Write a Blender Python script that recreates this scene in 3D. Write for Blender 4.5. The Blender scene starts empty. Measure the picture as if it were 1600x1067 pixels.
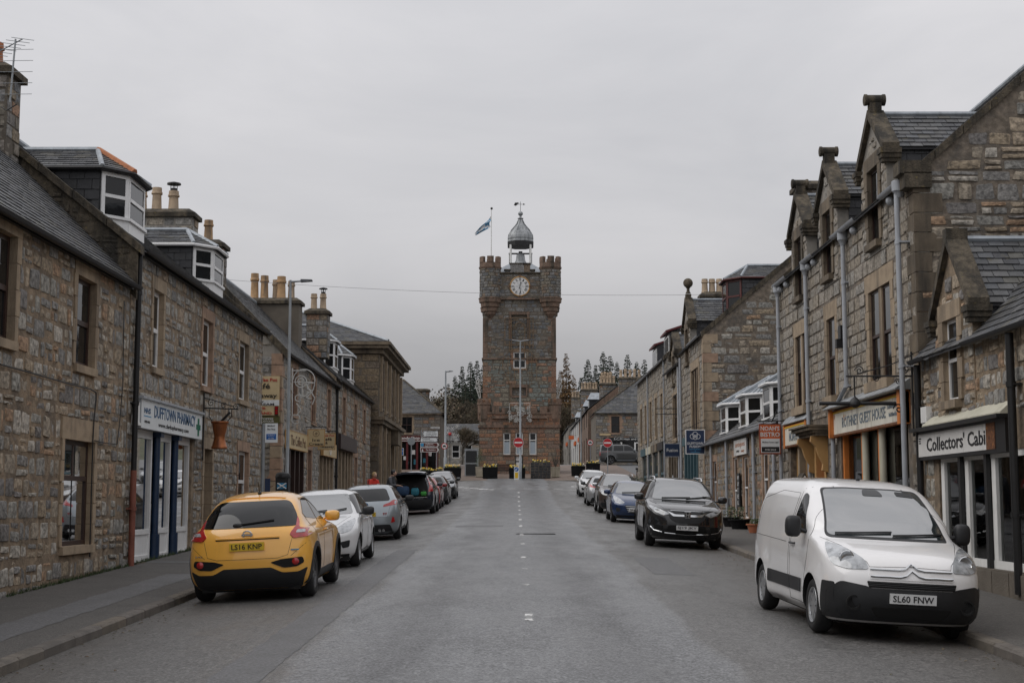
import bpy, bmesh, math, random
import numpy as np
from mathutils import Vector, Matrix
from mathutils.bvhtree import BVHTree
R = math.radians
random.seed(7)
scene = bpy.context.scene
COL = scene.collection
# ------------------------------------------------------------------ camera
FPX, CAMZ = 2222.0, 2.0
PITCH = math.atan((785 - 533.5) / FPX)
YAW = math.atan(6 / FPX)
cd = bpy.data.cameras.new('camera')
cd.sensor_width = 36; cd.sensor_fit = 'HORIZONTAL'; cd.lens = 36 * FPX / 1600
cd.clip_start = 0.1; cd.clip_end = 3000
cam = bpy.data.objects.new('camera', cd); COL.objects.link(cam)
cam.location = (0, 0, CAMZ)
cam.rotation_euler = (math.pi / 2 + PITCH, 0, YAW)
scene.camera = cam
# ------------------------------------------------------------------ sky: even overcast
SUN_EL, SUN_AZ = R(48), R(262)
world = bpy.data.worlds.new('World'); scene.world = world; world.use_nodes = True
nt = world.node_tree; nt.nodes.clear()
def _n(t, **k):
 n = nt.nodes.new(t)
 for a, b in k.items(): setattr(n, a, b)
 return n
out = _n('ShaderNodeOutputWorld'); bg = _n('ShaderNodeBackground'); bg.inputs[1].default_value = 0.1
sky = _n('ShaderNodeTexSky'); sky.sky_type = 'NISHITA'; sky.sun_disc = False
sky.sun_elevation = SUN_EL; sky.sun_rotation = SUN_AZ; sky.dust_density = 4; sky.air_density = 1.5
tc = _n('ShaderNodeTexCoord'); mp = _n('ShaderNodeMapping'); mp.inputs['Scale'].default_value = (1.0, 1.0, 3.2)
nz = _n('ShaderNodeTexNoise'); nz.inputs['Scale'].default_value = 2.9; nz.inputs['Detail'].default_value = 6; nz.inputs['Roughness'].default_value = 0.55
nz.inputs['Distortion'].default_value = 0.4
cr = _n('ShaderNodeValToRGB')
cr.color_ramp.elements[0].position = 0.30; cr.color_ramp.elements[0].color = (9.05, 9.05, 9.45, 1)
cr.color_ramp.elements[1].position = 0.68; cr.color_ramp.elements[1].color = (10.95, 10.8, 11.1, 1)
mx = _n('ShaderNodeMix'); mx.data_type = 'RGBA'; mx.inputs[0].default_value = 0.95
L = nt.links.new
L(tc.outputs['Generated'], mp.inputs[0]); L(mp.outputs[0], nz.inputs[0]); L(nz.outputs[0], cr.inputs[0])
# overcast: a darker cloud bank along the horizon, brightening towards the zenith
sep = _n('ShaderNodeSeparateXYZ'); gr_ = _n('ShaderNodeValToRGB'); el_ = gr_.color_ramp.elements
for _p, _v in ((.0, .36), (.07, .38), (.11, .44), (.155, .56), (.2, .625), (.25, .65), (.4, .74), (1.0, 1.0)):
 _e = el_.new(_p) if _p not in (0.0, 1.0) else el_[0 if _p == 0 else -1]
 _e.position = _p; _e.color = (_v, _v, _v, 1)
vm = _n('ShaderNodeVectorMath'); vm.operation = 'MULTIPLY'
L(tc.outputs['Generated'], sep.inputs[0]); L(sep.outputs[2], gr_.inputs[0]); L(cr.outputs[0], vm.inputs[0]); L(gr_.outputs[0], vm.inputs[1])
L(sky.outputs[0], mx.inputs[6]); L(vm.outputs[0], mx.inputs[7]); L(mx.outputs[2], bg.inputs[0]); L(bg.outputs[0], out.inputs[0])
sl = bpy.data.lights.new('sun', 'SUN'); sl.energy = 1.0; sl.angle = R(55); sl.color = (1, 0.97, 0.93)
sun = bpy.data.objects.new('sun', sl); COL.objects.link(sun)
sun.rotation_euler = Vector((-math.sin(SUN_AZ) * math.cos(SUN_EL), -math.cos(SUN_AZ) * math.cos(SUN_EL), -math.sin(SUN_EL))).to_track_quat('-Z', 'Y').to_euler()
vs = scene.view_settings; vs.view_transform = 'Standard'; vs.look = 'None'; vs.exposure = 0.0; vs.gamma = 1.0
scene.cycles.max_bounces = 6; scene.cycles.diffuse_bounces = 3; scene.cycles.glossy_bounces = 3
scene.cycles.transparent_max_bounces = 8; scene.cycles.use_denoising = True
scene.cycles.caustics_reflective = False; scene.cycles.caustics_refractive = False
# ------------------------------------------------------------------ materials
MATS = {}
def mat(name, col, rough=0.7, metal=0.0, var=0.15, vscale=3.0, bump=0.0, bscale=40.0, spec=0.5, coat=0.0,
  palette=None, mottle=None, emis=None, streak=None, ior=None, alpha=None):
 """procedural material. palette: colours picked per piece (object random + 'rnd' attribute);
 mottle: (colour, scale, lo, hi) blotches of real staining; streak: the same, drawn out vertically"""
 m = bpy.data.materials.new(name); m.use_nodes = True; MATS[name] = m
 t = m.node_tree; N = t.nodes; K = t.links.new
 b = N['Principled BSDF']
 b.inputs['Roughness'].default_value = rough; b.inputs['Metallic'].default_value = metal
 if 'Specular IOR Level' in b.inputs: b.inputs['Specular IOR Level'].default_value = spec
 if ior: b.inputs['IOR'].default_value = ior
 if coat: b.inputs['Coat Weight'].default_value = coat; b.inputs['Coat Roughness'].default_value = 0.04
 geo = N.new('ShaderNodeNewGeometry')
 if palette:
  oi = N.new('ShaderNodeObjectInfo'); at = N.new('ShaderNodeAttribute'); at.attribute_name = 'rnd'
  ad = N.new('ShaderNodeMath'); ad.operation = 'ADD'; K(oi.outputs['Random'], ad.inputs[0]); K(at.outputs['Fac'], ad.inputs[1])
  fr = N.new('ShaderNodeMath'); fr.operation = 'FRACT'; K(ad.outputs[0], fr.inputs[0])
  r = N.new('ShaderNodeValToRGB'); r.color_ramp.interpolation = 'CONSTANT'
  e = r.color_ramp.elements
  while len(e) < len(palette): e.new(0.5)
  for i, c in enumerate(palette): e[i].position = i / len(palette); e[i].color = (*c, 1)
  K(fr.outputs[0], r.inputs[0]); src = r.outputs[0]
 else:
  rg = N.new('ShaderNodeRGB'); rg.outputs[0].default_value = (*col, 1); src = rg.outputs[0]
 if var:
  nz = N.new('ShaderNodeTexNoise'); nz.inputs['Scale'].default_value = vscale; nz.inputs['Detail'].default_value = 5
  K(geo.outputs['Position'], nz.inputs['Vector'])
  mr = N.new('ShaderNodeMapRange'); mr.inputs[1].default_value = 0.3; mr.inputs[2].default_value = 0.7
  mr.inputs[3].default_value = 1 - var; mr.inputs[4].default_value = 1 + var
  K(nz.outputs[0], mr.inputs[0])
  ml = N.new('ShaderNodeVectorMath'); ml.operation = 'SCALE'; K(src, ml.inputs[0]); K(mr.outputs[0], ml.inputs['Scale']); src = ml.outputs[0]
 for k, mo in enumerate([q for q in (mottle, streak) if q]):
  n2 = N.new('ShaderNodeTexNoise'); n2.inputs['Scale'].default_value = mo[1]; n2.inputs['Detail'].default_value = 6; n2.inputs['Roughness'].default_value = 0.65
  if mo is streak:
   ma = N.new('ShaderNodeMapping'); ma.inputs['Scale'].default_value = (1, 1, 0.12); K(geo.outputs['Position'], ma.inputs[0]); K(ma.outputs[0], n2.inputs['Vector'])
  else: K(geo.outputs['Position'], n2.inputs['Vector'])
  m2 = N.new('ShaderNodeMapRange'); m2.inputs[1].default_value = mo[2]; m2.inputs[2].default_value = mo[3]; K(n2.outputs[0], m2.inputs[0])
  mi = N.new('ShaderNodeMix'); mi.data_type = 'RGBA'; K(m2.outputs[0], mi.inputs[0]); K(src, mi.inputs[6]); mi.inputs[7].default_value = (*mo[0], 1); src = mi.outputs[2]
 K(src, b.inputs['Base Color'])
 if bump:
  n3 = N.new('ShaderNodeTexNoise'); n3.inputs['Scale'].default_value = bscale; n3.inputs['Detail'].default_value = 6
  K(geo.outputs['Position'], n3.inputs['Vector'])
  bu = N.new('ShaderNodeBump'); bu.inputs['Strength'].default_value = bump; bu.inputs['Distance'].default_value = 0.02
  K(n3.outputs[0], bu.inputs['Height']); K(bu.outputs[0], b.inputs['Normal'])
 if emis: b.inputs['Emission Color'].default_value = (*emis[0], 1); b.inputs['Emission Strength'].default_value = emis[1]
 return m
LICH = (0.10, 0.09, 0.065)
mat('mortar_tan', (0.25, 0.19, 0.13), .9, var=.4, vscale=6, bump=1, bscale=25, mottle=((0.09, .075, .06), 1.3, .48, .72))
mat('mortar_grey', (0.28, 0.26, 0.23), .9, var=.2, vscale=1.5, bump=.6, bscale=30, mottle=((0.10, .095, .085), .9, .52, .75))
mat('mortar_brown', (.185, .152, .118), .9, var=.45, vscale=7, bump=1, bscale=18, mottle=((.10, .09, .08), 2.5, .46, .7), streak=((.26, .23, .19), 3, .55, .75))
mat('asphalt_patch', (.135, .135, .138), .6, var=.45, vscale=34, bump=.8, bscale=60, mottle=((.10, .10, .10), 1.2, .5, .75))
mat('mortar_dark', (0.14, 0.12, 0.096), .9, var=.25, vscale=1.5, bump=.6, bscale=30)
ST = dict(bump=1.0, bscale=20, var=.5, vscale=13, mottle=((.075, .07, .06), 11, .54, .74))
mat('rubble_mixed', (0.284, 0.266, 0.243), .85, palette=[(0.284, 0.273, 0.243), (0.213, 0.206, 0.194), (0.355, 0.333, 0.292), (0.298, 0.239, 0.170), (0.185, 0.173, 0.164), (0.383, 0.312, 0.231), (0.255, 0.246, 0.225), (0.312, 0.266, 0.207), (0.340, 0.227, 0.146), (0.242, 0.232, 0.219), (0.412, 0.379, 0.329)], **ST)
mat('rubble_grey', (0.284, 0.266, 0.243), .85, palette=[(0.298, 0.286, 0.261), (0.227, 0.220, 0.207), (0.355, 0.333, 0.292), (0.270, 0.253, 0.225), (0.333, 0.293, 0.237), (0.198, 0.193, 0.183), (0.312, 0.299, 0.274), (0.340, 0.266, 0.194), (0.284, 0.266, 0.243)], **ST)
mat('rubble_brown', (0.270, 0.270, 0.270), .88, palette=[(0.230, 0.203, 0.169), (0.270, 0.223, 0.162), (0.189, 0.176, 0.162), (0.257, 0.230, 0.203), (0.216, 0.209, 0.203), (0.324, 0.203, 0.135), (0.203, 0.182, 0.149), (0.270, 0.263, 0.250), (0.182, 0.189, 0.196)], **ST)
mat('granite_block', (0.284, 0.266, 0.243), .85, palette=[(0.284, 0.253, 0.212), (0.304, 0.273, 0.231), (0.263, 0.239, 0.207), (0.298, 0.259, 0.207), (0.319, 0.286, 0.243), (0.270, 0.232, 0.183), (0.284, 0.266, 0.237)], **ST)
mat('tower_stone', (0.258, 0.286, 0.267), .88, palette=[(0.200, 0.215, 0.194), (0.155, 0.179, 0.175), (0.224, 0.200, 0.156), (0.311, 0.187, 0.127), (0.181, 0.193, 0.175), (0.248, 0.222, 0.178), (0.220, 0.244, 0.228), (0.273, 0.172, 0.119), (0.187, 0.187, 0.164)], **ST)
mat('tower_red', (0.248, 0.286, 0.297), .88, palette=[(0.273, 0.151, 0.092), (0.230, 0.140, 0.098), (0.255, 0.179, 0.122), (0.205, 0.143, 0.111), (0.298, 0.164, 0.101), (0.212, 0.179, 0.141), (0.242, 0.128, 0.081)], **ST)
mat('tower_grey', (0.270, 0.270, 0.270), .88, palette=[(0.176, 0.176, 0.173), (0.142, 0.146, 0.151), (0.209, 0.203, 0.189), (0.162, 0.142, 0.121), (0.196, 0.176, 0.142), (0.135, 0.132, 0.128), (0.223, 0.216, 0.209), (0.203, 0.155, 0.115)], **ST)
mat('ashlar_brown', (0.270, 0.270, 0.270), .88, palette=[(0.182, 0.142, 0.095), (0.155, 0.121, 0.084), (0.203, 0.155, 0.101), (0.169, 0.135, 0.101), (0.142, 0.115, 0.081)], **ST)
mat('sandstone', (.36, .28, .195), .88, var=.22, vscale=5, bump=.5, bscale=60, streak=((.12, .095, .07), 1.6, .5, .72), mottle=((.35, .27, .185), 5, .5, .72))
mat('sandstone_pink', (.35, .235, .165), .88, var=.22, vscale=5, bump=.5, bscale=60, streak=((.14, .10, .075), 1.6, .52, .74))
mat('sandstone_dark', (.19, .15, .105), .9, var=.25, vscale=4, bump=.5, bscale=60, streak=((.05, .043, .035), 1.5, .44, .68))
mat('moss_stone', (.095, .078, .056), .95, var=.45, vscale=9, bump=1, bscale=30, mottle=((.20, .155, .06), 8, .60, .72), streak=((.03, .027, .022), 3, .44, .62))
mat('tower_trim', (.20, .135, .10), .9, var=.25, vscale=5, bump=.6, bscale=50, streak=((.045, .045, .035), 2, .48, .68))
mat('clay_ridge', (.42, .16, .07), .8, var=.2, vscale=8)
mat('clay_pot', (.43, .27, .14), .8, var=.2, vscale=5, streak=((.12, .10, .08), 3, .5, .72))
mat('pot_buff', (.46, .35, .24), .8, var=.2, vscale=5, streak=((.12, .10, .08), 3, .5, .72))
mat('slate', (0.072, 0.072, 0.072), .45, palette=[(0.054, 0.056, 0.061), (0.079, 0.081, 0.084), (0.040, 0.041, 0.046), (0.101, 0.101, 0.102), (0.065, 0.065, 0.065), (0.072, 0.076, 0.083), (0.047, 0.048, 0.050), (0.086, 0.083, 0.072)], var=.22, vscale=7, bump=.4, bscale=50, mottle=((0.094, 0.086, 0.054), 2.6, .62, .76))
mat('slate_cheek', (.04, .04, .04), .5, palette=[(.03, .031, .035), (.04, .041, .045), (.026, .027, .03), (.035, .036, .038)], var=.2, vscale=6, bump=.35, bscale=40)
mat('roof_felt', (.035, .035, .037), .9)
mat('lead', (.33, .36, .39), .5, metal=.25, var=.14, vscale=4, streak=((.20, .22, .24), 4, .5, .7))
mat('lead_dome', (.33, .345, .355), .42, metal=.35, var=.18, vscale=3, streak=((.11, .12, .125), 4, .46, .68))
mat('white_upvc', (.82, .82, .815), .35, var=.05, vscale=3, streak=((.62, .61, .58), 5, .6, .8))
mat('white_paint', (.80, .80, .78), .5, var=.06, streak=((.45, .43, .38), 4, .58, .78))
mat('cream_board', (.52, .50, .40), .6, var=.1, streak=((.30, .28, .2), 3, .55, .75))
mat('brown_wood', (.038, .018, .013), .45, var=.2)
mat('oxblood', (.11, .012, .014), .4, var=.15)
mat('dark_red_frame', (.085, .02, .017), .45, var=.15)
mat('black_paint', (.012, .012, .013), .4, var=.2)
mat('blue_paint', (.012, .032, .075), .4, var=.15)
mat('orange_paint', (.62, .20, .04), .55, var=.15, streak=((.35, .10, .02), 4, .55, .75))
mat('ochre_paint', (.50, .29, .11), .6, var=.12)
mat('teal_paint', (.05, .105, .125), .5, var=.12)
mat('grey_pipe', (.38, .40, .43), .5, var=.1, vscale=3, streak=((.20, .2, .21), 4, .52, .75))
mat('rust_pipe', (.22, .075, .05), .6, var=.2)
mat('galv', (.30, .32, .335), .45, metal=.4, var=.12, vscale=4)
mat('black_metal', (.016, .016, .017), .45, metal=.2, var=.2)
mat('copper', (.36, .125, .045), .38, metal=.55, var=.2, vscale=6, streak=((.16, .055, .025), 5, .5, .72))
mat('asphalt', (.1, .1, .1), .6)
mat('pavement', (.108, .102, .094), .7, var=.42, vscale=34, bump=1, bscale=60, mottle=((.075, .072, .067), 1.1, .5, .75))
mat('plaza', (.155, .115, .092), .75, var=.15, vscale=1.2, bump=.5, bscale=60)
mat('kerb_granite', (.155, .135, .115), .75, palette=[(.165, .145, .12), (.145, .13, .115), (.175, .15, .12), (.135, .12, .105)], var=.22, vscale=10, bump=.7, bscale=60, mottle=((.08, .072, .062), 2.5, .5, .72))
mat('ground_grass', (.06, .065, .035), .95, var=.3, vscale=.15, mottle=((.075, .06, .04), .2, .5, .7))
mat('tarmac_far', (.105, .107, .11), .55, var=.15, vscale=.4, bump=.6, bscale=70)
mat('weed', (.055, .085, .025), .9, var=.4, vscale=12)
mat('leaf', (.045, .075, .025), .7, palette=[(.04, .07, .022), (.06, .09, .03), (.035, .055, .02), (.075, .095, .04)], var=.25, vscale=6)
mat('spruce', (.03, .045, .028), .85, palette=[(.022, .036, .024), (.030, .046, .028), (.018, .028, .02), (.038, .052, .03)], var=.2, vscale=1)
mat('larch', (.16, .095, .045), .9, palette=[(.155, .095, .045), (.125, .08, .042), (.19, .115, .05), (.11, .07, .04)], var=.25, vscale=1)
mat('scrub', (.09, .072, .05), .95, palette=[(.085, .066, .048), (.105, .085, .055), (.065, .055, .042), (.075, .07, .04), (.12, .085, .05)], var=.3, vscale=1)
mat('bark', (.085, .072, .058), .95, var=.25, vscale=6, bump=.6, bscale=20)
mat('petal_yellow', (.72, .46, .03), .7, palette=[(.78, .52, .03), (.74, .40, .02), (.80, .62, .10), (.70, .62, .40)], var=.1)
mat('planter_black', (.010, .010, .011), .85, spec=.2, var=.3, vscale=5)
mat('planter_cream', (.42, .38, .30), .8, var=.15, streak=((.22, .2, .15), 3, .5, .7))
mat('pale_render', (.46, .455, .44), .85, var=.12, streak=((.3, .29, .27), 2, .5, .75))
mat('terracotta', (.42, .15, .075), .8, var=.15)
mat('soil', (.04, .03, .022), .95)
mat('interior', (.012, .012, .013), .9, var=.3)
mat('curtain', (.33, .35, .36), .8, var=.25, vscale=6)
mat('blind', (.36, .42, .47), .7, var=.06)
mat('red_door', (.50, .025, .012), .4, var=.1)
mat('skin', (.48, .30, .22), .6, var=.06)
mat('hair', (.42, .29, .14), .7, var=.2, vscale=30)
mat('jacket_red', (.62, .035, .02), .65, var=.15, vscale=8)
mat('jacket_grey', (.07, .075, .085), .7, var=.15, vscale=8)
mat('trousers', (.03, .032, .04), .8)
mat('bag_blue', (.02, .055, .12), .7, var=.2, vscale=8)
mat('bag_teal', (.02, .16, .22), .7, var=.2, vscale=8)
mat('bag_green', (.05, .30, .05), .7, var=.2, vscale=8)
mat('cloth_white', (.65, .65, .66), .8, var=.1)
mat('wire_light', (.52, .52, .50), .5, var=.1)
mat('cable', (.02, .02, .02), .6); mat('cable_pale', (.22, .22, .23), .6)
mat('pane_dark', (.010, .011, .012), .03, var=0, ior=1.5, bump=.05, bscale=3)
mat('ink_black', (.012, .012, .014), .5, var=0)
mat('ink_blue', (.015, .085, .20), .5, var=0)
mat('ink_lightblue', (.05, .28, .50), .5, var=0)
mat('ink_green', (.01, .15, .085), .5, var=0)
mat('ink_red', (.42, .02, .02), .5, var=0)
mat('ink_white', (.72, .72, .71), .5, var=0)
mat('ink_slate', (.15, .19, .23), .6, var=.5, vscale=14, mottle=((.42, .41, .38), 16, .56, .66))
mat('ink_brown', (.14, .07, .035), .6, var=.3, vscale=10)
mat('sign_white', (.74, .77, .78), .45, var=.04, streak=((.50, .52, .52), 4, .56, .8))
mat('sign_cream', (.58, .46, .27), .55, var=.08)
mat('sign_peel', (.72, .69, .60), .6, var=.08, mottle=((.40, .17, .06), 3.2, .63, .67), streak=((.40, .36, .30), 3, .55, .75))
mat('sign_old', (.70, .69, .67), .55, var=.06, streak=((.36, .35, .33), 3, .55, .75))
mat('peeled', (.14, .055, .022), .8, var=.5, vscale=18, mottle=((.4, .17, .05), 14, .58, .66))
mat('sign_navy', (.012, .028, .075), .5, var=.06)
mat('sign_red', (.47, .015, .02), .5, var=.06)
mat('sign_orange', (.62, .13, .03), .5, var=.08)
mat('sign_brown', (.10, .016, .012), .5, var=.06)
mat('sign_blue', (.01, .11, .38), .5, var=.05)
mat('sign_yellow', (.75, .47, .02), .5, var=.05)
mat('sign_olive', (.10, .095, .03), .5, var=.05)
mat('shop_black', (.011, .012, .013), .35, var=.2)
mat('fascia_brown', (.032, .016, .014), .5, var=.15)
# cars
def paint(n, c, rough=.28, metal=0.0, coat=1.0, var=.03):
 return mat(n, c, rough, metal, var=var, vscale=1.5, coat=coat, streak=((c[0]*.8, c[1]*.8, c[2]*.8), 2.5, .58, .85))
paint('paint_yellow', (.90, .46, .07)); paint('paint_white', (.74, .75, .76)); paint('paint_van', (.86, .855, .855))
paint('paint_silver', (.30, .335, .36), .3, .55); paint('paint_black', (.014, .015, .017), .2); paint('paint_grey', (.05, .053, .057), .25, .4); paint('paint_jet', (.016, .017, .019), .16, .1)
paint('paint_blue', (.012, .035, .105), .25, .3); paint('paint_brown', (.085, .066, .058), .28, .45); paint('paint_red', (.26, .012, .014), .25)
paint('paint_silver2', (.42, .43, .44), .3, .5); paint('paint_landgrey', (.05, .052, .053), .3, .3); paint('paint_navy', (.012, .018, .032), .22)
mat('tyre', (.014, .014, .015), .8, var=.3, vscale=10, mottle=((.045, .04, .034), 6, .55, .8))
mat('rim_silver', (.45, .46, .47), .32, metal=.8, var=.15, vscale=8)
mat('rim_dark', (.12, .12, .125), .35, metal=.7, var=.2, vscale=8)
mat('chrome', (.62, .63, .64), .15, metal=1, var=.05)
mat('plastic_black', (.017, .018, .020), .5, var=.15, vscale=6)
mat('arch_black', (.008, .008, .008), .9, var=0)
mat('car_glass', (.035, .045, .048), .03, var=0, ior=4.0)
mat('car_glass_dark', (.005, .006, .007), .03, var=0, ior=1.5)
mat('lamp_clear', (.40, .42, .44), .08, var=.35, vscale=12, coat=1, ior=1.7, mottle=((.14, .15, .16), 9, .55, .7))
mat('lamp_red', (.40, .012, .014), .12, var=.3, vscale=20, coat=1)
mat('lamp_orange', (.5, .18, .03), .2, var=.2, coat=1)
mat('plate_yellow', (.70, .46, .03), .4, var=.03)
mat('plate_white', (.66, .67, .67), .4, var=.05)
mat('seam', (.01, .01, .01), .8, var=0)
def glass_mat():
 m = bpy.data.materials.new('shop_glass'); m.use_nodes = True; MATS['shop_glass'] = m
 t = m.node_tree; N = t.nodes; N.remove(N['Principled BSDF'])
 tr = N.new('ShaderNodeBsdfTransparent'); tr.inputs[0].default_value = (.72, .75, .75, 1)
 gl = N.new('ShaderNodeBsdfGlossy'); gl.inputs['Roughness'].default_value = .02
 fr = N.new('ShaderNodeFresnel'); fr.inputs[0].default_value = 1.35
 mi = N.new('ShaderNodeMixShader'); t.links.new(fr.outputs[0], mi.inputs[0]); t.links.new(tr.outputs[0], mi.inputs[1]); t.links.new(gl.outputs[0], mi.inputs[2])
 t.links.new(mi.outputs[0], N['Material Output'].inputs[0])
glass_mat()
def asphalt_mat():
 """chip-sealed carriageway: a paler worn strip in the middle, dirtier parking bands at the sides"""
 m = MATS['asphalt']; t = m.node_tree; N = t.nodes; K = t.links.new; b = N['Principled BSDF']
 geo = N.new('ShaderNodeNewGeometry'); sx = N.new('ShaderNodeSeparateXYZ'); K(geo.outputs['Position'], sx.inputs[0])
 def noise(s, d=5, stretch=None, rough=.6):
  n = N.new('ShaderNodeTexNoise'); n.inputs['Scale'].default_value = s; n.inputs['Detail'].default_value = d; n.inputs['Roughness'].default_value = rough
  if stretch:
   ma = N.new('ShaderNodeMapping'); ma.inputs['Scale'].default_value = stretch; K(geo.outputs['Position'], ma.inputs[0]); K(ma.outputs[0], n.inputs['Vector'])
  else: K(geo.outputs['Position'], n.inputs['Vector'])
  return n.outputs[0]
 def rng(src, a, b_, c, d):
  r = N.new('ShaderNodeMapRange'); r.inputs[1].default_value = a; r.inputs[2].default_value = b_; r.inputs[3].default_value = c; r.inputs[4].default_value = d; K(src, r.inputs[0]); return r.outputs[0]
 def mth(op, a, b_):
  n = N.new('ShaderNodeMath'); n.operation = op
  for i, v in enumerate((a, b_)):
   if isinstance(v, (int, float)): n.inputs[i].default_value = v
   else: K(v, n.inputs[i])
  return n.outputs[0]
 def mix(f, a, b_):
  n = N.new('ShaderNodeMix'); n.data_type = 'RGBA'; K(f, n.inputs[0])
  for i, v in ((6, a), (7, b_)):
   if isinstance(v, tuple): n.inputs[i].default_value = (*v, 1)
   else: K(v, n.inputs[i])
  return n.outputs[2]
 wob = rng(noise(.35, 3), .3, .7, -.12, .12)
 ax = mth('ABSOLUTE', mth('ADD', mth('ADD', sx.outputs[0], wob), .05), 0)
 strip = rng(ax, 2.02, 2.16, 0, 1)
 c = mix(strip, (.172, .175, .180), (.124, .121, .117))
 # tyre-polished tracks and oil line
 tr = mth('ABSOLUTE', mth('SUBTRACT', ax, 1.1), 0)
 c = mix(rng(tr, .15, .65, .75, 0), c, (.122, .123, .126))
 ln = mth('ABSOLUTE', mth('SUBTRACT', ax, 2.06), 0)
 c = mix(mth('MULTIPLY', rng(ln, .02, .09, .55, 0), rng(noise(2.5), .42, .6, 0, 1)), c, (.19, .19, .19))
 c = mix(rng(ax, 3.6, 5.0, 0, .8), c, (.092, .084, .075))
 c = mix(rng(noise(.9, 6, (1, .35, 1)), .52, .8, 0, .35), c, (.118, .116, .114))
 chip = rng(noise(38, 1, None, .5), .3, .7, .42, 1.62)
 chip2 = rng(noise(14, 3, None, .6), .32, .68, .72, 1.28)
 sc = N.new('ShaderNodeVectorMath'); sc.operation = 'SCALE'; K(c, sc.inputs[0]); K(mth('MULTIPLY', chip, chip2), sc.inputs['Scale'])
 K(sc.outputs[0], b.inputs['Base Color'])
 K(rng(noise(1.4, 5, (1, .3, 1)), .35, .7, .30, .62), b.inputs['Roughness'])
 bu = N.new('ShaderNodeBump'); bu.inputs['Strength'].default_value = .9; bu.inputs['Distance'].default_value = .012
 K(noise(80, 4), bu.inputs['Height']); K(bu.outputs[0], b.inputs['Normal'])
_a = MATS['asphalt'].node_tree
for _x in [n for n in _a.nodes if n.type not in ('BSDF_PRINCIPLED', 'OUTPUT_MATERIAL')]: _a.nodes.remove(_x)
asphalt_mat()
def worn_paint():
 m = mat('road_paint', (.62, .62, .60), .6, var=.1)
 t = m.node_tree; N = t.nodes; K = t.links.new
 geo = N.new('ShaderNodeNewGeometry'); n = N.new('ShaderNodeTexNoise'); n.inputs['Scale'].default_value = 9; n.inputs['Detail'].default_value = 8; n.inputs['Roughness'].default_value = .75
 K(geo.outputs['Position'], n.inputs['Vector']); r = N.new('ShaderNodeMapRange'); r.inputs[1].default_value = .43; r.inputs[2].default_value = .51; K(n.outputs[0], r.inputs[0])
 mi = N.new('ShaderNodeMix'); mi.data_type = 'RGBA'; K(r.outputs[0], mi.inputs[0]); mi.inputs[6].default_value = (.115, .116, .118, 1); mi.inputs[7].default_value = (.74, .74, .72, 1)
 K(mi.outputs[2], N['Principled BSDF'].inputs['Base Color'])
worn_paint()
# ------------------------------------------------------------------ mesh and scene helpers
def tag(o, label=None, cat=None, group=None, kind=None):
 if label: o['label'] = label
 if cat: o['category'] = cat
 if group: o['group'] = group
 if kind: o['kind'] = kind
 return o
WROOT = {}      # things whose children are given in world coordinates
def empty(name, loc=(0, 0, 0), rz=0.0, parent=None):
 o = bpy.data.objects.new(name, None); COL.objects.link(o); o.location = loc; o.rotation_euler = (0, 0, rz)
 o.empty_display_size = .2
 if parent: o.parent = parent
 return o
def thing(name, label, cat, loc=(0, 0, 0), rz=0.0, group=None):
 return tag(empty(name, loc, rz), label, cat, group)
def link(name, me, parent=None, mtx=None):
 o = bpy.data.objects.new(name, me); COL.objects.link(o)
 if parent:
  o.parent = parent
  if parent.name in WROOT: o.matrix_parent_inverse = WROOT[parent.name]
 if mtx is not None: o.matrix_basis = mtx
 return o
def copy_tree(o, parent=None):
 c = o.copy(); COL.objects.link(c); c.parent = parent
 for ch in list(o.children): copy_tree(ch, c)
 return c
def wthing(name, label, cat, loc, group=None):
 o = thing(name, label, cat, loc, 0.0, group); WROOT[o.name] = Matrix.Translation(loc).inverted(); return o
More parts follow.
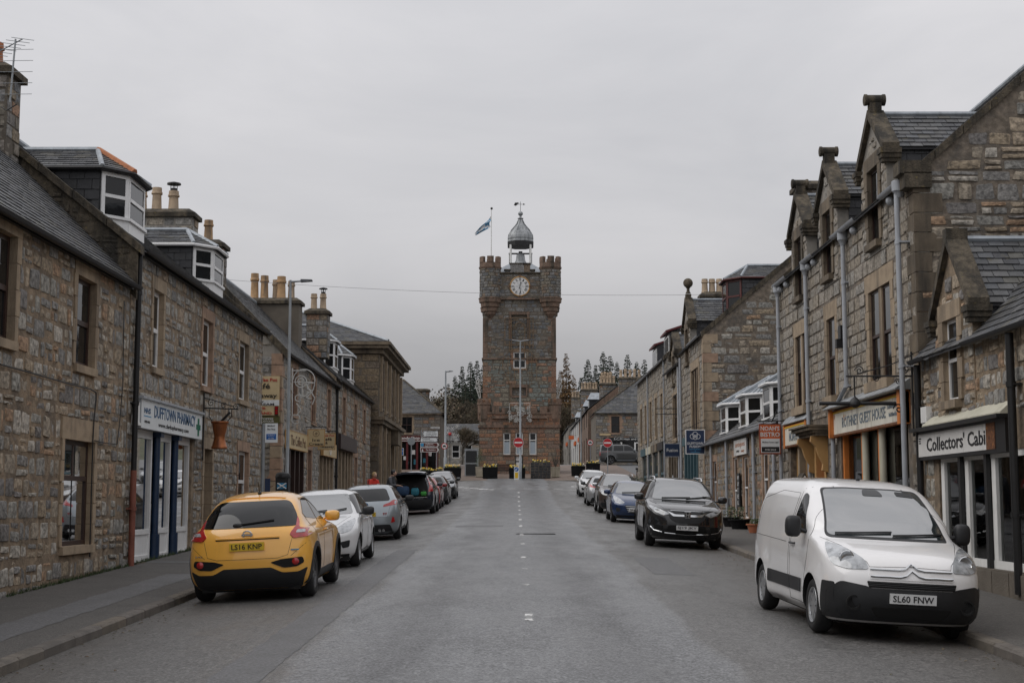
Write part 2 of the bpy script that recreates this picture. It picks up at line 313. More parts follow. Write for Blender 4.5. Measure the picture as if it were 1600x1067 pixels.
class MB:
 def __init__(s): s.v = []; s.f = []; s.m = []; s.r = []
 def add(s, vs, fs, mi=0, rnd=None):
  b = len(s.v); s.v += [tuple(p) for p in vs]
  for f in fs: s.f.append([b + i for i in f]); s.m.append(mi); s.r.append(rnd)
  return s
 def box(s, x0, x1, y0, y1, z0, z1, mi=0, rnd=None):
  return s.add([(x0, y0, z0), (x1, y0, z0), (x1, y1, z0), (x0, y1, z0), (x0, y0, z1), (x1, y0, z1), (x1, y1, z1), (x0, y1, z1)],
     [(0, 3, 2, 1), (4, 5, 6, 7), (0, 1, 5, 4), (1, 2, 6, 5), (2, 3, 7, 6), (3, 0, 4, 7)], mi, rnd)
 def hexa(s, p, mi=0, rnd=None):   # 8 points: bottom ring, top ring
  return s.add(p, [(0, 3, 2, 1), (4, 5, 6, 7), (0, 1, 5, 4), (1, 2, 6, 5), (2, 3, 7, 6), (3, 0, 4, 7)], mi, rnd)
 def prism(s, poly, vec, mi=0):    # poly: 3-D points
  n = len(poly); v = Vector(vec)
  s.add(list(poly) + [tuple(Vector(p) + v) for p in poly], [tuple(range(n))[::-1], tuple(range(n, 2 * n))] + [(i, (i + 1) % n, n + (i + 1) % n, n + i) for i in range(n)], mi)
  return s
 def tube(s, pts, r, n=8, mi=0, closed=False):
  pts = [Vector(p) for p in pts]; rs = r if isinstance(r, (list, tuple)) else [r] * len(pts)
  rings = []; prev = None
  for i, p in enumerate(pts):
   a = pts[i - 1] if i else (pts[-1] if closed else p); b = pts[(i + 1) % len(pts)] if (i < len(pts) - 1 or closed) else p
   d = (b - a)
   if d.length < 1e-9: d = Vector((0, 0, 1))
   d.normalize()
   if prev is None:
    ref = Vector((0, 0, 1)) if abs(d.z) < .9 else Vector((1, 0, 0)); prev = d.cross(ref).normalized()
   prev = (prev - d * prev.dot(d));
   if prev.length < 1e-6: prev = d.orthogonal()
   prev.normalize(); q = d.cross(prev)
   rings.append([p + (prev * math.cos(2 * math.pi * k / n) + q * math.sin(2 * math.pi * k / n)) * rs[i] for k in range(n)])
  vs = [v for rg in rings for v in rg]; fs = []
  m = len(rings)
  for i in range(m if closed else m - 1):
   for k in range(n):
    a = i * n + k; b = i * n + (k + 1) % n; c = ((i + 1) % m) * n + (k + 1) % n; d = ((i + 1) % m) * n + k
    fs.append((a, b, c, d))
  if not closed: fs += [tuple(range(n))[::-1], tuple(range((m - 1) * n, m * n))]
  return s.add(vs, fs, mi)
 def lathe(s, prof, c=(0, 0, 0), n=16, mi=0, axis='z', a0=0.0, squash=1.0, caps=True):
  vs = []; fs = []
  for (r, h) in prof:
   for k in range(n):
    t = a0 + 2 * math.pi * k / n
    u, w = r * math.cos(t), r * math.sin(t) * squash
    vs.append((c[0] + u, c[1] + w, c[2] + h) if axis == 'z' else ((c[0] + u, c[1] + h, c[2] + w) if axis == 'y' else (c[0] + h, c[1] + u, c[2] + w)))
  for i in range(len(prof) - 1):
   for k in range(n): fs.append((i * n + k, i * n + (k + 1) % n, (i + 1) * n + (k + 1) % n, (i + 1) * n + k))
  if caps: fs += [tuple(range(n))[::-1], tuple(range((len(prof) - 1) * n, len(prof) * n))]
  return s.add(vs, fs, mi)
 def ball(s, c, r, n=12, mi=0, sc=(1, 1, 1)):
  prof = [(max(1e-4, r * math.sin(math.pi * i / 8)), -r * math.cos(math.pi * i / 8)) for i in range(9)]
  b = len(s.v); s.lathe(prof, (0, 0, 0), n, mi)
  for i in range(b, len(s.v)):
   x, y, z = s.v[i]; s.v[i] = (c[0] + x * sc[0], c[1] + y * sc[1], c[2] + z * sc[2])
  return s
 def mesh(s, name, mats, smooth=False, angle=None):
  me = bpy.data.meshes.new(name); me.from_pydata(s.v, [], s.f)
  for q in (mats if isinstance(mats, (list, tuple)) else [mats]): me.materials.append(MATS[q])
  if any(s.m): me.polygons.foreach_set('material_index', s.m)
  if any(x is not None for x in s.r):
   at = me.attributes.new('rnd', 'FLOAT', 'FACE'); at.data.foreach_set('value', [x or 0.0 for x in s.r])
  if smooth:
   me.polygons.foreach_set('use_smooth', [True] * len(s.f))
   if angle: me.set_sharp_from_angle(angle=R(angle))
  me.update(); return me
 def build(s, name, mats, parent=None, smooth=False, angle=40, loc=None):
  o = link(name, s.mesh(name, mats, smooth, angle), parent)
  if loc is not None: o.location = loc
  return o
# frames: u along the wall, v up, w outwards
class Fr:
 def __init__(s, o, U, W): s.o = Vector(o); s.U = Vector(U).normalized(); s.W = Vector(W).normalized(); s.V = Vector((0, 0, 1))
 def P(s, u, v, w=0): return s.o + s.U * u + s.V * v + s.W * w
 def box(s, mb, u0, u1, v0, v1, w0, w1, mi=0, rnd=None):
  p = [s.P(u0, v0, w0), s.P(u1, v0, w0), s.P(u1, v0, w1), s.P(u0, v0, w1), s.P(u0, v1, w0), s.P(u1, v1, w0), s.P(u1, v1, w1), s.P(u0, v1, w1)]
  mb.hexa(p, mi, rnd); return mb
 def right(s):   # reading direction for someone facing the wall
  r = Vector((-s.W.y, s.W.x, 0)); return r
 def txtm(s, u, v, w):
  r = s.right(); m = Matrix.Identity(4)
  for i in range(3): m[i][0] = r[i]; m[i][1] = s.V[i]; m[i][2] = s.W[i]; m[i][3] = s.P(u, v, w)[i]
  return m
 def dirm(s, u, v, w):
  m = Matrix.Identity(4)
  for i in range(3): m[i][0] = s.U[i]; m[i][1] = s.W[i]; m[i][2] = s.V[i]; m[i][3] = s.P(u, v, w)[i]
  return m
TMPS = bpy.data.scenes.new('tmp')
def convert(o, *extra):
 for q in (o,) + extra: TMPS.collection.objects.link(q)
 with bpy.context.temp_override(scene=TMPS, view_layer=TMPS.view_layers[0]): dg = bpy.context.evaluated_depsgraph_get(); dg.update()
 me = bpy.data.meshes.new_from_object(o.evaluated_get(dg))
 for q in (o,) + extra: bpy.data.objects.remove(q)
 return me
_TX = {}
def text_mesh(s, material, bold=0.0, depth=.004, shear=0.0):
 k = (s, material, bold, depth, shear)
 if k in _TX: return _TX[k]
 cu = bpy.data.curves.new('lettering', 'FONT'); cu.body = s; cu.align_x = 'CENTER'; cu.align_y = 'CENTER'; cu.size = 1
 cu.extrude = .5; cu.offset = bold; cu.shear = shear; cu.resolution_u = 2
 o = bpy.data.objects.new('lettering', cu); me = convert(o); bpy.data.curves.remove(cu)
 n = len(me.vertices); co = np.empty(n * 3, np.float32); me.vertices.foreach_get('co', co); co = co.reshape(-1, 3)
 lo, hi = co.min(0), co.max(0); co -= (lo + hi) / 2; sz = hi - lo
 co[:, 0] /= max(sz[0], 1e-6); co[:, 1] /= max(sz[1], 1e-6); co[:, 2] = np.sign(co[:, 2]) * .5
 me.vertices.foreach_set('co', co.ravel()); me.materials.clear(); me.materials.append(MATS[material]); me.update()
 _TX[k] = me; return me
def text(s, fr, u, v, w, width, height, material, parent=None, bold=0.0, name='lettering', shear=0.0, depth=.006):
 """lettering fitted to width x height, centred on (u, v), standing depth proud of w"""
 me = text_mesh(s, material, bold, shear=shear)
 return link(name, me, parent, fr.txtm(u, v, w + depth / 2) @ Matrix.Diagonal((width, height, depth, 1)))
# ------------------------------------------------------------------ stone and slate pieces
def stone_lib(n, rng, squared):
 out = []
 for k in range(n):
  pts = []; j = .05 if squared else .10; ch = .03 if squared else .075
  for (sx, sy) in ((-1, -1), (1, -1), (1, 1), (-1, 1)):
   cx, cy = sx * (.5 - rng.random() * j), sy * (.5 - rng.random() * j)
   a, b = ch * (.4 + rng.random()), ch * (.4 + rng.random())
   p1, p2 = (cx - sx * a, cy), (cx, cy - sy * b)
   pts += [p1, p2] if sx * sy < 0 else [p2, p1]
  vs = [(x, -.5, y) for x, y in pts]; s1 = .985; s2 = .93 if squared else .88
  vs += [(x * s1, .12, y * s1) for x, y in pts]
  dx, dy = rng.uniform(-.04, .04), rng.uniform(-.04, .04)
  vs += [(x * s2 + dx, .5 - rng.random() * (.12 if squared else .3), y * s2 + dy) for x, y in pts]
  vs.append((dx + rng.uniform(-.1, .1), .5 + rng.random() * .1, dy + rng.uniform(-.1, .1)))
  fs = [(i, (i + 1) % 8, 8 + (i + 1) % 8, 8 + i) for i in range(8)] + [(8 + i, 8 + (i + 1) % 8, 16 + (i + 1) % 8, 16 + i) for i in range(8)] + [(16 + i, 16 + (i + 1) % 8, 24) for i in range(8)]
  out.append((np.array(vs), fs))
 return out
_rng = random.Random(3)
STONES = {False: stone_lib(14, _rng, False), True: stone_lib(8, _rng, True)}
_SM = {}
def unit_mesh(kind, k, material, name, lib):
 key = (kind, k, material)
 if key not in _SM:
  me = bpy.data.meshes.new(name); me.from_pydata([tuple(p) for p in lib[0]], [], lib[1]); me.materials.append(MATS[material]); _SM[key] = me
 return _SM[key]
PIECES = [0]
def place_pieces(recs, kind, libs, material, name, parent, single, near=Vector((0, 0, 2))):
 """recs: (matrix 4x4, random). The `single` that show largest become objects, the rest one joined part"""
 if not recs: return
 def size(r):
  m = r[0]; c = m.translation; d = (c - near).length
  a = (m.col[0].to_3d()).cross(m.col[1 if kind == 'sl' else 2].to_3d()); return abs(a.dot((c - near).normalized())) / (d * d) + a.length * 1e-4 / d
 recs = sorted(recs, key=size, reverse=True)
 for i, (m, r) in enumerate(recs[:single]):
  k = int(r * 7919) % len(libs)
  link(name, unit_mesh(kind, k, material, name, libs[k]), parent, m); PIECES[0] += 1
 rest = recs[single:]
 if rest:
  V = []; Fc = []; rn = []; b = 0
  for m, r in rest:
   lv, lf = libs[int(r * 7919) % len(libs)]
   M = np.array(m); V.append(lv @ M[:3, :3].T + M[:3, 3]); Fc += [tuple(b + i for i in f) for f in lf]; rn += [r] * len(lf); b += len(lv)
  me = bpy.data.meshes.new(name + '_field'); me.from_pydata(np.vstack(V).tolist(), [], Fc); me.materials.append(MATS[material])
  at = me.attributes.new('rnd', 'FLOAT', 'FACE'); at.data.foreach_set('value', rn)
  o = link(name + '_field', me, parent); o['kind'] = 'stuff'
def free_spans(a, b, blocks):
 sp = [(a, b)]
 for (p, q) in blocks:
  nx = []
  for (s, e) in sp:
   if q <= s or p >= e: nx.append((s, e)); continue
   if p > s: nx.append((s, p))
   if q < e: nx.append((q, e))
  sp = nx
 return [(s, e) for s, e in sp if e - s > .07]
def rubble(fr, parent, u0, u1, v0, v1, holes, material, single=0, hs=(.16, .34), ws=(.16, .5), gap=.035, depth=.05, squared=False, inside=None, seed=1, name='stone', proud=.02, split=.25):
 rg = random.Random(seed); recs = []
 lv = sorted({v0, v1} | {v for h in holes for v in (h[2], h[3]) if v0 < v < v1})
 for a, b in zip(lv, lv[1:]):
  if b - a < .05: continue
  n = max(1, round((b - a) / ((hs[0] + hs[1]) / 2))); cuts = [a]
  wts = [rg.uniform(*hs) for _ in range(n)]; s = sum(wts)
  for w in wts: cuts.append(cuts[-1] + w / s * (b - a))
  for c0, c1 in zip(cuts, cuts[1:]):
   for s0, s1 in free_spans(u0, u1, [(h[0], h[1]) for h in holes if h[2] < c1 - .01 and h[3] > c0 + .01]):
    u = s0
    while u < s1 - .03:
     w = min(rg.uniform(*ws), s1 - u)
     if s1 - (u + w) < ws[0] * .6: w = s1 - u
     cells = [(u, u + w, c0, c1)]
     if not squared and w > .24 and rg.random() < split:
      k = rg.uniform(.35, .65); cells = [(u, u + w, c0, c0 + (c1 - c0) * k), (u, u + w, c0 + (c1 - c0) * k, c1)]
      if rg.random() < .5: q = rg.uniform(.35, .65); a_, b_, c_, d_ = cells.pop(0); cells += [(a_, a_ + (b_ - a_) * q, c_, d_), (a_ + (b_ - a_) * q, b_, c_, d_)]
     for (a_, b_, c_, d_) in cells:
      g = gap * rg.uniform(.6, 1.4); su, sv = b_ - a_ - g, d_ - c_ - g
      if su < .04 or sv < .04: continue
      cu, cv = (a_ + b_) / 2, (c_ + d_) / 2
      if inside and not all(inside(x, y) for x in (a_, b_) for y in (c_, d_)): continue
      dp = depth * rg.uniform(.6, 1.3)
      jr = 0 if squared else rg.uniform(-.05, .05)
      m = fr.dirm(cu, cv, proud - depth / 2 + (dp - depth) / 2) @ Matrix.Rotation(jr, 4, 'Y') @ Matrix.Diagonal((su, dp, sv, 1))
      recs.append((m, rg.random()))
     u += w
 place_pieces(recs, ('st', squared), STONES[squared], material, name, parent, single)
_sl = random.Random(5); SLATES = []
for _k in range(6):
 a, b = _sl.uniform(0, .05), _sl.uniform(0, .05); t = _sl.uniform(.8, 1.2)
 v = np.array([(-.5, -.5 + a, 0), (.5, -.5 + b, 0), (.5, .5, 0), (-.5, .5, 0), (-.49, -.5 + a, t), (.49, -.5 + b, t), (.49, .5, .35), (-.49, .5, .35)])
 SLATES.append((v, [(0, 3, 2, 1), (4, 5, 6, 7), (0, 1, 5, 4), (1, 2, 6, 5), (2, 3, 7, 6), (3, 0, 4, 7)]))
def slates(parent, A, B, C, D, material='slate', single=0, w=.26, ex=.19, th=.022, seed=1, name='slate', clip=None):
 """cover the quad A-B (eave) C-D (ridge, C above B) with overlapping slates"""
 A, B, C, D = map(Vector, (A, B, C, D)); rg = random.Random(seed); recs = []
 up = ((D - A) + (C - B)); H = up.length / 2; n = max(1, round(H / ex))
 for i in range(n):
  t0 = i / n; tm = (i + .5) / n
  P, Q = A.lerp(D, tm), B.lerp(C, tm); d = Q - P; Lr = d.length
  if Lr < .06: continue
  du = d.normalized(); upv = (C.lerp(D, .5) - A.lerp(B, .5)); upv = (upv - du * upv.dot(du)).normalized(); nn = du.cross(upv)
  if nn.z < 0 or (abs(nn.z) < .02 and nn.dot(Vector((0, 0, 2)) - A) < 0): nn = -nn
  k = max(1, round(Lr / w)); ww = Lr / k; off = (.5 if i % 2 else 0)
  us = [0] + [j + off for j in range(0 if off else 1, k)] + [k]
  us = [x for j, x in enumerate(us) if j == 0 or x - us[j - 1] > .1]
  for a, b in zip(us, us[1:]):
   c = P + du * ((a + b) / 2 * ww)
   if clip and not clip(c): continue
   sx = (b - a) * ww - .006; sy = H / n * 1.18
   m = Matrix.Identity(4)
   for q in range(3): m[q][0] = du[q]; m[q][1] = upv[q]; m[q][2] = nn[q]; m[q][3] = c[q] + nn[q] * .006
   tilt = Matrix.Rotation(rg.uniform(-.012, .012), 4, 'Z') @ Matrix.Rotation(-.02 + rg.uniform(-.012, .006), 4, 'X')
   recs.append((m @ tilt @ Matrix.Diagonal((sx, sy, th, 1)), rg.random()))
 place_pieces(recs, 'sl', SLATES, material, name, parent, single)
# ------------------------------------------------------------------ the setting
def g(y):
 if y <= 60: return .0243 * y
 if y <= 100: return .0243 * y + .00065 * (y - 60) ** 2
 if y <= 133: return 3.47 + .062 * (y - 100)
 return 5.516 + .024 * (y - 133)
def hill(x, y):
 t = min(max((y - 235) / 150, 0), 1); return 14 * t * t * (3 - 2 * t)
def gz(x, y): return g(y) + hill(x, y)
CROWN = .16
def crown(x): return CROWN * max(0, 1 - (x / 5.05) ** 2)
def sheet(name, xs, ys, dz, material, edges=None, kind='structure', cr_=False):
 mb = MB(); V = []
 for y in ys:
  row = edges(y) if edges else xs
  for x in row: V.append((x, y, gz(x, y) + dz + (crown(x) if cr_ else 0)))
 n = len(edges(ys[0]) if edges else xs); Fs = []
 for i in range(len(ys) - 1):
  for j in range(n - 1): Fs.append((i * n + j, i * n + j + 1, (i + 1) * n + j + 1, (i + 1) * n + j))
 mb.add(V, Fs); o = mb.build(name, material, smooth=True, angle=None); tag(o, kind=kind); return o
def arange(a, b, s):
 n = max(1, round((b - a) / s)); return [a + (b - a) * i / n for i in range(n + 1)]
KL, KR, XL, XR = -4.95, 5.15, -7.5, 7.3
sheet('ground', [-900, -300, -120, -60, -30, -15, 0, 15, 30, 60, 120, 300, 900], arange(-40, 420, 10) + [600, 900, 1400], -.06, 'ground_grass')
sheet('square', [-70, -40, -20, -10, 0, 10, 20, 40, 70], arange(86, 262, 4), -.004, 'tarmac_far')
sheet('road', arange(KL, KR, .7), arange(-12, 101, 2), .0, 'asphalt', cr_=True)
sheet('pavement_left', [XL - .6, XL + .8, KL - .12], arange(-12, 88, 3), .12, 'pavement')
sheet('pavement_right', [KR + .12, XR - .8, XR + .6], arange(-12, 87, 3), .12, 'pavement')
KST = []
for k in range(6):
 rg = random.Random(40 + k); e = .012
 prof = [(-.075, -.16), (.075, -.16), (.075, .10 + rg.uniform(-.008, .008)), (.05, .125), (-.075, .128)]
 mb = MB(); vs = []
 for yy, sc in ((-.5, 1), (-.485, 1.0), (.485, 1.0), (.5, 1)):
  for x, z in prof:
   q = .012 if abs(yy) > .49 else 0
   vs.append((x - (q if x > 0 else -q) * .6 + rg.uniform(-.004, .004), yy, z - (q if z > 0 else 0) + rg.uniform(-.003, .003)))
 fs = [(0, 1, 2, 3, 4)[::-1], (15, 16, 17, 18, 19)] + [(i * 5 + a, i * 5 + (a + 1) % 5, (i + 1) * 5 + (a + 1) % 5, (i + 1) * 5 + a) for i in range(3) for a in range(5)]
 KST.append(MB().add(vs, fs).mesh('kerb_stone', 'kerb_granite'))
def kerb_line(name, pts_fn, s0, s1, flip):
 root = empty(name); root['kind'] = 'structure'; s = s0; rg = random.Random(len(name))
 bed = MB(); pl = []
 while s < s1:
  l = rg.choice((.75, .9, .9, 1.05)); a, b = pts_fn(s), pts_fn(s + l); a = Vector(a); b = Vector(b); d = b - a; c = (a + b) / 2
  ang = math.atan2(d.y, d.x) - math.pi / 2
  pit = math.atan2(d.z, math.hypot(d.x, d.y))
  m = Matrix.Translation((c.x, c.y, c.z)) @ Matrix.Rotation(ang, 4, 'Z') @ Matrix.Rotation(pit, 4, 'X') @ Matrix.Diagonal((flip, l - .012, 1, 1))
  link('kerb_stone', KST[rg.randrange(6)], root, m); s += l
 return root
kerb_line('kerb_left', lambda s: (KL - .06, s, g(s)), 9, 88, 1)
kerb_line('kerb_right', lambda s: (KR + .06, s, g(s)), 12, 87, -1)
# traffic island round the tower
def isl(y):      # half outline by depth
 t = min(1, max(0, (y - 98.9) / 6)); k = (1 - (1 - t) ** 2) ** .5
 return (.3 - 10.4 * k - .03, .3 + 8.7 * k + .03)
def isl_row(y):
 a, b = isl(y); return [a + (b - a) * i / 12 for i in range(13)]
sheet('island_pavement', None, [98.9, 98.95, 99.05, 99.2, 99.5, 100, 101, 102.5, 104.9, 108, 112, 116, 120, 124, 128], .13, 'plaza', edges=isl_row)
def isl_out(s):
 # arc-length-ish parametrisation of the front edge, left end to right end
 n = 200; P = []
 for i in range(n + 1):
  a = math.pi * (1 - i / n); k = math.sin(a); y = 104.9 - 6 * k
  e = isl(y); c = math.cos(a); x = e[0] if c < 0 else e[1]
  P.append((x if abs(c) > .02 else .3, y))
 d = [0]
 for p, q in zip(P, P[1:]): d.append(d[-1] + math.dist(p, q))
 s = min(max(s, 0), d[-1] - .01); j = max(i for i in range(n) if d[i] <= s); t = (s - d[j]) / max(1e-6, d[j + 1] - d[j])
 x, y = P[j][0] + (P[j + 1][0] - P[j][0]) * t, P[j][1] + (P[j + 1][1] - P[j][1]) * t
 return (x, y, g(y) + .01)
kerb_line('kerb_island', isl_out, 0.3, 22.5, 1)
# road markings: worn centre dashes and the give-way line at the junction
rm = empty('road_markings'); rm['kind'] = 'structure'
def mark(x0, x1, y0, y1, jag=.0, seed=0):
 rg = random.Random(seed); n = max(2, int((y1 - y0) / .09)); L_ = []; R_ = []
 for i in range(n + 1):
  y = y0 + (y1 - y0) * i / n
  for lst, x in ((L_, x0), (R_, x1)):
   xx = x + rg.uniform(-jag, jag); lst.append((xx, y, g(y) + .004 + crown(xx)))
 vs = L_ + R_; m = n + 1
 MB().add(vs, [(i, m + i, m + i + 1, i + 1) for i in range(n)]).build('dash', 'road_paint', rm)
for i, (y, l) in enumerate([(17.45, .32), (17.95, .3), (22.6, .3), (26.2, .2), (29.4, .5), (34.6, .6), (39.2, 1.2), (44.8, 1.2), (50.4, 1.2), (56, 1.3), (61.6, 1.3), (67, 1.4), (72.6, 1.4), (78.2, 1.5), (83.6, 1.5)]):
 mark(.11, .21, y, y + l, .02, i)
for k in range(9): mark(-4.3 + k * .95, -3.75 + k * .95, 88.6 + .1 * (k % 2), 88.85 + .1 * (k % 2), .02, 60 + k)
for k in range(10): mark(-4.6 + k * .33, -4.32 + k * .33, 93.2 - k * .62, 93.75 - k * .62, .02, 90 + k)
for k in range(5): mark(3.6 + k * .5, 4.0 + k * .5, 92.6 + k * .7, 93.2 + k * .7, .02, 110 + k)
# utility covers let into the carriageway
def cover(x, y, w, l, round_=False):
 c = empty('utility_cover'); tag(c, kind='structure'); z = g(y) + crown(x) + .002
 mb = MB().box(x - w / 2, x + w / 2, y - l / 2, y + l / 2, z - .03, z + .004); mb.build('cover_frame', 'black_metal', c)
 mb = MB()
 for i in range(5): mb.box(x - w / 2 + .03, x + w / 2 - .03, y - l / 2 + l * (i + .2) / 5.2, y - l / 2 + l * (i + .8) / 5.2, z + .004, z + .009)
 mb.build('cover_rib', 'black_metal', c)
cover(.55, 40.1, 1.1, .5)
def patch(x0, x1, y0, y1, seed, pav=False):      # reinstated trenches with ragged edges
 rg = random.Random(seed); n = max(3, int((y1 - y0) / .25)); vs = []
 for i in range(n + 1):
  y = y0 + (y1 - y0) * i / n
  for k in range(4):
   x = x0 + (x1 - x0) * k / 3 + (rg.uniform(-.025, .025) if k in (0, 3) else 0); vs.append((x, y, g(y) + (.124 if pav else crown(x) + .003)))
 tag(MB().add(vs, [(i * 4 + k, i * 4 + k + 1, i * 4 + k + 5, i * 4 + k + 4) for i in range(n) for k in range(3)]).build('road_patch', 'asphalt_patch'), kind='structure')
patch(-2.75, -2.25, 10, 33, 1); patch(2.45, 3.2, 25.5, 30.4, 2); patch(-1.9, -.4, 45, 46.1, 3); patch(-6.2, -5.6, 15, 25.5, 4, True); patch(-7.4, -5.1, 28.6, 28.95, 5, True)
# grit and leaf litter along the gutters
lit = MB(); rg = random.Random(11)
for k in range(700):
 if rg.random() < .5: x, y = KR - abs(rg.gauss(0, .5)) - .02, rg.uniform(11, 40)
 else: x, y = KL + abs(rg.gauss(0, .35)) + .02, rg.uniform(12, 40)
 s = rg.uniform(.006, .022); a = rg.uniform(0, 6.28); z = g(y) + crown(x) + .004
 p = [(x + s * math.cos(a + q) * (1.6 if q in (0, math.pi) else .8), y + s * math.sin(a + q), z + (s * .5 if i % 2 else 0)) for i, q in enumerate((0, 1.57, math.pi, 4.71))]
 lit.add(p + [(x, y, z + s * .7)], [(0, 1, 4), (1, 2, 4), (2, 3, 4), (3, 0, 4)], 0, rg.random())
tag(lit.build('gutter_litter', 'scrub'), 'small grit and dead leaves scattered along the gutters', 'litter', kind='stuff')
def weeds(name, label, fx, y0, y1, n, seed):
 mb = MB(); rg = random.Random(seed)
 for k in range(n):
  y = rg.uniform(y0, y1); x = fx(y) + rg.uniform(-.02, .06); z = g(y) + .12; h = rg.uniform(.02, .10); a = rg.uniform(0, 6.28); b = rg.uniform(-.05, .05)
  mb.add([(x - .008 * math.cos(a), y - .008 * math.sin(a), z), (x + .008 * math.cos(a), y + .008 * math.sin(a), z), (x + b + .01, y + rg.uniform(-.05, .05), z + h)], [(0, 1, 2)], 0, rg.random())
 tag(mb.build(name, 'leaf'), label, 'weeds', kind='stuff')
weeds('wall_weeds', 'short moss and weeds at the foot of the left wall', lambda y: XL + .03, 21, 34, 1400, 2)
# ------------------------------------------------------------------ building helpers
def front_sheet(mb, fr, u0, u1, v0, v1, holes, depth=.2, mi=0, top=None):
 us = sorted({u0, u1} | {min(max(u, u0), u1) for h in holes for u in h[:2]}); vv = sorted({v0, v1} | {min(max(v, v0), v1) for h in holes for v in h[2:4]})
 for a, b in zip(us, us[1:]):
  for c, d in zip(vv, vv[1:]):
   mu, mv = (a + b) / 2, (c + d) / 2
   if any(h[0] < mu < h[1] and h[2] < mv < h[3] for h in holes): continue
   mb.add([fr.P(a, c), fr.P(b, c), fr.P(b, d), fr.P(a, d)], [(0, 1, 2, 3)], mi)
 for h in holes:
  a, b, c, d = h[:4]; q = [(a, c), (b, c), (b, d), (a, d)]
  for i in range(4):
   p, r = q[i], q[(i + 1) % 4]
   mb.add([fr.P(*p), fr.P(*r), fr.P(r[0], r[1], -depth - .06), fr.P(p[0], p[1], -depth - .06)], [(0, 1, 2, 3)], mi)
def dressed(parent, fr, u0, u1, v0, v1, m='sandstone', jw=.15, lint=.26, sill=.13, seed=0, proud=.03, sillproud=.07):
 """lintel, sill and jamb stones round an opening; returns the area they take"""
 rg = random.Random(seed)
 if lint: fr.box(MB(), u0 - jw * 1.15, u1 + jw * 1.15, v1 - .005, v1 + lint, -.19, proud).build('lintel', m, parent)
 if sill: fr.box(MB(), u0 - .06, u1 + .06, v0 - sill, v0 + .005, -.19, sillproud).build('sill', m, parent)
 n = max(2, round((v1 - v0) / .36)); h = (v1 - v0) / n
 for k in range(n):
  e = jw * (1.25 if k % 2 else .85)
  fr.box(MB(), u0 - e, u0 + .005, v0 + k * h + .006, v0 + (k + 1) * h - .006, -.185, proud - .004 + rg.uniform(-.006, .003)).build('jamb_stone', m, parent)
  fr.box(MB(), u1 - .005, u1 + e, v0 + k * h + .006, v0 + (k + 1) * h - .006, -.185, proud - .004 + rg.uniform(-.006, .003)).build('jamb_stone', m, parent)
 return (u0 - jw * 1.1, u1 + jw * 1.1, v0 - sill, v1 + lint)
def window(parent, fr, u0, u1, v0, v1, fm='white_upvc', recess=.08, kind='sash', pane='pane_dark', fw=.06, curtain=None, name='window'):
 mb = MB(); w0, w1 = -recess - .05, -recess
 fr.box(mb, u0, u0 + fw, v0, v1, w0, w1); fr.box(mb, u1 - fw, u1, v0, v1, w0, w1)
 fr.box(mb, u0 + fw, u1 - fw, v0, v0 + fw, w0, w1); fr.box(mb, u0 + fw, u1 - fw, v1 - fw, v1, w0, w1)
 vm = v0 + (v1 - v0) * (.66 if kind == 'top' else .5); um = (u0 + u1) / 2
 rects = []
 if kind in ('sash', 'top'): fr.box(mb, u0 + fw, u1 - fw, vm - fw * .5, vm + fw * .5, w0, w1 + .012); rects = [(u0, u1, v0, vm, 0), (u0, u1, vm, v1, .02)]
 elif kind == 'cross':
  fr.box(mb, u0 + fw, u1 - fw, vm - fw * .5, vm + fw * .5, w0, w1 + .012); fr.box(mb, um - fw * .4, um + fw * .4, v0 + fw, v1 - fw, w0 + .002, w1 + .002)
  rects = [(u0, um, v0, vm, 0), (um, u1, v0, vm, 0), (u0, um, vm, v1, .02), (um, u1, vm, v1, .02)]
 elif kind == 'tee':
  fr.box(mb, u0 + fw, u1 - fw, vm + .25 - fw * .5, vm + .25 + fw * .5, w0, w1 + .012); fr.box(mb, um - fw * .4, um + fw * .4, vm + .25, v1 - fw, w0 + .002, w1 + .002)
  rects = [(u0, u1, v0, vm + .25, 0), (u0, um, vm + .25, v1, .02), (um, u1, vm + .25, v1, .02)]
 else: rects = [(u0, u1, v0, v1, 0)]
 o = mb.build(name, fm, parent)
 for (a, b, c, d, q) in rects:
  fr.box(MB(), a + .02, b - .02, c + .02, d - .02, w0 + .012, w0 + .022 + q).build('pane', pane, o)
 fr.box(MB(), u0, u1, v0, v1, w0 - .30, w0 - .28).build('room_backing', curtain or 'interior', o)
 return o
def pipe(parent, fr, u, v0, v1, m, r=.05, w=.09, name='downpipe', kink=None):
 pts = [fr.P(u, v0, w), fr.P(u, v1, w)]
 if kink:
  ku, kv = kink; pts = [fr.P(u, v0, w), fr.P(u, kv, w), fr.P(ku, kv + abs(ku - u) * .35, w), fr.P(ku, v1, w)]
 mb = MB().tube(pts, r, 10)
 n = max(1, int((v1 - v0) / 1.8))
 for k in range(n):
  v = v0 + (v1 - v0) * (k + .6) / n; uu = u if not kink or v < kink[1] else kink[0]
  mb.tube([fr.P(uu, v - .04, w), fr.P(uu, v + .04, w)], r * 1.25, 10)
  fr.box(mb, uu - r * 1.9, uu + r * 1.9, v - .015, v + .015, .0, w)
 return mb.build(name, m, parent, smooth=True)
def gutter(parent, fr, u0, u1, v, m='black_metal', r=.06, w=.17):
 mb = MB(); n = 6
 ring = [(w + r * math.cos(math.pi + math.pi * k / n), v + r * math.sin(math.pi + math.pi * k / n)) for k in range(n + 1)]
 ring += [(a * .9 + w * .1, b) for a, b in ring[::-1]]
 mb.prism([fr.P(u0, b, a) for a, b in ring], fr.U * (u1 - u0)); return mb.build('gutter', m, parent, smooth=True)
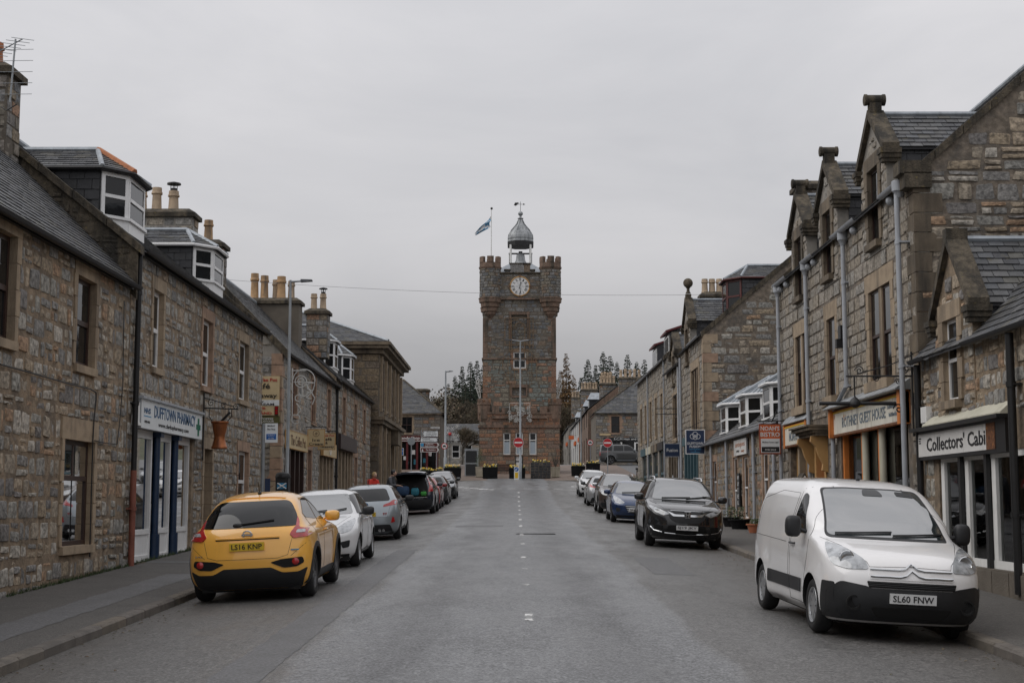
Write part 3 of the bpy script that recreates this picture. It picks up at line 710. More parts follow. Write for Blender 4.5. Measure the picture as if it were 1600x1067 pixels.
def pots(parent, spots, z, h, r, m='clay_pot', cowl=()):
 for i, (x, y, *e) in enumerate(spots):
  hh = h * (e[0] if e else 1); rr = r * (e[1] if len(e) > 1 else 1)
  mb = MB().lathe([(rr * 1.15, 0), (rr * 1.1, .05), (rr, .08), (rr * .88, hh * .68), (rr * .9, hh * .7), (rr * 1.12, hh * .73), (rr * 1.1, hh * .8), (rr * .98, hh * .82), (rr * .95, hh), (rr * .7, hh), (rr * .7, hh * .9)], (x, y, z), 12)
  o = mb.build('chimney_pot', m if not (len(e) > 2) else e[2], parent, smooth=True)
  if i in cowl:
   c = MB().lathe([(rr * .7, 0), (rr * .7, .08)], (x, y, z + hh), 10)
   for a in range(4): c.tube([(x + rr * .6 * math.cos(a * 1.57), y + rr * .6 * math.sin(a * 1.57), z + hh), (x + rr * .6 * math.cos(a * 1.57), y + rr * .6 * math.sin(a * 1.57), z + hh + .22)], .012, 5)
   c.lathe([(rr * 1.35, .2), (rr * 1.3, .24), (.02, .29)], (x, y, z + hh), 12).build('chimney_cowl', 'black_metal', parent, smooth=True)
def chimney(parent, cx, cy, z0, z1, sx, sy, m='rubble_brown', spots=(), ph=.7, pr=.14, stone=True, mortar='mortar_dark', single=0, cowl=(), potm='clay_pot', seed=0):
 mb = MB().box(cx - sx / 2, cx + sx / 2, cy - sy / 2, cy + sy / 2, z0, z1)
 o = mb.build('chimney', mortar, parent)
 cap = MB(); e = .1
 vs = lambda q, z: [(cx - sx / 2 - q, cy - sy / 2 - q, z), (cx + sx / 2 + q, cy - sy / 2 - q, z), (cx + sx / 2 + q, cy + sy / 2 + q, z), (cx - sx / 2 - q, cy + sy / 2 + q, z)]
 cap.hexa(vs(e, z1) + vs(e, z1 + .13)); cap.hexa(vs(e - .01, z1 + .131) + vs(-.12, z1 + .27)); cap.build('chimney_cap', 'moss_stone', o)
 if stone:
  f = Fr((cx - sx / 2, cy - sy / 2, 0), (1, 0, 0), (0, -1, 0)); rubble(f, o, 0, sx, z0, z1 - .01, [], m, single, hs=(.22, .3), ws=(.25, .6), gap=.02, squared=True, seed=seed + 1)
  for s in (-1, 1):
   f = Fr((cx + s * sx / 2, cy - sy / 2, 0), (0, 1, 0), (s, 0, 0)); rubble(f, o, 0, sy, z0, z1 - .01, [], m, 0, hs=(.22, .3), ws=(.25, .5), gap=.02, squared=True, seed=seed + 2)
 pots(o, [(cx + dx, cy + dy, *e_) for dx, dy, *e_ in spots], z1 + .24, ph, pr, potm, cowl)
 return o
class House:
 """street house: facade on a frame (u = along the street, v = height, w = out of the wall)"""
 def __init__(s, name, label, side, X, y0, y1, eave, depth=7.0, pitch=45, mortar='mortar_tan', holes=(), gables=(True, True), over=.14, cat='house', roofm='slate', slate_single=0, slate_w=.26, slate_ex=.19, roof_y=None, hip=0.0):
  sg = 1 if side == 'L' else -1; s.sg = sg; s.X = X; s.y0, s.y1, s.eave, s.depth = y0, y1, eave, depth
  s.fr = Fr((X, 0, 0), (0, 1, 0), (sg, 0, 0)); s.tan = math.tan(R(pitch)); s.ridge = eave + depth / 2 * s.tan
  s.zb = g(y0) - .3
  s.root = wthing(name, label, cat, (X - sg * depth / 2, (y0 + y1) / 2, g((y0 + y1) / 2)))
  s.near = Fr((X, y0, 0), (-sg, 0, 0), (0, -1, 0)); s.far = Fr((X, y1, 0), (-sg, 0, 0), (0, 1, 0))
  mb = MB(); front_sheet(mb, s.fr, y0, y1, s.zb, eave, holes)
  for f in (s.near, s.far): mb.add([f.P(0, s.zb), f.P(depth, s.zb), f.P(depth, eave), f.P(depth / 2, s.ridge), f.P(0, eave)], [(0, 1, 2, 3, 4)])
  bk = Fr((X - sg * depth, 0, 0), (0, 1, 0), (-sg, 0, 0)); mb.add([bk.P(y0, s.zb), bk.P(y1, s.zb), bk.P(y1, eave), bk.P(y0, eave)], [(0, 1, 2, 3)])
  s.wall = mb.build('wall', mortar, s.root)
  ov = over; e0 = eave - ov * s.tan + .05; fr = s.fr; d2 = depth / 2
  ry0, ry1 = roof_y or (y0, y1)
  s.A, s.B, s.C, s.D = fr.P(ry0, e0, ov), fr.P(ry1, e0, ov), fr.P(ry1, s.ridge + .05, -d2), fr.P(ry0, s.ridge + .05, -d2)
  rb = MB().prism([s.A, s.B, s.C, s.D], (0, 0, -.045))
  rb.prism([fr.P(ry0, e0, -depth - ov), fr.P(ry1, e0, -depth - ov), fr.P(ry1, s.ridge + .05, -d2), fr.P(ry0, s.ridge + .05, -d2)], (0, 0, -.045))
  s.roof = rb.build('roof', 'roof_felt', s.root)
  if roofm:
   slates(s.roof, s.A, s.B, s.C, s.D, roofm, slate_single, slate_w, slate_ex, seed=int(y0 * 7))
  MB().tube([s.C + Vector((0, 0, .03)), s.D + Vector((0, 0, .03))], .09, 8).build('roof_ridge', 'lead', s.roof, smooth=True)
 def rz(s, w): return s.eave + .05 - w * s.tan     # roof height at w (w <= 0 behind the facade)
 def skew(s, u0, u1, m='moss_stone', h=.2, out=.16, nstones=7, low=-.12):
  d2 = s.depth / 2
  for sgn in (0,):
   n = nstones
   for k in range(n):
    a, b = k / n, (k + 1) / n
    wa, wb = out - (out + d2) * a, out - (out + d2) * b
    za, zb = s.rz(wa), s.rz(wb); q = .008
    f = s.fr
    p = [f.P(u0, za + low, wa - q), f.P(u1, za + low, wa - q), f.P(u1, zb + low, wb + q), f.P(u0, zb + low, wb + q),
      f.P(u0, za + h, wa - q), f.P(u1, za + h, wa - q), f.P(u1, zb + h, wb + q), f.P(u0, zb + h, wb + q)]
    MB().hexa(p).build('skew_stone', m, s.root)
 def stones(s, material, holes, single=0, u0=None, u1=None, v0=None, v1=None, **k):
  rubble(s.fr, s.wall, s.y0 if u0 is None else u0, s.y1 if u1 is None else u1, s.zb + .25 if v0 is None else v0, s.eave - .02 if v1 is None else v1, holes, material, single, **k)
 def gable_stones(s, material, single=0, near=True, ulim=None, holes=(), v0=None, **k):
  f = s.near if near else s.far; d = s.depth
  rubble(f, s.wall, 0, ulim or d, s.zb + .2 if v0 is None else v0, s.ridge, list(holes), material, single, inside=lambda u, v: v < s.eave + min(u, d - u) * s.tan - .03, **k)
def canted_dormer(house, uc, wf, z0, z1, z2, a=.62, b=1.0, c=.42, fm='white_upvc', slate_single=0, roofm='slate', ridge_back=2.6, clay=False, cheek='slate_cheek', seams=False, cheekw=.3, split=True, sillz=None, label=None):
 fr = house.fr; sn = -1   # camera-side cheek is at the smaller u
 plan = [(uc - b, wf - ridge_back), (uc - b, wf - c), (uc - a, wf), (uc + a, wf), (uc + b, wf - c), (uc + b, wf - ridge_back)]
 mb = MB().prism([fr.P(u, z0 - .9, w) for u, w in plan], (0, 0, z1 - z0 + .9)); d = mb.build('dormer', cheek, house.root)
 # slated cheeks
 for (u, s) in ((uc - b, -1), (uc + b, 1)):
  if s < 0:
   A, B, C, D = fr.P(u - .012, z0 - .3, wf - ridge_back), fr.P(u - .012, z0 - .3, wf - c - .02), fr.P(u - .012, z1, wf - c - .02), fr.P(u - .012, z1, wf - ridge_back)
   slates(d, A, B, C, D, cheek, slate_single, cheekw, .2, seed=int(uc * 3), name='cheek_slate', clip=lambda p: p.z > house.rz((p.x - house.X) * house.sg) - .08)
 # three window faces
 faces = [((uc - b, wf - c), (uc - a, wf)), ((uc - a, wf), (uc + a, wf)), ((uc + a, wf), (uc + b, wf - c))]
 for (p, q) in faces:
  P0, P1 = fr.P(p[0], 0, p[1]), fr.P(q[0], 0, q[1]); U = (P1 - P0); l = U.length; Un = U.normalized()
  W = Un.cross(Vector((0, 0, 1)));
  if W.dot(fr.P(uc, 0, wf + 5) - P0) < 0: W = -W
  f = Fr((P0.x, P0.y, 0), Un, W)
  m = MB(); e = .085; zs = sillz or z0 + .22
  f.box(m, 0, l, z0 - .25, zs, -.03, .03); f.box(m, 0, l, z1 - .13, z1, -.03, .03); f.box(m, 0, e, zs, z1 - .13, -.03, .03); f.box(m, l - e, l, zs, z1 - .13, -.03, .03)
  vm = (zs + z1 - .13) / 2; f.box(m, e, l - e, vm - .035, vm + .035, -.03, .045); f.box(m, -.02, l + .02, zs - .06, zs, .03, .08)
  m.build('window_frame', fm, d)
  for (v0, v1) in ((zs, vm), (vm, z1 - .13)): f.box(MB(), e - .01, l - e + .01, v0 + .02, v1 - .02, .0, .014).build('pane', 'pane_dark', d)
 # hipped roof
 o = .13; ev = [(uc - b - o, wf - ridge_back), (uc - b - o, wf - c + o * .4), (uc - a - o * .3, wf + o), (uc + a + o * .3, wf + o), (uc + b + o, wf - c + o * .4), (uc + b + o, wf - ridge_back)]
 E = [fr.P(u, z1 + .01, w) for u, w in ev]; rs = fr.P(uc, z2, wf - c - .42); rb = fr.P(uc, z2, wf - ridge_back)
 rmb = MB().add(E + [rs, rb], [(0, 1, 6, 7), (1, 2, 6), (2, 3, 6), (3, 4, 6), (4, 5, 7, 6)])
 rmb.add([e - Vector((0, 0, .06)) for e in E] + E, [(0, 1, 2, 3, 4, 5), (0, 1, 7, 6), (1, 2, 8, 7), (2, 3, 9, 8), (3, 4, 10, 9), (4, 5, 11, 10)])
 ro = rmb.build('dormer_roof', 'roof_felt' if roofm == 'slate' else roofm, d)
 if roofm == 'slate':
  slates(d, E[0], E[1], rs, rb, 'slate', slate_single, .3, .17, seed=int(uc * 5), name='dormer_slate')
  for p, q in ((1, 2), (2, 3)): slates(d, E[p], E[q], rs, rs, 'slate', 0, .25, .17, seed=p, name='dormer_slate')
 for k, e in enumerate((1, 2, 3, 4)):
  mm = 'clay_ridge' if clay and e == 2 else 'lead'
  MB().tube([E[e] + Vector((0, 0, .02)), rs + Vector((0, 0, .03))], .055 if mm == 'lead' else .075, 6).build('hip_roll', mm, d, smooth=True)
 MB().tube([rs + Vector((0, 0, .03)), rb + Vector((0, 0, .03))], .07, 6).build('dormer_ridge', 'lead', d, smooth=True)
 if seams:
  sm = MB()
  for t in (.25, .5, .75):
   for (p, q) in ((1, 2), (2, 3), (3, 4)): sm.tube([E[p].lerp(E[q], t) + Vector((0, 0, .015)), rs + Vector((0, 0, .02))], .02, 5)
   sm.tube([E[0].lerp(E[1], t) + Vector((0, 0, .015)), rb.lerp(rs, t) + Vector((0, 0, .02))], .02, 5)
  sm.build('lead_roll', 'lead', d)
 g_ = MB(); g_.tube([e + Vector((0, 0, -.02)) for e in E[0:5]], .045, 6); g_.build('dormer_gutter', fm if not clay else 'black_metal', d, smooth=True)
 return d
# ------------------------------------------------------------------ left side of the street
def ray(px, py):
 u = (px - 800) / FPX; v = -(py - 533.5) / FPX
 y = math.cos(PITCH) - v * math.sin(PITCH); z = math.sin(PITCH) + v * math.cos(PITCH)
 c, s_ = math.cos(-YAW), math.sin(-YAW); return Vector((u * c + y * s_, -u * s_ + y * c, z))
def onx(px, py, X): r = ray(px, py); return r * (X / r.x) + Vector((0, 0, CAMZ))
def ony(px, py, Y): r = ray(px, py); return r * (Y / r.y) + Vector((0, 0, CAMZ))
def board(name, label, fr, u0, u1, v0, v1, w0, w1, face, edge='black_paint', border=None, bw=.03, parent=None, cat='sign', back=None):
 """a sign board: panel with a framed border; returns the object"""
 o = fr.box(MB(), u0, u1, v0, v1, w0, w1).build(name, edge, parent)
 if not parent: tag(o, label, cat)
 b = bw if border or edge else 0
 f = fr.box(MB(), u0 + b, u1 - b, v0 + b, v1 - b, w1, w1 + .004).build('sign_face', face, o)
 if border:
  m = MB(); fr.box(m, u0, u1, v0, v0 + b, w1, w1 + .012); fr.box(m, u0, u1, v1 - b, v1, w1, w1 + .012); fr.box(m, u0, u0 + b, v0 + b, v1 - b, w1, w1 + .012); fr.box(m, u1 - b, u1, v0 + b, v1 - b, w1, w1 + .012)
  m.build('sign_frame', border, o)
 return o
# --- nearest house
H1 = [(19.9, 21.05, 4.37, 5.96), (24.02, 25.12, 4.34, 5.88), (23.6, 25.3, 1.27, 3.06), (19.0, 20.45, 1.2, 3.05)]
b1 = House('stone_house', 'nearest rubble stone house on the left with dark brown window frames', 'L', XL, 9, 27.36, 6.27, 6.6, 45, 'mortar_tan', H1, slate_single=300, slate_w=.22, slate_ex=.16)
ar = [dressed(b1.root, b1.fr, *h, m='sandstone', lint=(.3 if h[2] > 3 else .36), seed=i) for i, h in enumerate(H1)]
for i, h in enumerate(H1):
 window(b1.root, b1.fr, *h, fm='brown_wood', kind=('sash' if h[2] > 3 else 'tee'), curtain=('curtain' if i == 2 else None), pane=('shop_glass' if i == 2 else 'pane_dark'), recess=.1, fw=.085)
b1.stones('rubble_mixed', ar, 300, u0=17.5, hs=(.2, .42), ws=(.17, .56), gap=.04, seed=21, v1=6.2, split=.4)
gutter(b1.root, b1.fr, 15, 27.3, 6.15, r=.07, w=.2)
b1.fr.box(MB(), 12, 27.3, 6.1, 6.26, .0, .09).build('eave_board', 'black_paint', b1.root)
ch = chimney(b1.root, -10.52, 26.95, 8.2, 10.2, 1.5, .72, spots=[(.36, 0, .8), (-.05, 0), (-.5, 0)], ph=.6, pr=.15, single=60, m='rubble_brown', potm='clay_ridge', seed=3)
# skylight in the roof
sk = MB(); P = lambda u, w, h: b1.fr.P(u, b1.rz(w) + h, w)
sk.hexa([P(21.8, -.95, .0), P(22.6, -.95, .0), P(22.6, -1.75, .0), P(21.8, -1.75, .0), P(21.8, -.95, .09), P(22.6, -.95, .09), P(22.6, -1.75, .09), P(21.8, -1.75, .09)])
so = sk.build('skylight', 'black_metal', b1.roof)
P2 = [P(21.87, -1.03, .095), P(22.53, -1.03, .095), P(22.53, -1.67, .095), P(21.87, -1.67, .095)]
# aerial on the chimney
ae = wthing('tv_aerial', 'multi-element television aerial strapped to the nearest left chimney', 'aerial', (-9.6, 26.5, 9.9))
mb = MB(); base = Vector((-9.68, 26.5, 9.6)); top = base + Vector((.06, 0, 1.25)); mb.tube([base, top], .018, 6); mb.build('mast', 'galv', ae)
mb = MB(); bm0, bm1 = top + Vector((-.75, -.1, -.55)), top + Vector((.12, .05, .02)); mb.tube([bm0, bm1], .012, 6)
for k in range(11):
 c = bm0.lerp(bm1, k / 10); e = Vector((.28, .1, -.01)) * (1 - .03 * k); mb.tube([c - e, c + e], .006, 5)
for k in range(5):
 c = base + Vector((0, -.02, .15 + k * .22)); mb.tube([c + Vector((-.4, 0, 0)), c + Vector((.42, 0, .01))], .006, 5)
mb.build('aerial_elements', 'galv', ae)
mb = MB().tube([base + Vector((-.15, -.05, -.1)), base + Vector((0, -.15, -.2)), base + Vector((.15, -.05, -.05))], .012, 6); mb.build('mast_bracket', 'black_metal', ae)
# surface cables
def cable(name, label, pts, X, r=.012, cat='cable'):
 o = MB().tube([onx(a, b, X) for a, b in pts], r, 6).build(name, 'cable'); tag(o, label, cat); return o
cable('wall_cable', 'black cable sagging across the nearest left wall below its upper windows', [(0, 569), (40, 580), (75, 590), (110, 600), (142, 608), (150, 613), (150, 625), (147, 655), (145, 690), (140, 870)], XL + .05)
cable('wall_cable', 'thin black cable running down the left wall beside the black downpipe', [(194, 470), (192, 600), (187, 660), (183, 694), (165, 692), (148, 688)], XL + .05, .009)
# --- pharmacy house
PH = (28.15, 33.0, .82, 3.46)
H2 = [(29.1, 29.95, 4.77, 6.4), (33.78, 34.88, 4.77, 6.4), (38.32, 39.6, 4.77, 6.38), PH, (34.25, 35.15, .95, 3.3), (38.45, 39.9, 1.75, 3.4)]
b2 = House('pharmacy_house', 'rubble stone house above the white pharmacy shopfront on the left', 'L', XL, 27.4, 41.9, 7.05, 6.5, 38.5, 'mortar_tan', H2, slate_single=300, slate_w=.28, slate_ex=.2)
ar = []
for i, h in enumerate(H2):
 if h is PH: ar.append((27.9, 33.2, .7, 4.0)); continue
 ar.append(dressed(b2.root, b2.fr, *h, m='sandstone' if i % 2 == 0 else 'sandstone_pink', sill=(0 if i == 4 else .12), seed=i + 10))
 if i != 4: window(b2.root, b2.fr, *h, fm='white_upvc', recess=.09, fw=.09)
b2.stones('rubble_grey', ar, 300, hs=(.19, .4), ws=(.17, .55), gap=.035, seed=31, v1=6.95, split=.3)
f = b2.near; rubble(f, b2.wall, 0.02, 3.4, 6.2, b2.ridge, [], 'moss_stone', 60, inside=lambda u, v: b1.eave + u * b1.tan - .3 < v < b2.eave + u * b2.tan - .02, proud=.05, seed=35, hs=(.15, .25), ws=(.15, .4), gap=.03)
x = MB(); f = b2.near; x.prism([f.P(-.12, b1.eave - .35, .02), f.P(3.6, b1.eave + 3.6 * b1.tan - .3, .02), f.P(3.25, b2.ridge, .02), f.P(-.12, b2.eave - .05, .02)], (0, .05, 0)); x.build('gable_band', 'moss_stone', b2.root)
b2.skew(27.30, 27.6, h=.05, out=.2, nstones=5); b2.skew(41.6, 41.95, h=.14, out=.2, nstones=5, m='clay_ridge' if False else 'moss_stone')
gutter(b2.root, b2.fr, 27.7, 41.9, 6.98, r=.07, w=.2); b2.fr.box(MB(), 27.7, 41.9, 6.9, 7.04, 0, .09).build('eave_board', 'black_paint', b2.root)
pipe(b2.root, b2.fr, 27.62, 2.62, 6.95, 'black_metal', .055, .1); pipe(b2.root, b2.fr, 27.62, .78, 2.62, 'rust_pipe', .06, .1)
chimney(b2.root, -10.4, 41.55, 8.9, 10.35, 1.75, .8, spots=[(-.72, 0, .9, 1, 'pot_buff'), (-.28, 0, 1.05, 1, 'pot_buff'), (.22, 0, .9, 1.05, 'pot_buff')], ph=.68, pr=.15, single=40, cowl=(2,), m='rubble_grey', mortar='mortar_grey', seed=5)
d1 = canted_dormer(b2, 29.6, -.55, 7.62, 8.78, 9.42, slate_single=100, clay=True, a=.62, b=1.12)
d2 = canted_dormer(b2, 37.9, -.55, 7.62, 8.72, 9.3, slate_single=60, clay=False, a=.62, b=1.12)
# door
b2.fr.box(MB(), 34.25, 35.15, .95, 3.3, -.24, -.19).build('door', 'brown_wood', b2.root)
# shopfront (recessed, white frames, blue posts)
fr = b2.fr; sf = MB(); w0, w1 = -.14, -.06
bays = [(28.15, 29.62), (30.02, 31.22), (31.62, 33.0)]
for (a, b) in bays:
 fr.box(sf, a, a + .1, .82, 3.46, w0, w1); fr.box(sf, b - .1, b, .82, 3.46, w0, w1); fr.box(sf, a + .1, b - .1, 3.3, 3.46, w0, w1)
 fr.box(sf, a + .1, b - .1, .82, .94, w0, w1); fr.box(sf, a + .1, b - .1, 1.36, 1.46, w0, w1); fr.box(sf, a + .1, b - .1, .94, 1.36, w0 + .02, w1 - .03)
fr.box(sf, 30.4, 30.84, 1.46, 1.47, w0, w1)
sfo = sf.build('shopfront', 'white_upvc', b2.root)
for (a, b) in bays: fr.box(MB(), a + .1, b - .1, 1.46, 3.3, w0 + .02, w0 + .03).build('pane', 'shop_glass', sfo)
for u in (29.82, 31.42):
 m = MB().tube([fr.P(u, .82, -.02), fr.P(u, 1.35, -.02)], .11, 10); m.tube([fr.P(u, 1.35, -.02), fr.P(u, 3.46, -.02)], .075, 10); fr.box(m, u - .13, u + .13, 3.36, 3.46, -.13, .1); m.build('post', 'blue_paint', sfo, smooth=True)
fr.box(MB(), 28.0, 33.1, .60, .82, -.2, .12).build('doorstep', 'sandstone_dark', b2.root)
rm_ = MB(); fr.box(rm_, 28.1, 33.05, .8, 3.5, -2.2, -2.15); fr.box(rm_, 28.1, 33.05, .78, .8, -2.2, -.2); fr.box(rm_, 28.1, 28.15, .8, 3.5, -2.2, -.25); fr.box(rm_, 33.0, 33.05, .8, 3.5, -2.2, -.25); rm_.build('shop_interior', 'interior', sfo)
# goods seen through the glass
def goods(name, label, fr, u, v, w, dims, m, cat):
 o = MB(); fr.box(o, u - dims[0] / 2, u + dims[0] / 2, v, v + dims[1], w - dims[2] / 2, w + dims[2] / 2)
 if dims[1] > .3: fr.box(o, u - dims[0] * .3, u + dims[0] * .3, v + dims[1], v + dims[1] * 1.15, w - dims[2] * .3, w + dims[2] * .3)
 tag(o.build(name, m), label, cat)
goods('display_unit', 'pale display unit behind the first pharmacy window', fr, 28.9, .82, -.7, (1.0, .95, .4), 'curtain', 'display unit')
goods('display_unit', 'white display unit behind the far pharmacy window', fr, 32.3, .82, -.8, (.9, 1.0, .4), 'cloth_white', 'display unit')
sl_ = wthing('step_ladder', 'wooden step ladder leaning inside the pharmacy doorway', 'ladder', fr.P(30.7, .82, -.7))
for k in (0, 1): MB().tube([fr.P(30.45 + k * .4, .84, -.6), fr.P(30.55 + k * .25, 2.5, -.9)], .025, 6).build('ladder_rail', 'ochre_paint', sl_)
for k in range(6): MB().tube([fr.P(30.46 + k * .015, 1.05 + k * .26, -.64 - k * .045), fr.P(30.84 - k * .02, 1.05 + k * .26, -.64 - k * .045)], .02, 6).build('rung', 'ochre_paint', sl_)
# fascia sign
sg = board('pharmacy_sign', 'long white pharmacy fascia sign with blue lettering and green cross', fr, 27.9, 33.3, 3.46, 4.04, .0, .14, 'sign_white', 'grey_pipe', 'sign_white', .03)
MB(); fr.box(MB(), 27.85, 33.35, 4.04, 4.09, .0, .2).build('sign_hood', 'grey_pipe', sg)
text('DUFFTOWN PHARMACY', fr, 30.75, 3.84, .145, 3.7, .25, 'ink_blue', sg, .012)
text('www.clarkspharmacy.com', fr, 30.6, 3.58, .145, 2.7, .11, 'ink_black', sg, .008)
text('NHS', fr, 28.35, 3.82, .145, .5, .11, 'ink_blue', sg, .012, shear=.1)
mb = MB(); fr.box(mb, 28.1, 28.65, 3.70, 3.72, .144, .148); mb.build('underline', 'ink_lightblue', sg)
text('1035481', fr, 28.35, 3.6, .145, .4, .05, 'ink_black', sg)
mb = MB(); fr.box(mb, 32.86, 33.0, 3.53, 3.93, .145, .152); fr.box(mb, 32.72, 33.14, 3.67, 3.79, .146, .153); mb.build('cross_emblem', 'ink_green', sg)
# bell box and wires at the sign end
o = MB(); fr.box(o, 27.72, 27.88, 3.55, 3.95, .0, .12); fr.box(o, 27.7, 27.9, 3.5, 3.55, .0, .14); tag(o.build('alarm_box', 'white_paint'), 'small white alarm box on the wall left of the pharmacy sign', 'alarm box')
# mortar and pestle hanging sign
ms = wthing('mortar_sign', 'copper mortar and pestle hanging from a black scrolled bracket', 'hanging sign', fr.P(34.0, 3.3, .42))
def scroll(c, r0, turns, plane, n=26, r1=.01):
 pts = []
 for i in range(n):
  t = i / (n - 1); a = turns * 2 * math.pi * t; r = r0 + (r1 - r0) * t; pts.append(c + plane[0] * (r * math.cos(a)) + plane[1] * (r * math.sin(a)))
 return pts
mb = MB(); uw = (fr.W, Vector((0, 0, 1)))
mb.tube([fr.P(34, 3.0, .03), fr.P(34, 4.62, .03)], .018, 6); mb.tube([fr.P(34, 4.25, .03), fr.P(34, 4.22, .85)], .018, 6)
mb.tube([fr.P(34, 4.5, .03), fr.P(34, 4.42, .3), fr.P(34, 4.28, .75)], .012, 6)
for (a, v, r) in ((.2, 4.37, .1), (.5, 4.31, .08), (.8, 4.28, .08)): mb.tube(scroll(fr.P(34, v, a), r, 1.6, uw), .009, 5)
mb.tube([fr.P(34, 4.22, .16), fr.P(34, 4.05, .16), fr.P(34, 3.93, .24)], .012, 6); mb.tube([fr.P(34, 4.22, .7), fr.P(34, 4.05, .7), fr.P(34, 3.93, .6)], .012, 6)
mb.build('bracket', 'black_metal', ms, smooth=True)
c = fr.P(34, 3.27, .42)
MB().lathe([(.17, 0), (.19, .015), (.19, .05), (.175, .07), (.14, .2), (.125, .28), (.13, .32), (.165, .46), (.185, .6), (.215, .62), (.215, .65), (.19, .66), (.15, .6)], c, 20).build('mortar_bowl', 'copper', ms, smooth=True)
mb = MB().tube([fr.P(34, 3.8, .34), fr.P(34, 4.15, .66)], [.035, .03], 8); mb.build('pestle', 'black_metal', ms, smooth=True)
# --- lane gap, then the coffee house
H3 = [(47.6, 48.5, 4.95, 6.5), (52.1, 53.0, 4.95, 6.5), (56.5, 57.3, 4.95, 6.5), (46.3, 50.3, 1.2, 3.76), (51.3, 52.2, 1.35, 3.9), (54.3, 58.4, 1.4, 3.8)]
b3 = House('coffee_house', 'grey rubble house with cream coffee shop boards on the left', 'L', XL, 45.2, 59.15, 6.85, 6.5, 45, 'mortar_grey', H3, slate_single=200)
ar = []
for i, h in enumerate(H3):
 if i in (3, 5): ar.append((h[0] - .1, h[1] + .1, h[2], h[3] + .65)); continue
 ar.append(dressed(b3.root, b3.fr, *h, m='sandstone_pink', sill=(.12 if i < 3 else 0), lint=.24, jw=.2, seed=i + 30))
 if i < 3: window(b3.root, b3.fr, *h, fm='dark_red_frame')
b3.stones('rubble_grey', ar, 0, hs=(.2, .36), ws=(.2, .5), gap=.03, seed=41)
b3.gable_stones('rubble_brown', 220, seed=42, hs=(.2, .36), ws=(.25, .7), gap=.04)
for k in range(15):   # quoins
 b3.fr.box(MB(), 45.17, 45.17 + (.5 if k % 2 else .3), 1.2 + k * .37, 1.55 + k * .37, -.3, .045).build('quoin', 'sandstone_pink' if k % 3 else 'sandstone', b3.root)
b3.skew(45.15, 45.5, h=.16, out=.2, nstones=8); b3.skew(58.85, 59.2, h=.14, out=.2, nstones=6)
gutter(b3.root, b3.fr, 45.5, 59.1, 6.78, w=.2); pipe(b3.root, b3.fr, 58.95, 1.5, 6.75, 'black_metal', .055)
chimney(b3.root, -10.25, 45.7, 8.6, 10.2, 1.5, .8, spots=[(-.28, 0, 1, 1), (.22, 0, 1.02, 1)], ph=.7, pr=.15, m='rubble_brown', seed=8)
chimney(b3.root, -10.0, 58.6, 7.6, 10.15, 2.1, .9, spots=[(-.88, 0, 1.15, 1), (-.47, 0, 1.05, 1), (-.02, .2, .9, .9, 'pot_buff'), (.25, -.1, 1.0, 1.1), (.62, .2, .85, .85, 'pot_buff')], ph=.95, pr=.17, stone=False, mortar='mortar_dark', seed=9)
chimney(b3.root, -8.6, 61.4, 8.2, 10.1, .9, .8, spots=[(-.2, 0, 1, 1, 'pot_buff'), (.2, 0, 1, 1, 'pot_buff')], ph=.7, pr=.14, stone=True, m='rubble_brown', cowl=(1,), seed=12)
fr = b3.fr
for i, h in enumerate((H3[3], H3[5])):
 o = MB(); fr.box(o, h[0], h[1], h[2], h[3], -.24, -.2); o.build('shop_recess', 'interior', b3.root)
 s_ = MB(); n = 4
 for k in range(n + 1): u = h[0] + (h[1] - h[0]) * k / n; fr.box(s_, u - .09, u + .09, h[2], h[3], -.2, .02)
 fr.box(s_, h[0], h[1], h[2], h[2] + .5, -.2, -.06); s_.build('shopfront', 'sandstone' if i else 'brown_wood', b3.root)
o = MB(); fr.box(o, H3[4][0], H3[4][1], H3[4][2], H3[4][3], -.24, -.18); o.build('door', 'dark_red_frame', b3.root)
sg = board('coffee_fascia', 'cream fascia board reading The Coffee Pot beside the lamp post', fr, 46.1, 50.5, 3.76, 4.36, .02, .12, 'sign_cream', 'ochre_paint', 'ochre_paint', .02)
text('The Coffee Pot', fr, 48.3, 4.05, .125, 3.3, .34, 'ink_brown', sg, .01)
sg = board('coffee_fascia', 'far cream fascia board with a cup emblem near the downpipe', fr, 54.6, 58.6, 3.8, 4.35, .02, .12, 'sign_cream', 'ochre_paint', 'ochre_paint', .02)
mb = MB().tube(scroll(fr.P(56.6, 4.08, .13), .2, 1, (fr.U, fr.V), 20, .2), .02, 5); mb.build('cup_emblem', 'ink_white', sg)
# projecting boards face along the street
def projecting(name, label, side_fr, y, w0, w1, v0, v1, face, edge, lines, border=None, bw=.03, bracket=True, cat='hanging sign'):
 root = wthing(name, label, cat, side_fr.P(y, v0, (w0 + w1) / 2))
 a, b = side_fr.P(y, 0, w0), side_fr.P(y, 0, w1); x0, x1 = min(a.x, b.x), max(a.x, b.x)
 f = Fr((x0, y, 0), (1, 0, 0), (0, -1, 0)); W_ = x1 - x0
 p = board('panel', '', f, 0, W_, v0, v1, -.04, 0, face, edge, border, bw, parent=root)
 for q in lines:
  (s, cu, cv, tw, th, m) = q[:6]; text(s, f, cu * W_, v0 + cv * (v1 - v0), .005, tw * W_, th * (v1 - v0), m, root, *(q[6:] or (.01,)))
 if bracket:
  mb = MB(); mb.tube([side_fr.P(y + .02, v1 + .08, 0), side_fr.P(y + .02, v1 + .08, max(w0, w1) + .05)], .015, 6)
  mb.tube([side_fr.P(y + .02, v1 + .4, 0), side_fr.P(y + .02, v1 + .08, max(w0, w1) * .8)], .01, 6)
  for t in (.2, .8): mb.tube([side_fr.P(y + .02, v1 - .01, w0 + (w1 - w0) * t), side_fr.P(y + .02, v1 + .08, w0 + (w1 - w0) * t)], .008, 5)
  mb.build('bracket', 'black_metal', root)
 return root, f, W_
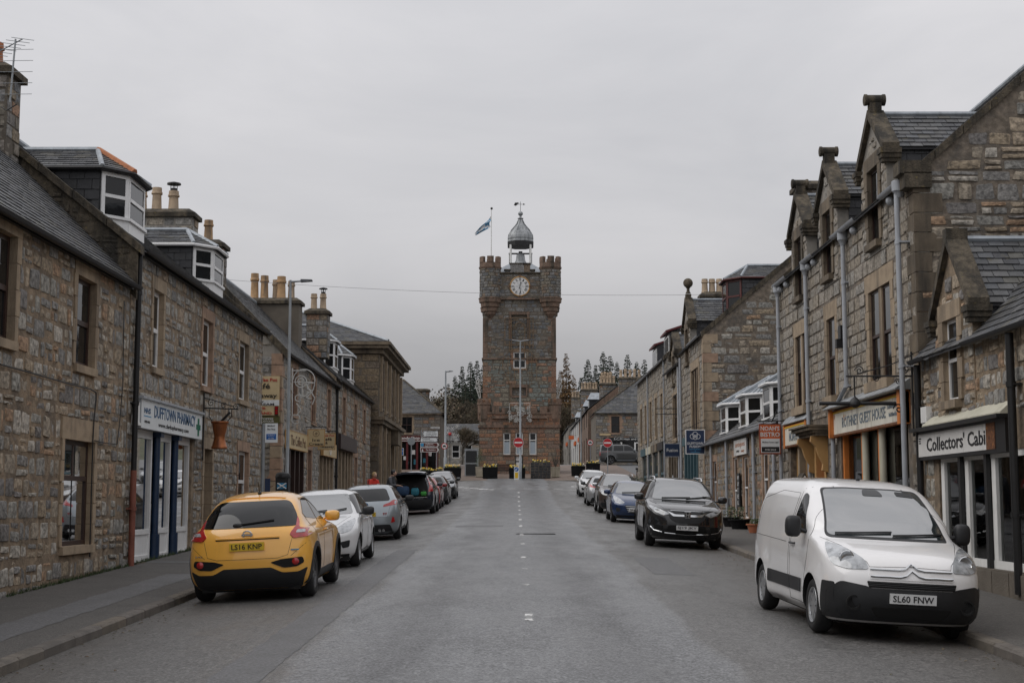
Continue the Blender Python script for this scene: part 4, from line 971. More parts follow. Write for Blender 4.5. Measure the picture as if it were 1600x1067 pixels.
r_, f_, W_ = projecting('ice_cream_sign', 'square cream hanging sign reading Ice Cream', b3.fr, 50.5, .1, .73, 3.98, 4.59, 'sign_cream', 'ochre_paint', [('Ice', .5, .36, .42, .17, 'ink_black'), ('Cream', .5, .14, .8, .17, 'ink_black')])
mb = MB().tube(scroll(f_.P(W_ / 2, 4.44, .006), .11, 1, (f_.U, f_.V), 20, .11), .008, 5); mb.tube(scroll(f_.P(W_ / 2, 4.42, .006), .05, 1.5, (f_.U, f_.V), 16), .008, 5); mb.build('cup_emblem', 'ink_brown', r_)
projecting('cafe_sign', 'cream hanging sign reading Coffee Pot half hidden behind the ice cream sign', b3.fr, 53.2, .1, .76, 3.95, 4.58, 'sign_cream', 'ochre_paint', [('Coffee Pot', .5, .86, .85, .13, 'sign_red'), ('Café', .5, .64, .6, .18, 'ink_black'), ('&', .5, .42, .15, .14, 'ink_black'), ('Takeaway', .5, .18, .85, .18, 'ink_black')])
# signs on the lane gable
f = b3.near
sg = board('gable_sign', 'stacked cream cafe and ice cream board on the lane gable', f, .02, 1.25, 4.75, 6.0, .05, .09, 'sign_cream', 'ochre_paint', None, .0)
sg2 = [('The Coffee Pot', .62, 5.88, 1.05, .11, 'sign_red'), ('Café', .62, 5.68, .6, .17, 'ink_black'), ('&', .62, 5.52, .1, .09, 'ink_black'), ('Takeaway', .62, 5.36, 1.05, .18, 'ink_black')]
f.box(MB(), .02, 1.25, 5.06, 5.24, .095, .1).build('white_band', 'sign_white', sg)
for (s, u, v, w, h, m) in sg2 + [('Luxury', .75, 5.19, .5, .08, 'ink_black'), ('ICE CREAM', .63, 5.10, .9, .075, 'ink_black'), ('Café', .65, 4.98, .4, .07, 'sign_red'), ('from', .65, 4.9, .2, .04, 'sign_red'), ('SCOTLAND', .7, 4.82, .9, .08, 'sign_red')]:
 text(s, f, u, v, .101, w, h, m, sg, .012)
mb = MB(); f.box(mb, .04, .16, 4.76, 5.04, .1, .125); lb = mb.build('lamp_strip', 'black_paint', sg)
for k in range(3): f.box(MB(), .055, .145, 4.79 + k * .085, 4.85 + k * .085, .125, .14).build('red_lens', 'lamp_red', lb)
sg = board('plaque_sign', 'small olive green board below the lane gable cafe sign', f, .0, .95, 4.48, 4.72, .05, .08, 'sign_olive', 'sign_olive', None, .0)
text('COFFEE', f, .4, 4.64, .085, .4, .06, 'ink_white', sg, .01); text('FLAVOUR', f, .4, 4.56, .085, .45, .06, 'ink_white', sg, .01)
# --- house with two dormers and a dark brown fascia
H4 = [(61.5, 62.4, 5.0, 6.55), (65.9, 66.8, 5.0, 6.55), (69.8, 70.7, 5.0, 6.55), (59.9, 65.3, 1.7, 4.2), (66.3, 67.2, 2.5, 4.1), (69.9, 70.8, 2.5, 4.1)]
b4 = House('brown_shop_house', 'stone house with dark brown blank fascia and two white dormers', 'L', XL, 59.2, 73.3, 7.2, 7.0, 42, 'mortar_tan', H4, slate_single=150)
ar = []
for i, h in enumerate(H4):
 if i == 3: ar.append((59.6, 65.6, 1.5, 4.9)); continue
 ar.append(dressed(b4.root, b4.fr, *h, m='sandstone_pink', jw=.17, lint=.22, sill=.1, seed=i + 50)); window(b4.root, b4.fr, *h, fm='brown_wood')
b4.stones('rubble_mixed', ar, 0, hs=(.22, .36), ws=(.22, .55), gap=.03, seed=51)
b4.skew(73.0, 73.35, h=.14, nstones=6); gutter(b4.root, b4.fr, 59.4, 73.2, 7.1, w=.2)
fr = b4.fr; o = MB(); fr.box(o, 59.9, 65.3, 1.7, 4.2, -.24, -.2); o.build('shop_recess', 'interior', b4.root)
o = MB()
for u in (59.9, 61.2, 62.4, 63.4, 64.6, 65.2): fr.box(o, u - .12, u + .12, 1.7, 4.2, -.2, .03)
o.build('shopfront', 'sandstone', b4.root); fr.box(MB(), 64.0, 64.9, 1.7, 3.9, -.18, -.08).build('door', 'dark_red_frame', b4.root)
sg = board('blank_fascia', 'blank dark brown shop fascia left of the tall dark bank building', fr, 59.4, 65.5, 4.25, 4.86, .02, .2, 'fascia_brown', 'fascia_brown', None, .05)
canted_dormer(b4, 64.4, -.7, 7.85, 9.25, 10.0, a=.55, b=1.0, slate_single=40, cheek='slate_cheek'); canted_dormer(b4, 70.9, -.7, 7.85, 9.25, 10.0, a=.55, b=1.0, slate_single=30)
# --- tall ashlar bank building
XB = -7.1; y0, y1 = 73.6, 87.0; zc = 10.15
b5 = wthing('bank_building', 'tall dark ashlar building with pilasters and a hipped slate roof', 'building', (XB - 5.5, 80, g(80)))
f = Fr((XB, 0, 0), (0, 1, 0), (1, 0, 0)); nf = Fr((XB, y0, 0), (-1, 0, 0), (0, -1, 0)); ff = Fr((XB, y1, 0), (-1, 0, 0), (0, 1, 0))
bays5 = [(74.4 + k * 2.55, 76.1 + k * 2.55) for k in range(5)]
holes = [(a + .2, b - .2, 6.95, 9.35) for a, b in bays5] + [(a + .2, b - .2, 2.6, 5.75) for a, b in bays5]
mb = MB(); front_sheet(mb, f, y0, y1, 1.2, zc, holes, .25); mb.add([nf.P(0, 1.2), nf.P(11, 1.2), nf.P(11, zc), nf.P(0, zc)], [(0, 1, 2, 3)]); mb.add([ff.P(0, 1.2), ff.P(11, 1.2), ff.P(11, zc), ff.P(0, zc)], [(0, 1, 2, 3)])
wl = mb.build('wall', 'mortar_dark', b5)
rubble(nf, wl, 0, 11, 1.5, zc - .1, [], 'ashlar_brown', 200, hs=(.34, .4), ws=(.6, 1.1), gap=.015, squared=True, seed=61); rubble(f, wl, y0, y1, 1.5, zc - .1, [(a, b, c - .15, d + .15) for a, b, c, d in holes], 'ashlar_brown', 0, hs=(.34, .4), ws=(.6, 1.1), gap=.015, squared=True, seed=62)
for h in holes: window(b5, f, *h, fm='brown_wood', recess=.1); dressed(b5, f, *h, m='sandstone_dark', jw=.15, lint=.2, sill=.12, proud=.05, sillproud=.1)
for k in range(6):
 u = 74.15 + k * 2.55
 if u > 86.9: u = 86.85
 f.box(MB(), u - .16, u + .16, 6.7, 9.6, 0, .14).build('pilaster', 'sandstone', b5); f.box(MB(), u - .16, u + .16, 2.0, 6.0, 0, .14).build('pilaster', 'sandstone', b5)
def band(parent, name, x0, x1, ya, yb, z0, z1, m): return MB().box(x0, x1, ya, yb, z0, z1).build(name, m, parent)
band(b5, 'string_course', XB - 11, XB + .24, y0 - .2, y1 + .2, 6.05, 6.25, 'sandstone_dark'); band(b5, 'string_course', XB - 11, XB + .36, y0 - .3, y1 + .3, 6.25, 6.42, 'sandstone_dark')
band(b5, 'cornice', XB - 11, XB + .22, y0 - .2, y1 + .2, 9.7, 9.95, 'sandstone_dark'); band(b5, 'cornice', XB - 11, XB + .5, y0 - .45, y1 + .45, 9.95, 10.12, 'sandstone_dark'); band(b5, 'cornice', XB - 11.2, XB + .62, y0 - .55, y1 + .55, 10.12, 10.28, 'sandstone_dark')
zr = 12.6; E_ = [(XB + .5, y0 - .4, 10.3), (XB + .5, y1 + .4, 10.3), (XB - 11, y1 + .4, 10.3), (XB - 11, y0 - .4, 10.3), (XB - 5.2, y0 + 4.6, zr), (XB - 5.2, y1 - 4.6, zr)]
rf = MB().add(E_, [(0, 1, 5, 4), (1, 2, 5), (2, 3, 4, 5), (3, 0, 4)]).build('roof', 'roof_felt', b5)
slates(rf, E_[0], E_[1], E_[5], E_[4], 'slate', 0, .3, .22, seed=5); slates(rf, E_[3], E_[0], E_[4], E_[4], 'slate', 100, .3, .22, seed=6)
for a, b in ((0, 4), (3, 4), (1, 5), (4, 5)): MB().tube([Vector(E_[a]) + Vector((0, 0, .03)), Vector(E_[b]) + Vector((0, 0, .05))], .08, 6).build('hip_roll', 'lead', rf, smooth=True)
# entrance porch bracket on the bank front
o = MB(); f.box(o, 79.2, 81.4, 5.2, 6.0, .0, .55); f.box(o, 79.0, 81.6, 6.0, 6.06, 0, .7); o.build('porch', 'sandstone_dark', b5)
# grey metal-clad house with small roof, seen over the roofs
o = wthing('pavilion_house', 'small house with shallow grey roof seen behind the left chimneys', 'house', (-17.5, 92, 3))
MB().box(-20.2, -15.0, 92, 97, 2.5, 14.2).build('wall', 'slate_cheek', o); MB().add([(-20.6, 91.6, 14.2), (-14.6, 91.6, 14.2), (-14.6, 97.4, 14.2), (-20.6, 97.4, 14.2), (-17.6, 94.5, 15.4)], [(0, 1, 4), (1, 2, 4), (2, 3, 4), (3, 0, 4), (0, 1, 2, 3)]).build('roof', 'lead', o)
MB().box(-17.9, -17.2, 91.95, 92.0, 12.5, 13.6).build('window', 'pane_dark', o); MB().tube([(-17.6, 94.5, 15.3), (-17.6, 94.5, 15.9)], .1, 6).build('vent', 'black_metal', o)
# ------------------------------------------------------------------ right side of the street
# --- low house with the collectors' shop
SH = (20.3, 24.65, 1.0, 2.78)
HR1 = [(23.25, 24.02, 3.68, 5.05), SH]
r1 = House('low_shop_house', 'low rubble stone house with white collectors shop sign and gabled dormer', 'R', XR, 10, 25.55, 4.62, 7, 45, 'mortar_tan', [SH, (23.25, 24.02, 3.68, 4.62)], slate_single=300, slate_w=.26, slate_ex=.19)
fr = r1.fr
ar = [(20.1, 24.9, .6, 3.35), (22.5, 24.5, 3.45, 5)]
r1.stones('rubble_mixed', ar, 300, u0=15, hs=(.2, .38), ws=(.2, .55), gap=.035, seed=71, v1=4.58)
# wall-head dormer: stone gablet rising through the eave
def gablet(house, uc, half, zb, zs, za, win, m='sandstone_dark', mortar='mortar_tan', stone='rubble_mixed', single=20, back=2.6, frame='white_upvc', finial=True, roof_single=80, seed=1, ball=False, sw=.26, scroll_top=True):
 fr = Fr(house.fr.P(0, 0, .016), house.fr.U, house.fr.W); d = empty('dormer', parent=None); d.parent = house.root; d.matrix_parent_inverse = WROOT[house.root.name]
 u0, u1 = uc - half, uc + half; a, b, c, e = win
 mb = MB(); front_sheet(mb, fr, u0, u1, zb, zs, [win], .2)
 mb.add([fr.P(u0, zs), fr.P(u1, zs), fr.P(uc, za)], [(0, 1, 2)])
 for u in (u0, u1): mb.add([fr.P(u, zb), fr.P(u, zs), fr.P(u, zs, -back), fr.P(u, zb, -back)], [(0, 1, 2, 3)])
 w_ = mb.build('dormer_wall', mortar, d)
 hb = [(a - .22, b + .22, c - .12, min(e + .3, zs))]
 tan = (za - zs) / half
 rubble(fr, d, u0, u1, zb, za, hb, stone, single, inside=lambda u, v: v < zs + (half - abs(u - uc)) * tan - .05, hs=(.2, .3), ws=(.2, .45), gap=.03, seed=seed, proud=.025)
 dressed(d, fr, a, b, c, e, m=m, jw=.2, lint=.28, sill=.13, seed=seed, proud=.045, sillproud=.12)
 window(d, fr, a, b, c, e, fm=frame, recess=.05)
 # cheeks (camera side) and roof
 A, B, C, D = fr.P(u0 - .01, zs - .9, -back), fr.P(u0 - .01, zs - .9, -.25), fr.P(u0 - .01, zs, -.25), fr.P(u0 - .01, zs, -back)
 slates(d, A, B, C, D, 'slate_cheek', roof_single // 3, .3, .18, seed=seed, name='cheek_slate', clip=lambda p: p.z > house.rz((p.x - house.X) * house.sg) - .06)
 o = .1; rb = MB()
 for s in (-1, 1):
  A, B, C, D = fr.P(uc + s * (half + o), zs - o * tan, -back), fr.P(uc + s * (half + o), zs - o * tan, -.22), fr.P(uc, za, -.22), fr.P(uc, za, -back)
  rb.prism([A, B, C, D], (0, 0, -.04)); slates(d, A + Vector((0, 0, .01)), B + Vector((0, 0, .01)), C, D, 'slate', roof_single if s < 0 else 0, sw, .17, seed=seed + s, name='dormer_slate')
 rb.build('dormer_roof', 'roof_felt', d)
 MB().tube([fr.P(uc, za + .03, -.2), fr.P(uc, za + .03, -back)], .06, 6).build('dormer_ridge', 'lead', d, smooth=True)
 # raking skews, kneelers and finial
 for s in (-1, 1):
  n = 3
  for k in range(n):
   t0, t1 = k / n, (k + 1) / n
   P0 = (uc + s * (half + .12) * (1 - t0), zs - .12 * tan + (za - zs + .12 * tan) * t0); P1 = (uc + s * (half + .12) * (1 - t1), zs - .12 * tan + (za - zs + .12 * tan) * t1)
   h0 = .02; q = .12
   p = [fr.P(P0[0], P0[1] - .06, -.24), fr.P(P0[0], P0[1] - .06, .1), fr.P(P1[0], P1[1] - .06, .1), fr.P(P1[0], P1[1] - .06, -.24), fr.P(P0[0], P0[1] + q, -.24), fr.P(P0[0], P0[1] + q, .1), fr.P(P1[0], P1[1] + q, .1), fr.P(P1[0], P1[1] + q, -.24)]
   MB().hexa(p).build('skew_stone', 'moss_stone', d)
  u = uc + s * (half + .04); x = MB()
  for k, (ww, hh) in enumerate(((.30, .1), (.24, .09), (.18, .08))):
   z = zs - .12 * tan - sum((.1, .09, .08)[:k]); fr.box(x, u - ww / 2, u + ww / 2, z - hh, z + .001, -.26, .05 + ww * .35)
  x.build('kneeler', 'moss_stone', d)
 if finial:
  x = MB(); fr.box(x, uc - .10, uc + .10, za + .02, za + .26, -.18, .06)
  if ball: x.lathe([(.12, .3), (.07, .38), (.06, .5), (.1, .54)], fr.P(uc, za, -.06), 10); x.ball(fr.P(uc, za + .74, -.06), .21, 12)
  else:
   c_ = fr.P(uc, za + .33, -.06); x.lathe([(.09, -.22), (.12, -.21), (.12, -.16), (.105, -.14), (.105, .14), (.12, .16), (.12, .21), (.09, .22)], c_, 14, axis='x')
  x.build('finial', 'moss_stone', d, smooth=True, angle=35)
 return d
gablet(r1, 23.5, 1.0, 3.3, 5.25, 6.35, HR1[0], m='sandstone', stone='rubble_mixed', single=30, roof_single=260, seed=5, finial=False, back=3.0)
r1.fr.box(MB(), 23.4, 23.6, 6.3, 6.55, -.24, .12).build('apex_stone', 'moss_stone', r1.root)
gutter(r1.root, fr, 12, 22.45, 4.52, r=.07, w=.2); gutter(r1.root, fr, 24.55, 25.5, 4.52, r=.07, w=.2)
pipe(r1.root, fr, 20.55, .7, 4.45, 'black_metal', .06, .13); pipe(r1.root, fr, 25.45, .7, 4.45, 'black_metal', .055, .1)
# shopfront with lead-roofed fascia
fr.box(MB(), 20.2, 24.8, .55, 1.0, -.25, .10).build('stall_riser', 'mortar_dark', r1.root)
for k in range(6): fr.box(MB(), 20.25 + k * .75, 20.97 + k * .75, .58, .97, .1, .125).build('plinth_stone', 'mortar_dark', r1.root)
sf = MB(); w0, w1 = -.1, -.02
posts = [20.35, 21.9, 23.2, 24.5]
for k, u in enumerate(posts): fr.box(sf, u - .09, u + .09, 1.0, 2.78, w0, w1)
for a, b in zip(posts, posts[1:]): fr.box(sf, a + .09, b - .09, 1.0, 1.12, w0, w1); fr.box(sf, a + .09, b - .09, 2.68, 2.78, w0, w1)
sfo = sf.build('shopfront', 'white_paint', r1.root)
for a, b in zip(posts, posts[1:]): fr.box(MB(), a + .09, b - .09, 1.12, 2.68, w0 + .02, w0 + .03).build('pane', 'shop_glass', sfo)
for u in (22.08, 23.38): fr.box(MB(), u - .06, u + .06, .9, 2.78, w1 + .002, w1 + .07).build('post', 'black_paint', sfo)
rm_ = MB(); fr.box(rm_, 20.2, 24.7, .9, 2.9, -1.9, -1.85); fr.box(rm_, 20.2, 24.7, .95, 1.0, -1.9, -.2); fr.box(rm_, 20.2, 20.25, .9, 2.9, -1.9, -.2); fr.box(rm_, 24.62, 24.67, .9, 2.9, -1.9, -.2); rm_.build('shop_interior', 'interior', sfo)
# goods on display
rg = random.Random(9); cols = ['ink_red', 'bag_teal', 'clay_pot', 'ink_white', 'bag_green', 'oxblood', 'copper', 'sign_brown', 'cream_board', 'jacket_grey', 'rim_silver', 'terracotta']
CN = {'ink_red': 'red', 'bag_teal': 'teal', 'clay_pot': 'ochre', 'ink_white': 'white', 'bag_green': 'green', 'oxblood': 'dark red', 'copper': 'copper', 'sign_brown': 'brown', 'cream_board': 'cream', 'jacket_grey': 'grey', 'rim_silver': 'silver', 'terracotta': 'terracotta'}
ORD = 'first second third fourth fifth sixth seventh eighth ninth tenth eleventh twelfth thirteenth fourteenth fifteenth sixteenth seventeenth'.split()
shelf = wthing('display_shelf', 'open wooden display shelf inside the collectors shop window', 'shelf', fr.P(22.4, 1.02, -.55))
for v in (1.32, 1.72): fr.box(MB(), 20.5, 24.4, v, v + .03, -.75, -.4).build('shelf_board', 'brown_wood', shelf)
for u in (20.5, 21.9, 23.2, 24.38): fr.box(MB(), u - .02, u + .02, 1.02, 1.95, -.75, -.4).build('upright', 'brown_wood', shelf)
for k in range(34):
 u = 20.6 + (k % 17) * .225 + rg.uniform(-.03, .03); lev = k // 17; v = (1.02, 1.35)[lev] if k % 3 else 1.35; m = cols[(k * 5) % 12]; h = rg.uniform(.12, .26); r_ = rg.uniform(.04, .08)
 o = MB()
 if k % 3 == 0: fr.box(o, u - r_, u + r_, v, v + h, -.6, -.56); fr.box(o, u - r_ * .7, u + r_ * .7, v + .03, v + h - .03, -.56, -.555)
 else: o.lathe([(r_ * .6, 0), (r_, h * .25), (r_ * .9, h * .5), (r_ * .4, h * .75), (r_ * .55, h)], fr.P(u, v, -.5 - .1 * lev), 10)
 tag(o.build('ornament' if k % 3 else 'framed_picture', m, smooth=bool(k % 3)), '%s %s, %s from the right on the %s collectors shop shelf' % (CN[m], 'ornament' if k % 3 else 'framed picture', ORD[k % 17], 'upper' if lev else 'lower'), 'ornament' if k % 3 else 'picture', 'goods on display in the collectors shop')
o = MB(); fr.box(o, 21.15, 21.5, 1.75, 2.2, w0 - .01, w0 - .005); tag(o.build('window_notice', 'ink_white'), 'white paper notice taped inside the right collectors shop pane', 'notice')
o = MB(); fr.box(o, 21.2, 21.45, 1.95, 2.15, w0 - .004, w0 - .002); o.build('notice_picture', 'sign_orange', bpy.data.objects['window_notice']) if False else None
sg = wthing('collectors_sign', "white fascia sign reading Collectors' Cabi with a peeled end", 'sign', fr.P(23.3, 2.8, .1))
fr.box(MB(), 20.9, 25.45, 2.74, 3.24, -.02, .12).build('fascia', 'black_paint', sg)
fr.box(MB(), 21.75, 25.4, 2.8, 3.2, .12, .128).build('sign_face', 'sign_old', sg); fr.box(MB(), 21.35, 21.75, 2.8, 3.2, .12, .127).build('peeled_board', 'peeled', sg)
text("Collectors' Cabi", fr, 23.32, 3.0, .13, 3.1, .24, 'ink_black', sg, .012)
text('COINS MEDALS', fr, 25.28, 3.12, .13, .14, .02, 'ink_black', sg); text('STAMPS', fr, 25.3, 3.08, .13, .1, .02, 'ink_black', sg); text('POSTCARDS', fr, 25.29, 3.04, .13, .12, .02, 'ink_black', sg)
fr.box(MB(), 20.85, 25.5, 3.24, 3.30, -.02, .26).build('fascia_cornice', 'black_paint', sg)
mb = MB(); mb.hexa([fr.P(20.85, 3.30, .2), fr.P(24.9, 3.30, .2), fr.P(24.9, 3.30, .0), fr.P(20.85, 3.30, .0), fr.P(20.85, 3.33, .2), fr.P(24.9, 3.33, .2), fr.P(24.9, 3.5, .0), fr.P(20.85, 3.5, .0)]); mb.build('weathering_board', 'cream_board', sg)
o = MB(); fr.box(o, 24.95, 25.3, 3.4, 3.68, 0, .1); fr.box(o, 24.97, 25.28, 3.36, 3.4, .0, .08); tag(o.build('alarm_box', 'white_paint'), 'white alarm box above the left end of the collectors sign', 'alarm box')
# --- tall guest house with three gablets
WA, WB_, WC = (27.45, 29.15, 4.42, 6.3), (32.3, 33.15, 4.42, 6.25), (35.5, 36.9, 4.42, 6.27)
SHOP2, DOOR2, SH3 = (26.5, 32.0, 1.15, 3.5), (33.5, 34.75, .9, 3.35), (35.6, 37.9, 1.3, 3.45)
r2 = House('guest_house', 'tall grey granite guest house with three stone gablet dormers on the right', 'R', XR, 25.6, 39.1, 8.0, 9.4, 41, 'mortar_brown', [WA, WB_, WC, SHOP2, DOOR2, SH3] + [(u - .42, u + .42, 7.2, 8.0) for u in (28.4, 32.7, 36.1)], slate_single=100)
fr = r2.fr; ar = []
for i, h in enumerate((WA, WB_, WC)): ar.append(dressed(r2.root, fr, *h, m='sandstone', jw=.24, lint=.36, sill=.2, seed=80 + i, sillproud=.14, proud=.016))
for i, h in enumerate((WA, WB_, WC)):
 if i != 1:
  um = (h[0] + h[1]) / 2; window(r2.root, fr, h[0], um - .11, h[2], h[3], fm='brown_wood', recess=.045); window(r2.root, fr, um + .11, h[1], h[2], h[3], fm='brown_wood', recess=.045)
  fr.box(MB(), um - .11, um + .11, h[2], h[3], -.24, -.012).build('mullion', 'sandstone', r2.root)
 else: window(r2.root, fr, *h, fm='brown_wood', recess=.045)
ar += [(26.2, 32.4, .5, 4.15), (33.2, 35.0, .5, 4.0), (35.2, 38.2, .6, 4.1)] + [(u - 1.0, u + 1.0, 7.0, 8.1) for u in (28.4, 32.7, 36.1)]
r2.stones('granite_block', ar, 300, hs=(.2, .3), ws=(.3, .62), gap=.018, squared=True, seed=81, v1=7.95)
r2.gable_stones('rubble_mixed', 300, ulim=4.6, hs=(.18, .38), ws=(.22, .8), gap=.03, seed=82, depth=.04, proud=.026, v0=3.6)
for k in range(20):
 l1, l2 = (.52, .28) if k % 2 else (.28, .5); z = .7 + k * .365
 mb = MB(); mb.box(XR - .03, XR + l2, 25.57, 25.6 + l1, z, z + .35); mb.build('quoin', 'sandstone_dark', r2.root)
r2.skew(25.55, 25.8, h=.05, out=.15, nstones=9); r2.skew(38.85, 39.15, h=.13, out=.15, nstones=8)
x = MB(); fr.box(x, 25.5, 25.95, 7.72, 8.0, -.3, .2); fr.box(x, 25.5, 25.95, 7.98, 8.22, -.3, .28); x.build('kneeler', 'moss_stone', r2.root)
for i, u in enumerate((28.4, 32.7, 36.1)):
 gablet(r2, u, 1.0, 7.0, 9.0, 9.85, (u - .42, u + .42, 7.22, 8.75), m='sandstone_dark', stone='granite_block', mortar='mortar_grey', single=20, roof_single=(160, 80, 60)[i], seed=90 + i, back=2.9, frame='brown_wood', sw=.24)
for a, b in ((25.95, 27.35), (29.45, 31.65), (33.75, 35.05), (37.15, 38.9)):
 gutter(r2.root, fr, a, b, 7.95, m='grey_pipe', r=.075, w=.16)
 for k in range(2): x = MB().ball(fr.P(a + (b - a) * (.25 + .5 * k), 7.78, .07), .09, 8); x.build('gutter_bracket', 'grey_pipe', r2.root, smooth=True)
for u, kk in ((25.95, None), (30.9, (30.2, 4.25)), (35.0, None), (38.75, None)):
 if kk: pipe(r2.root, fr, 32.35, .9, 7.7, 'grey_pipe', .05, .1, kink=(30.9, 4.02))
 else: pipe(r2.root, fr, u, .8, 7.7, 'grey_pipe', .05, .23 if u == 25.95 else .1)
 uu = 30.9 if kk else u; x = MB().lathe([(.06, 0), (.09, .1), (.12, .12), (.12, .3), (.09, .32)], fr.P(uu, 7.62, .1 if u != 25.95 else .2), 10); x.build('hopper', 'grey_pipe', r2.root, smooth=True)
o = MB(); fr.box(o, 31.25, 31.5, 5.6, 5.9, 0, .12); fr.box(o, 31.3, 31.45, 5.4, 5.6, .0, .2); tag(o.build('flood_light', 'black_metal'), 'small lamp unit fixed high on the guest house front', 'lamp')
chimney(r2.root, XR + 2.4, 38.7, 9.0, 10.6, 1.3, .8, spots=(), seed=14, m='rubble_grey')
chimney(r2.root, XR + .9, 38.75, 8.1, 10.55, .85, .7, spots=(), seed=15, m='rubble_brown')
# guest-house shopfront
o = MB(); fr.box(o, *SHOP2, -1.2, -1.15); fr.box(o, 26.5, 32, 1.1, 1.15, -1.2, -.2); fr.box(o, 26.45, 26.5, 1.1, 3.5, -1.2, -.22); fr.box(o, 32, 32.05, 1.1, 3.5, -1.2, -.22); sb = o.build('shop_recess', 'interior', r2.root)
sf = MB(); cuts = [26.5, 28.75, 30.15, 32.0]
for u in cuts[1:-1]: fr.box(sf, u - .07, u + .07, 1.15, 3.5, -.18, -.02)
for u in (26.56, 31.94): fr.box(sf, u - .06, u + .06, 1.15, 3.5, -.18, -.04)
fr.box(sf, 26.5, 32, 1.15, 1.35, -.18, -.06); sfo = sf.build('shopfront', 'orange_paint', r2.root)
for u in cuts[1:-1]: MB().tube([fr.P(u - .16, 1.15, -.06), fr.P(u - .16, 3.5, -.06)], .075, 10).build('column', 'cream_board', sfo, smooth=True)
for a, b in zip(cuts, cuts[1:]): fr.box(MB(), a + .07, b - .07, 1.35, 3.5, -.15, -.14).build('pane', 'shop_glass', sfo)
mb = MB(); n = 60
for (a, b) in ((28.9, 30.0), (26.7, 28.5)):
 pts = [fr.P(a + (b - a) * i / n, 0, -.62 + .04 * math.sin(i * 1.3)) for i in range(n + 1)]
 mb.add([p + Vector((0, 0, 1.3)) for p in pts] + [p + Vector((0, 0, 2.75)) for p in pts], [(i, i + 1, n + 2 + i, n + 1 + i) for i in range(n)])
o = mb.build('net_curtain', 'curtain', sfo)
x = MB().tube(scroll(fr.P(29.45, 3.05, -.35), .2, 1, (fr.U, fr.V), 18, .2), .06, 7); tag(x.build('wreath', 'clay_pot', smooth=True), 'round dried wreath hanging behind the guest house window', 'wreath')
pl = wthing('window_plant', 'leafy pot plant standing behind the guest house window', 'plant', fr.P(29.5, 1.2, -.35))
MB().lathe([(.1, 0), (.14, .22), (.15, .22), (.12, .2)], fr.P(29.5, 1.36, -.35), 12).build('pot', 'terracotta', pl)
mb = MB(); rg = random.Random(4)
for k in range(40):
 c = fr.P(29.5, 1.6, -.35) + Vector((rg.uniform(-.2, .2), rg.uniform(-.3, .3), rg.uniform(0, .55))); a = rg.uniform(0, 6.28); l = .09
 mb.add([c, c + Vector((l * math.cos(a), l * math.sin(a), .03)) * .6 + Vector((0, 0, .04)), c + Vector((l * math.cos(a), l * math.sin(a), .0)) * 1.4, c + Vector((l * math.cos(a + .7), l * math.sin(a + .7), -.03)) * .7], [(0, 1, 2, 3)], 0, rg.random())
mb.build('leaves', 'leaf', pl)
def peeling_sign(name, label, u0, u1, v0, v1, lines, fo=.3, eb=.2):
 sg = wthing(name, label, 'sign', fr.P((u0 + u1) / 2, v0, .1))
 fr.box(MB(), u0, u1, v0 - .05, v1 + .07, -.02, .10).build('fascia', 'orange_paint', sg)
 fr.box(MB(), u0 + .2, u1 - .16, v0, v1, .1, .11).build('sign_face', 'sign_peel', sg)
 fr.box(MB(), u0 + .2, u1 - .16, v1 + .002, v1 + .035, .1, .125).build('sign_frame', 'sign_yellow', sg)
 fr.box(MB(), u0 + .2, u1 - .16, v0 - .05, v0 - .005, .1, .125).build('sign_frame', 'peeled', sg)
 fr.box(MB(), u1 - .16, u1, v0 - .07, v1 + .1, .02, eb).build('end_bracket', 'orange_paint', sg); fr.box(MB(), u0, u0 + .2, v0 - .07, v1 + .1, .02, eb).build('end_bracket', 'orange_paint', sg)
 mb = MB(); mb.hexa([fr.P(u0 - .1, v1 + .1, fo), fr.P(u1 + .1, v1 + .1, fo), fr.P(u1 + .1, v1 + .1, 0), fr.P(u0 - .1, v1 + .1, 0), fr.P(u0 - .1, v1 + .12, fo), fr.P(u1 + .1, v1 + .12, fo), fr.P(u1 + .1, v1 + .32, 0), fr.P(u0 - .1, v1 + .32, 0)]); mb.build('lead_flashing', 'lead_dome', sg)
 for (s, u, v, w, h, m) in lines: text(s, fr, u, v, .112, w, h, m, sg, .012)
 return sg
peeling_sign('guest_house_sign', 'peeling cream and orange fascia reading Rothney Guest House', 26.3, 32.35, 3.52, 3.98, [('ROTHNEY GUEST HOUSE', 29.5, 3.75, 3.7, .23, 'ink_slate'), ('Licensed Bar', 27.15, 3.84, .7, .09, 'ink_slate'), ('Bed & Breakfast', 27.1, 3.68, .6, .08, 'ink_slate')])
peeling_sign('noahs_ark_sign', "shorter peeling fascia reading Noah's Ark beside the door canopy", 35.2, 38.2, 3.5, 3.95, [("NOAH'S ARK", 36.6, 3.72, 1.7, .26, 'ink_slate')], .16, .13)
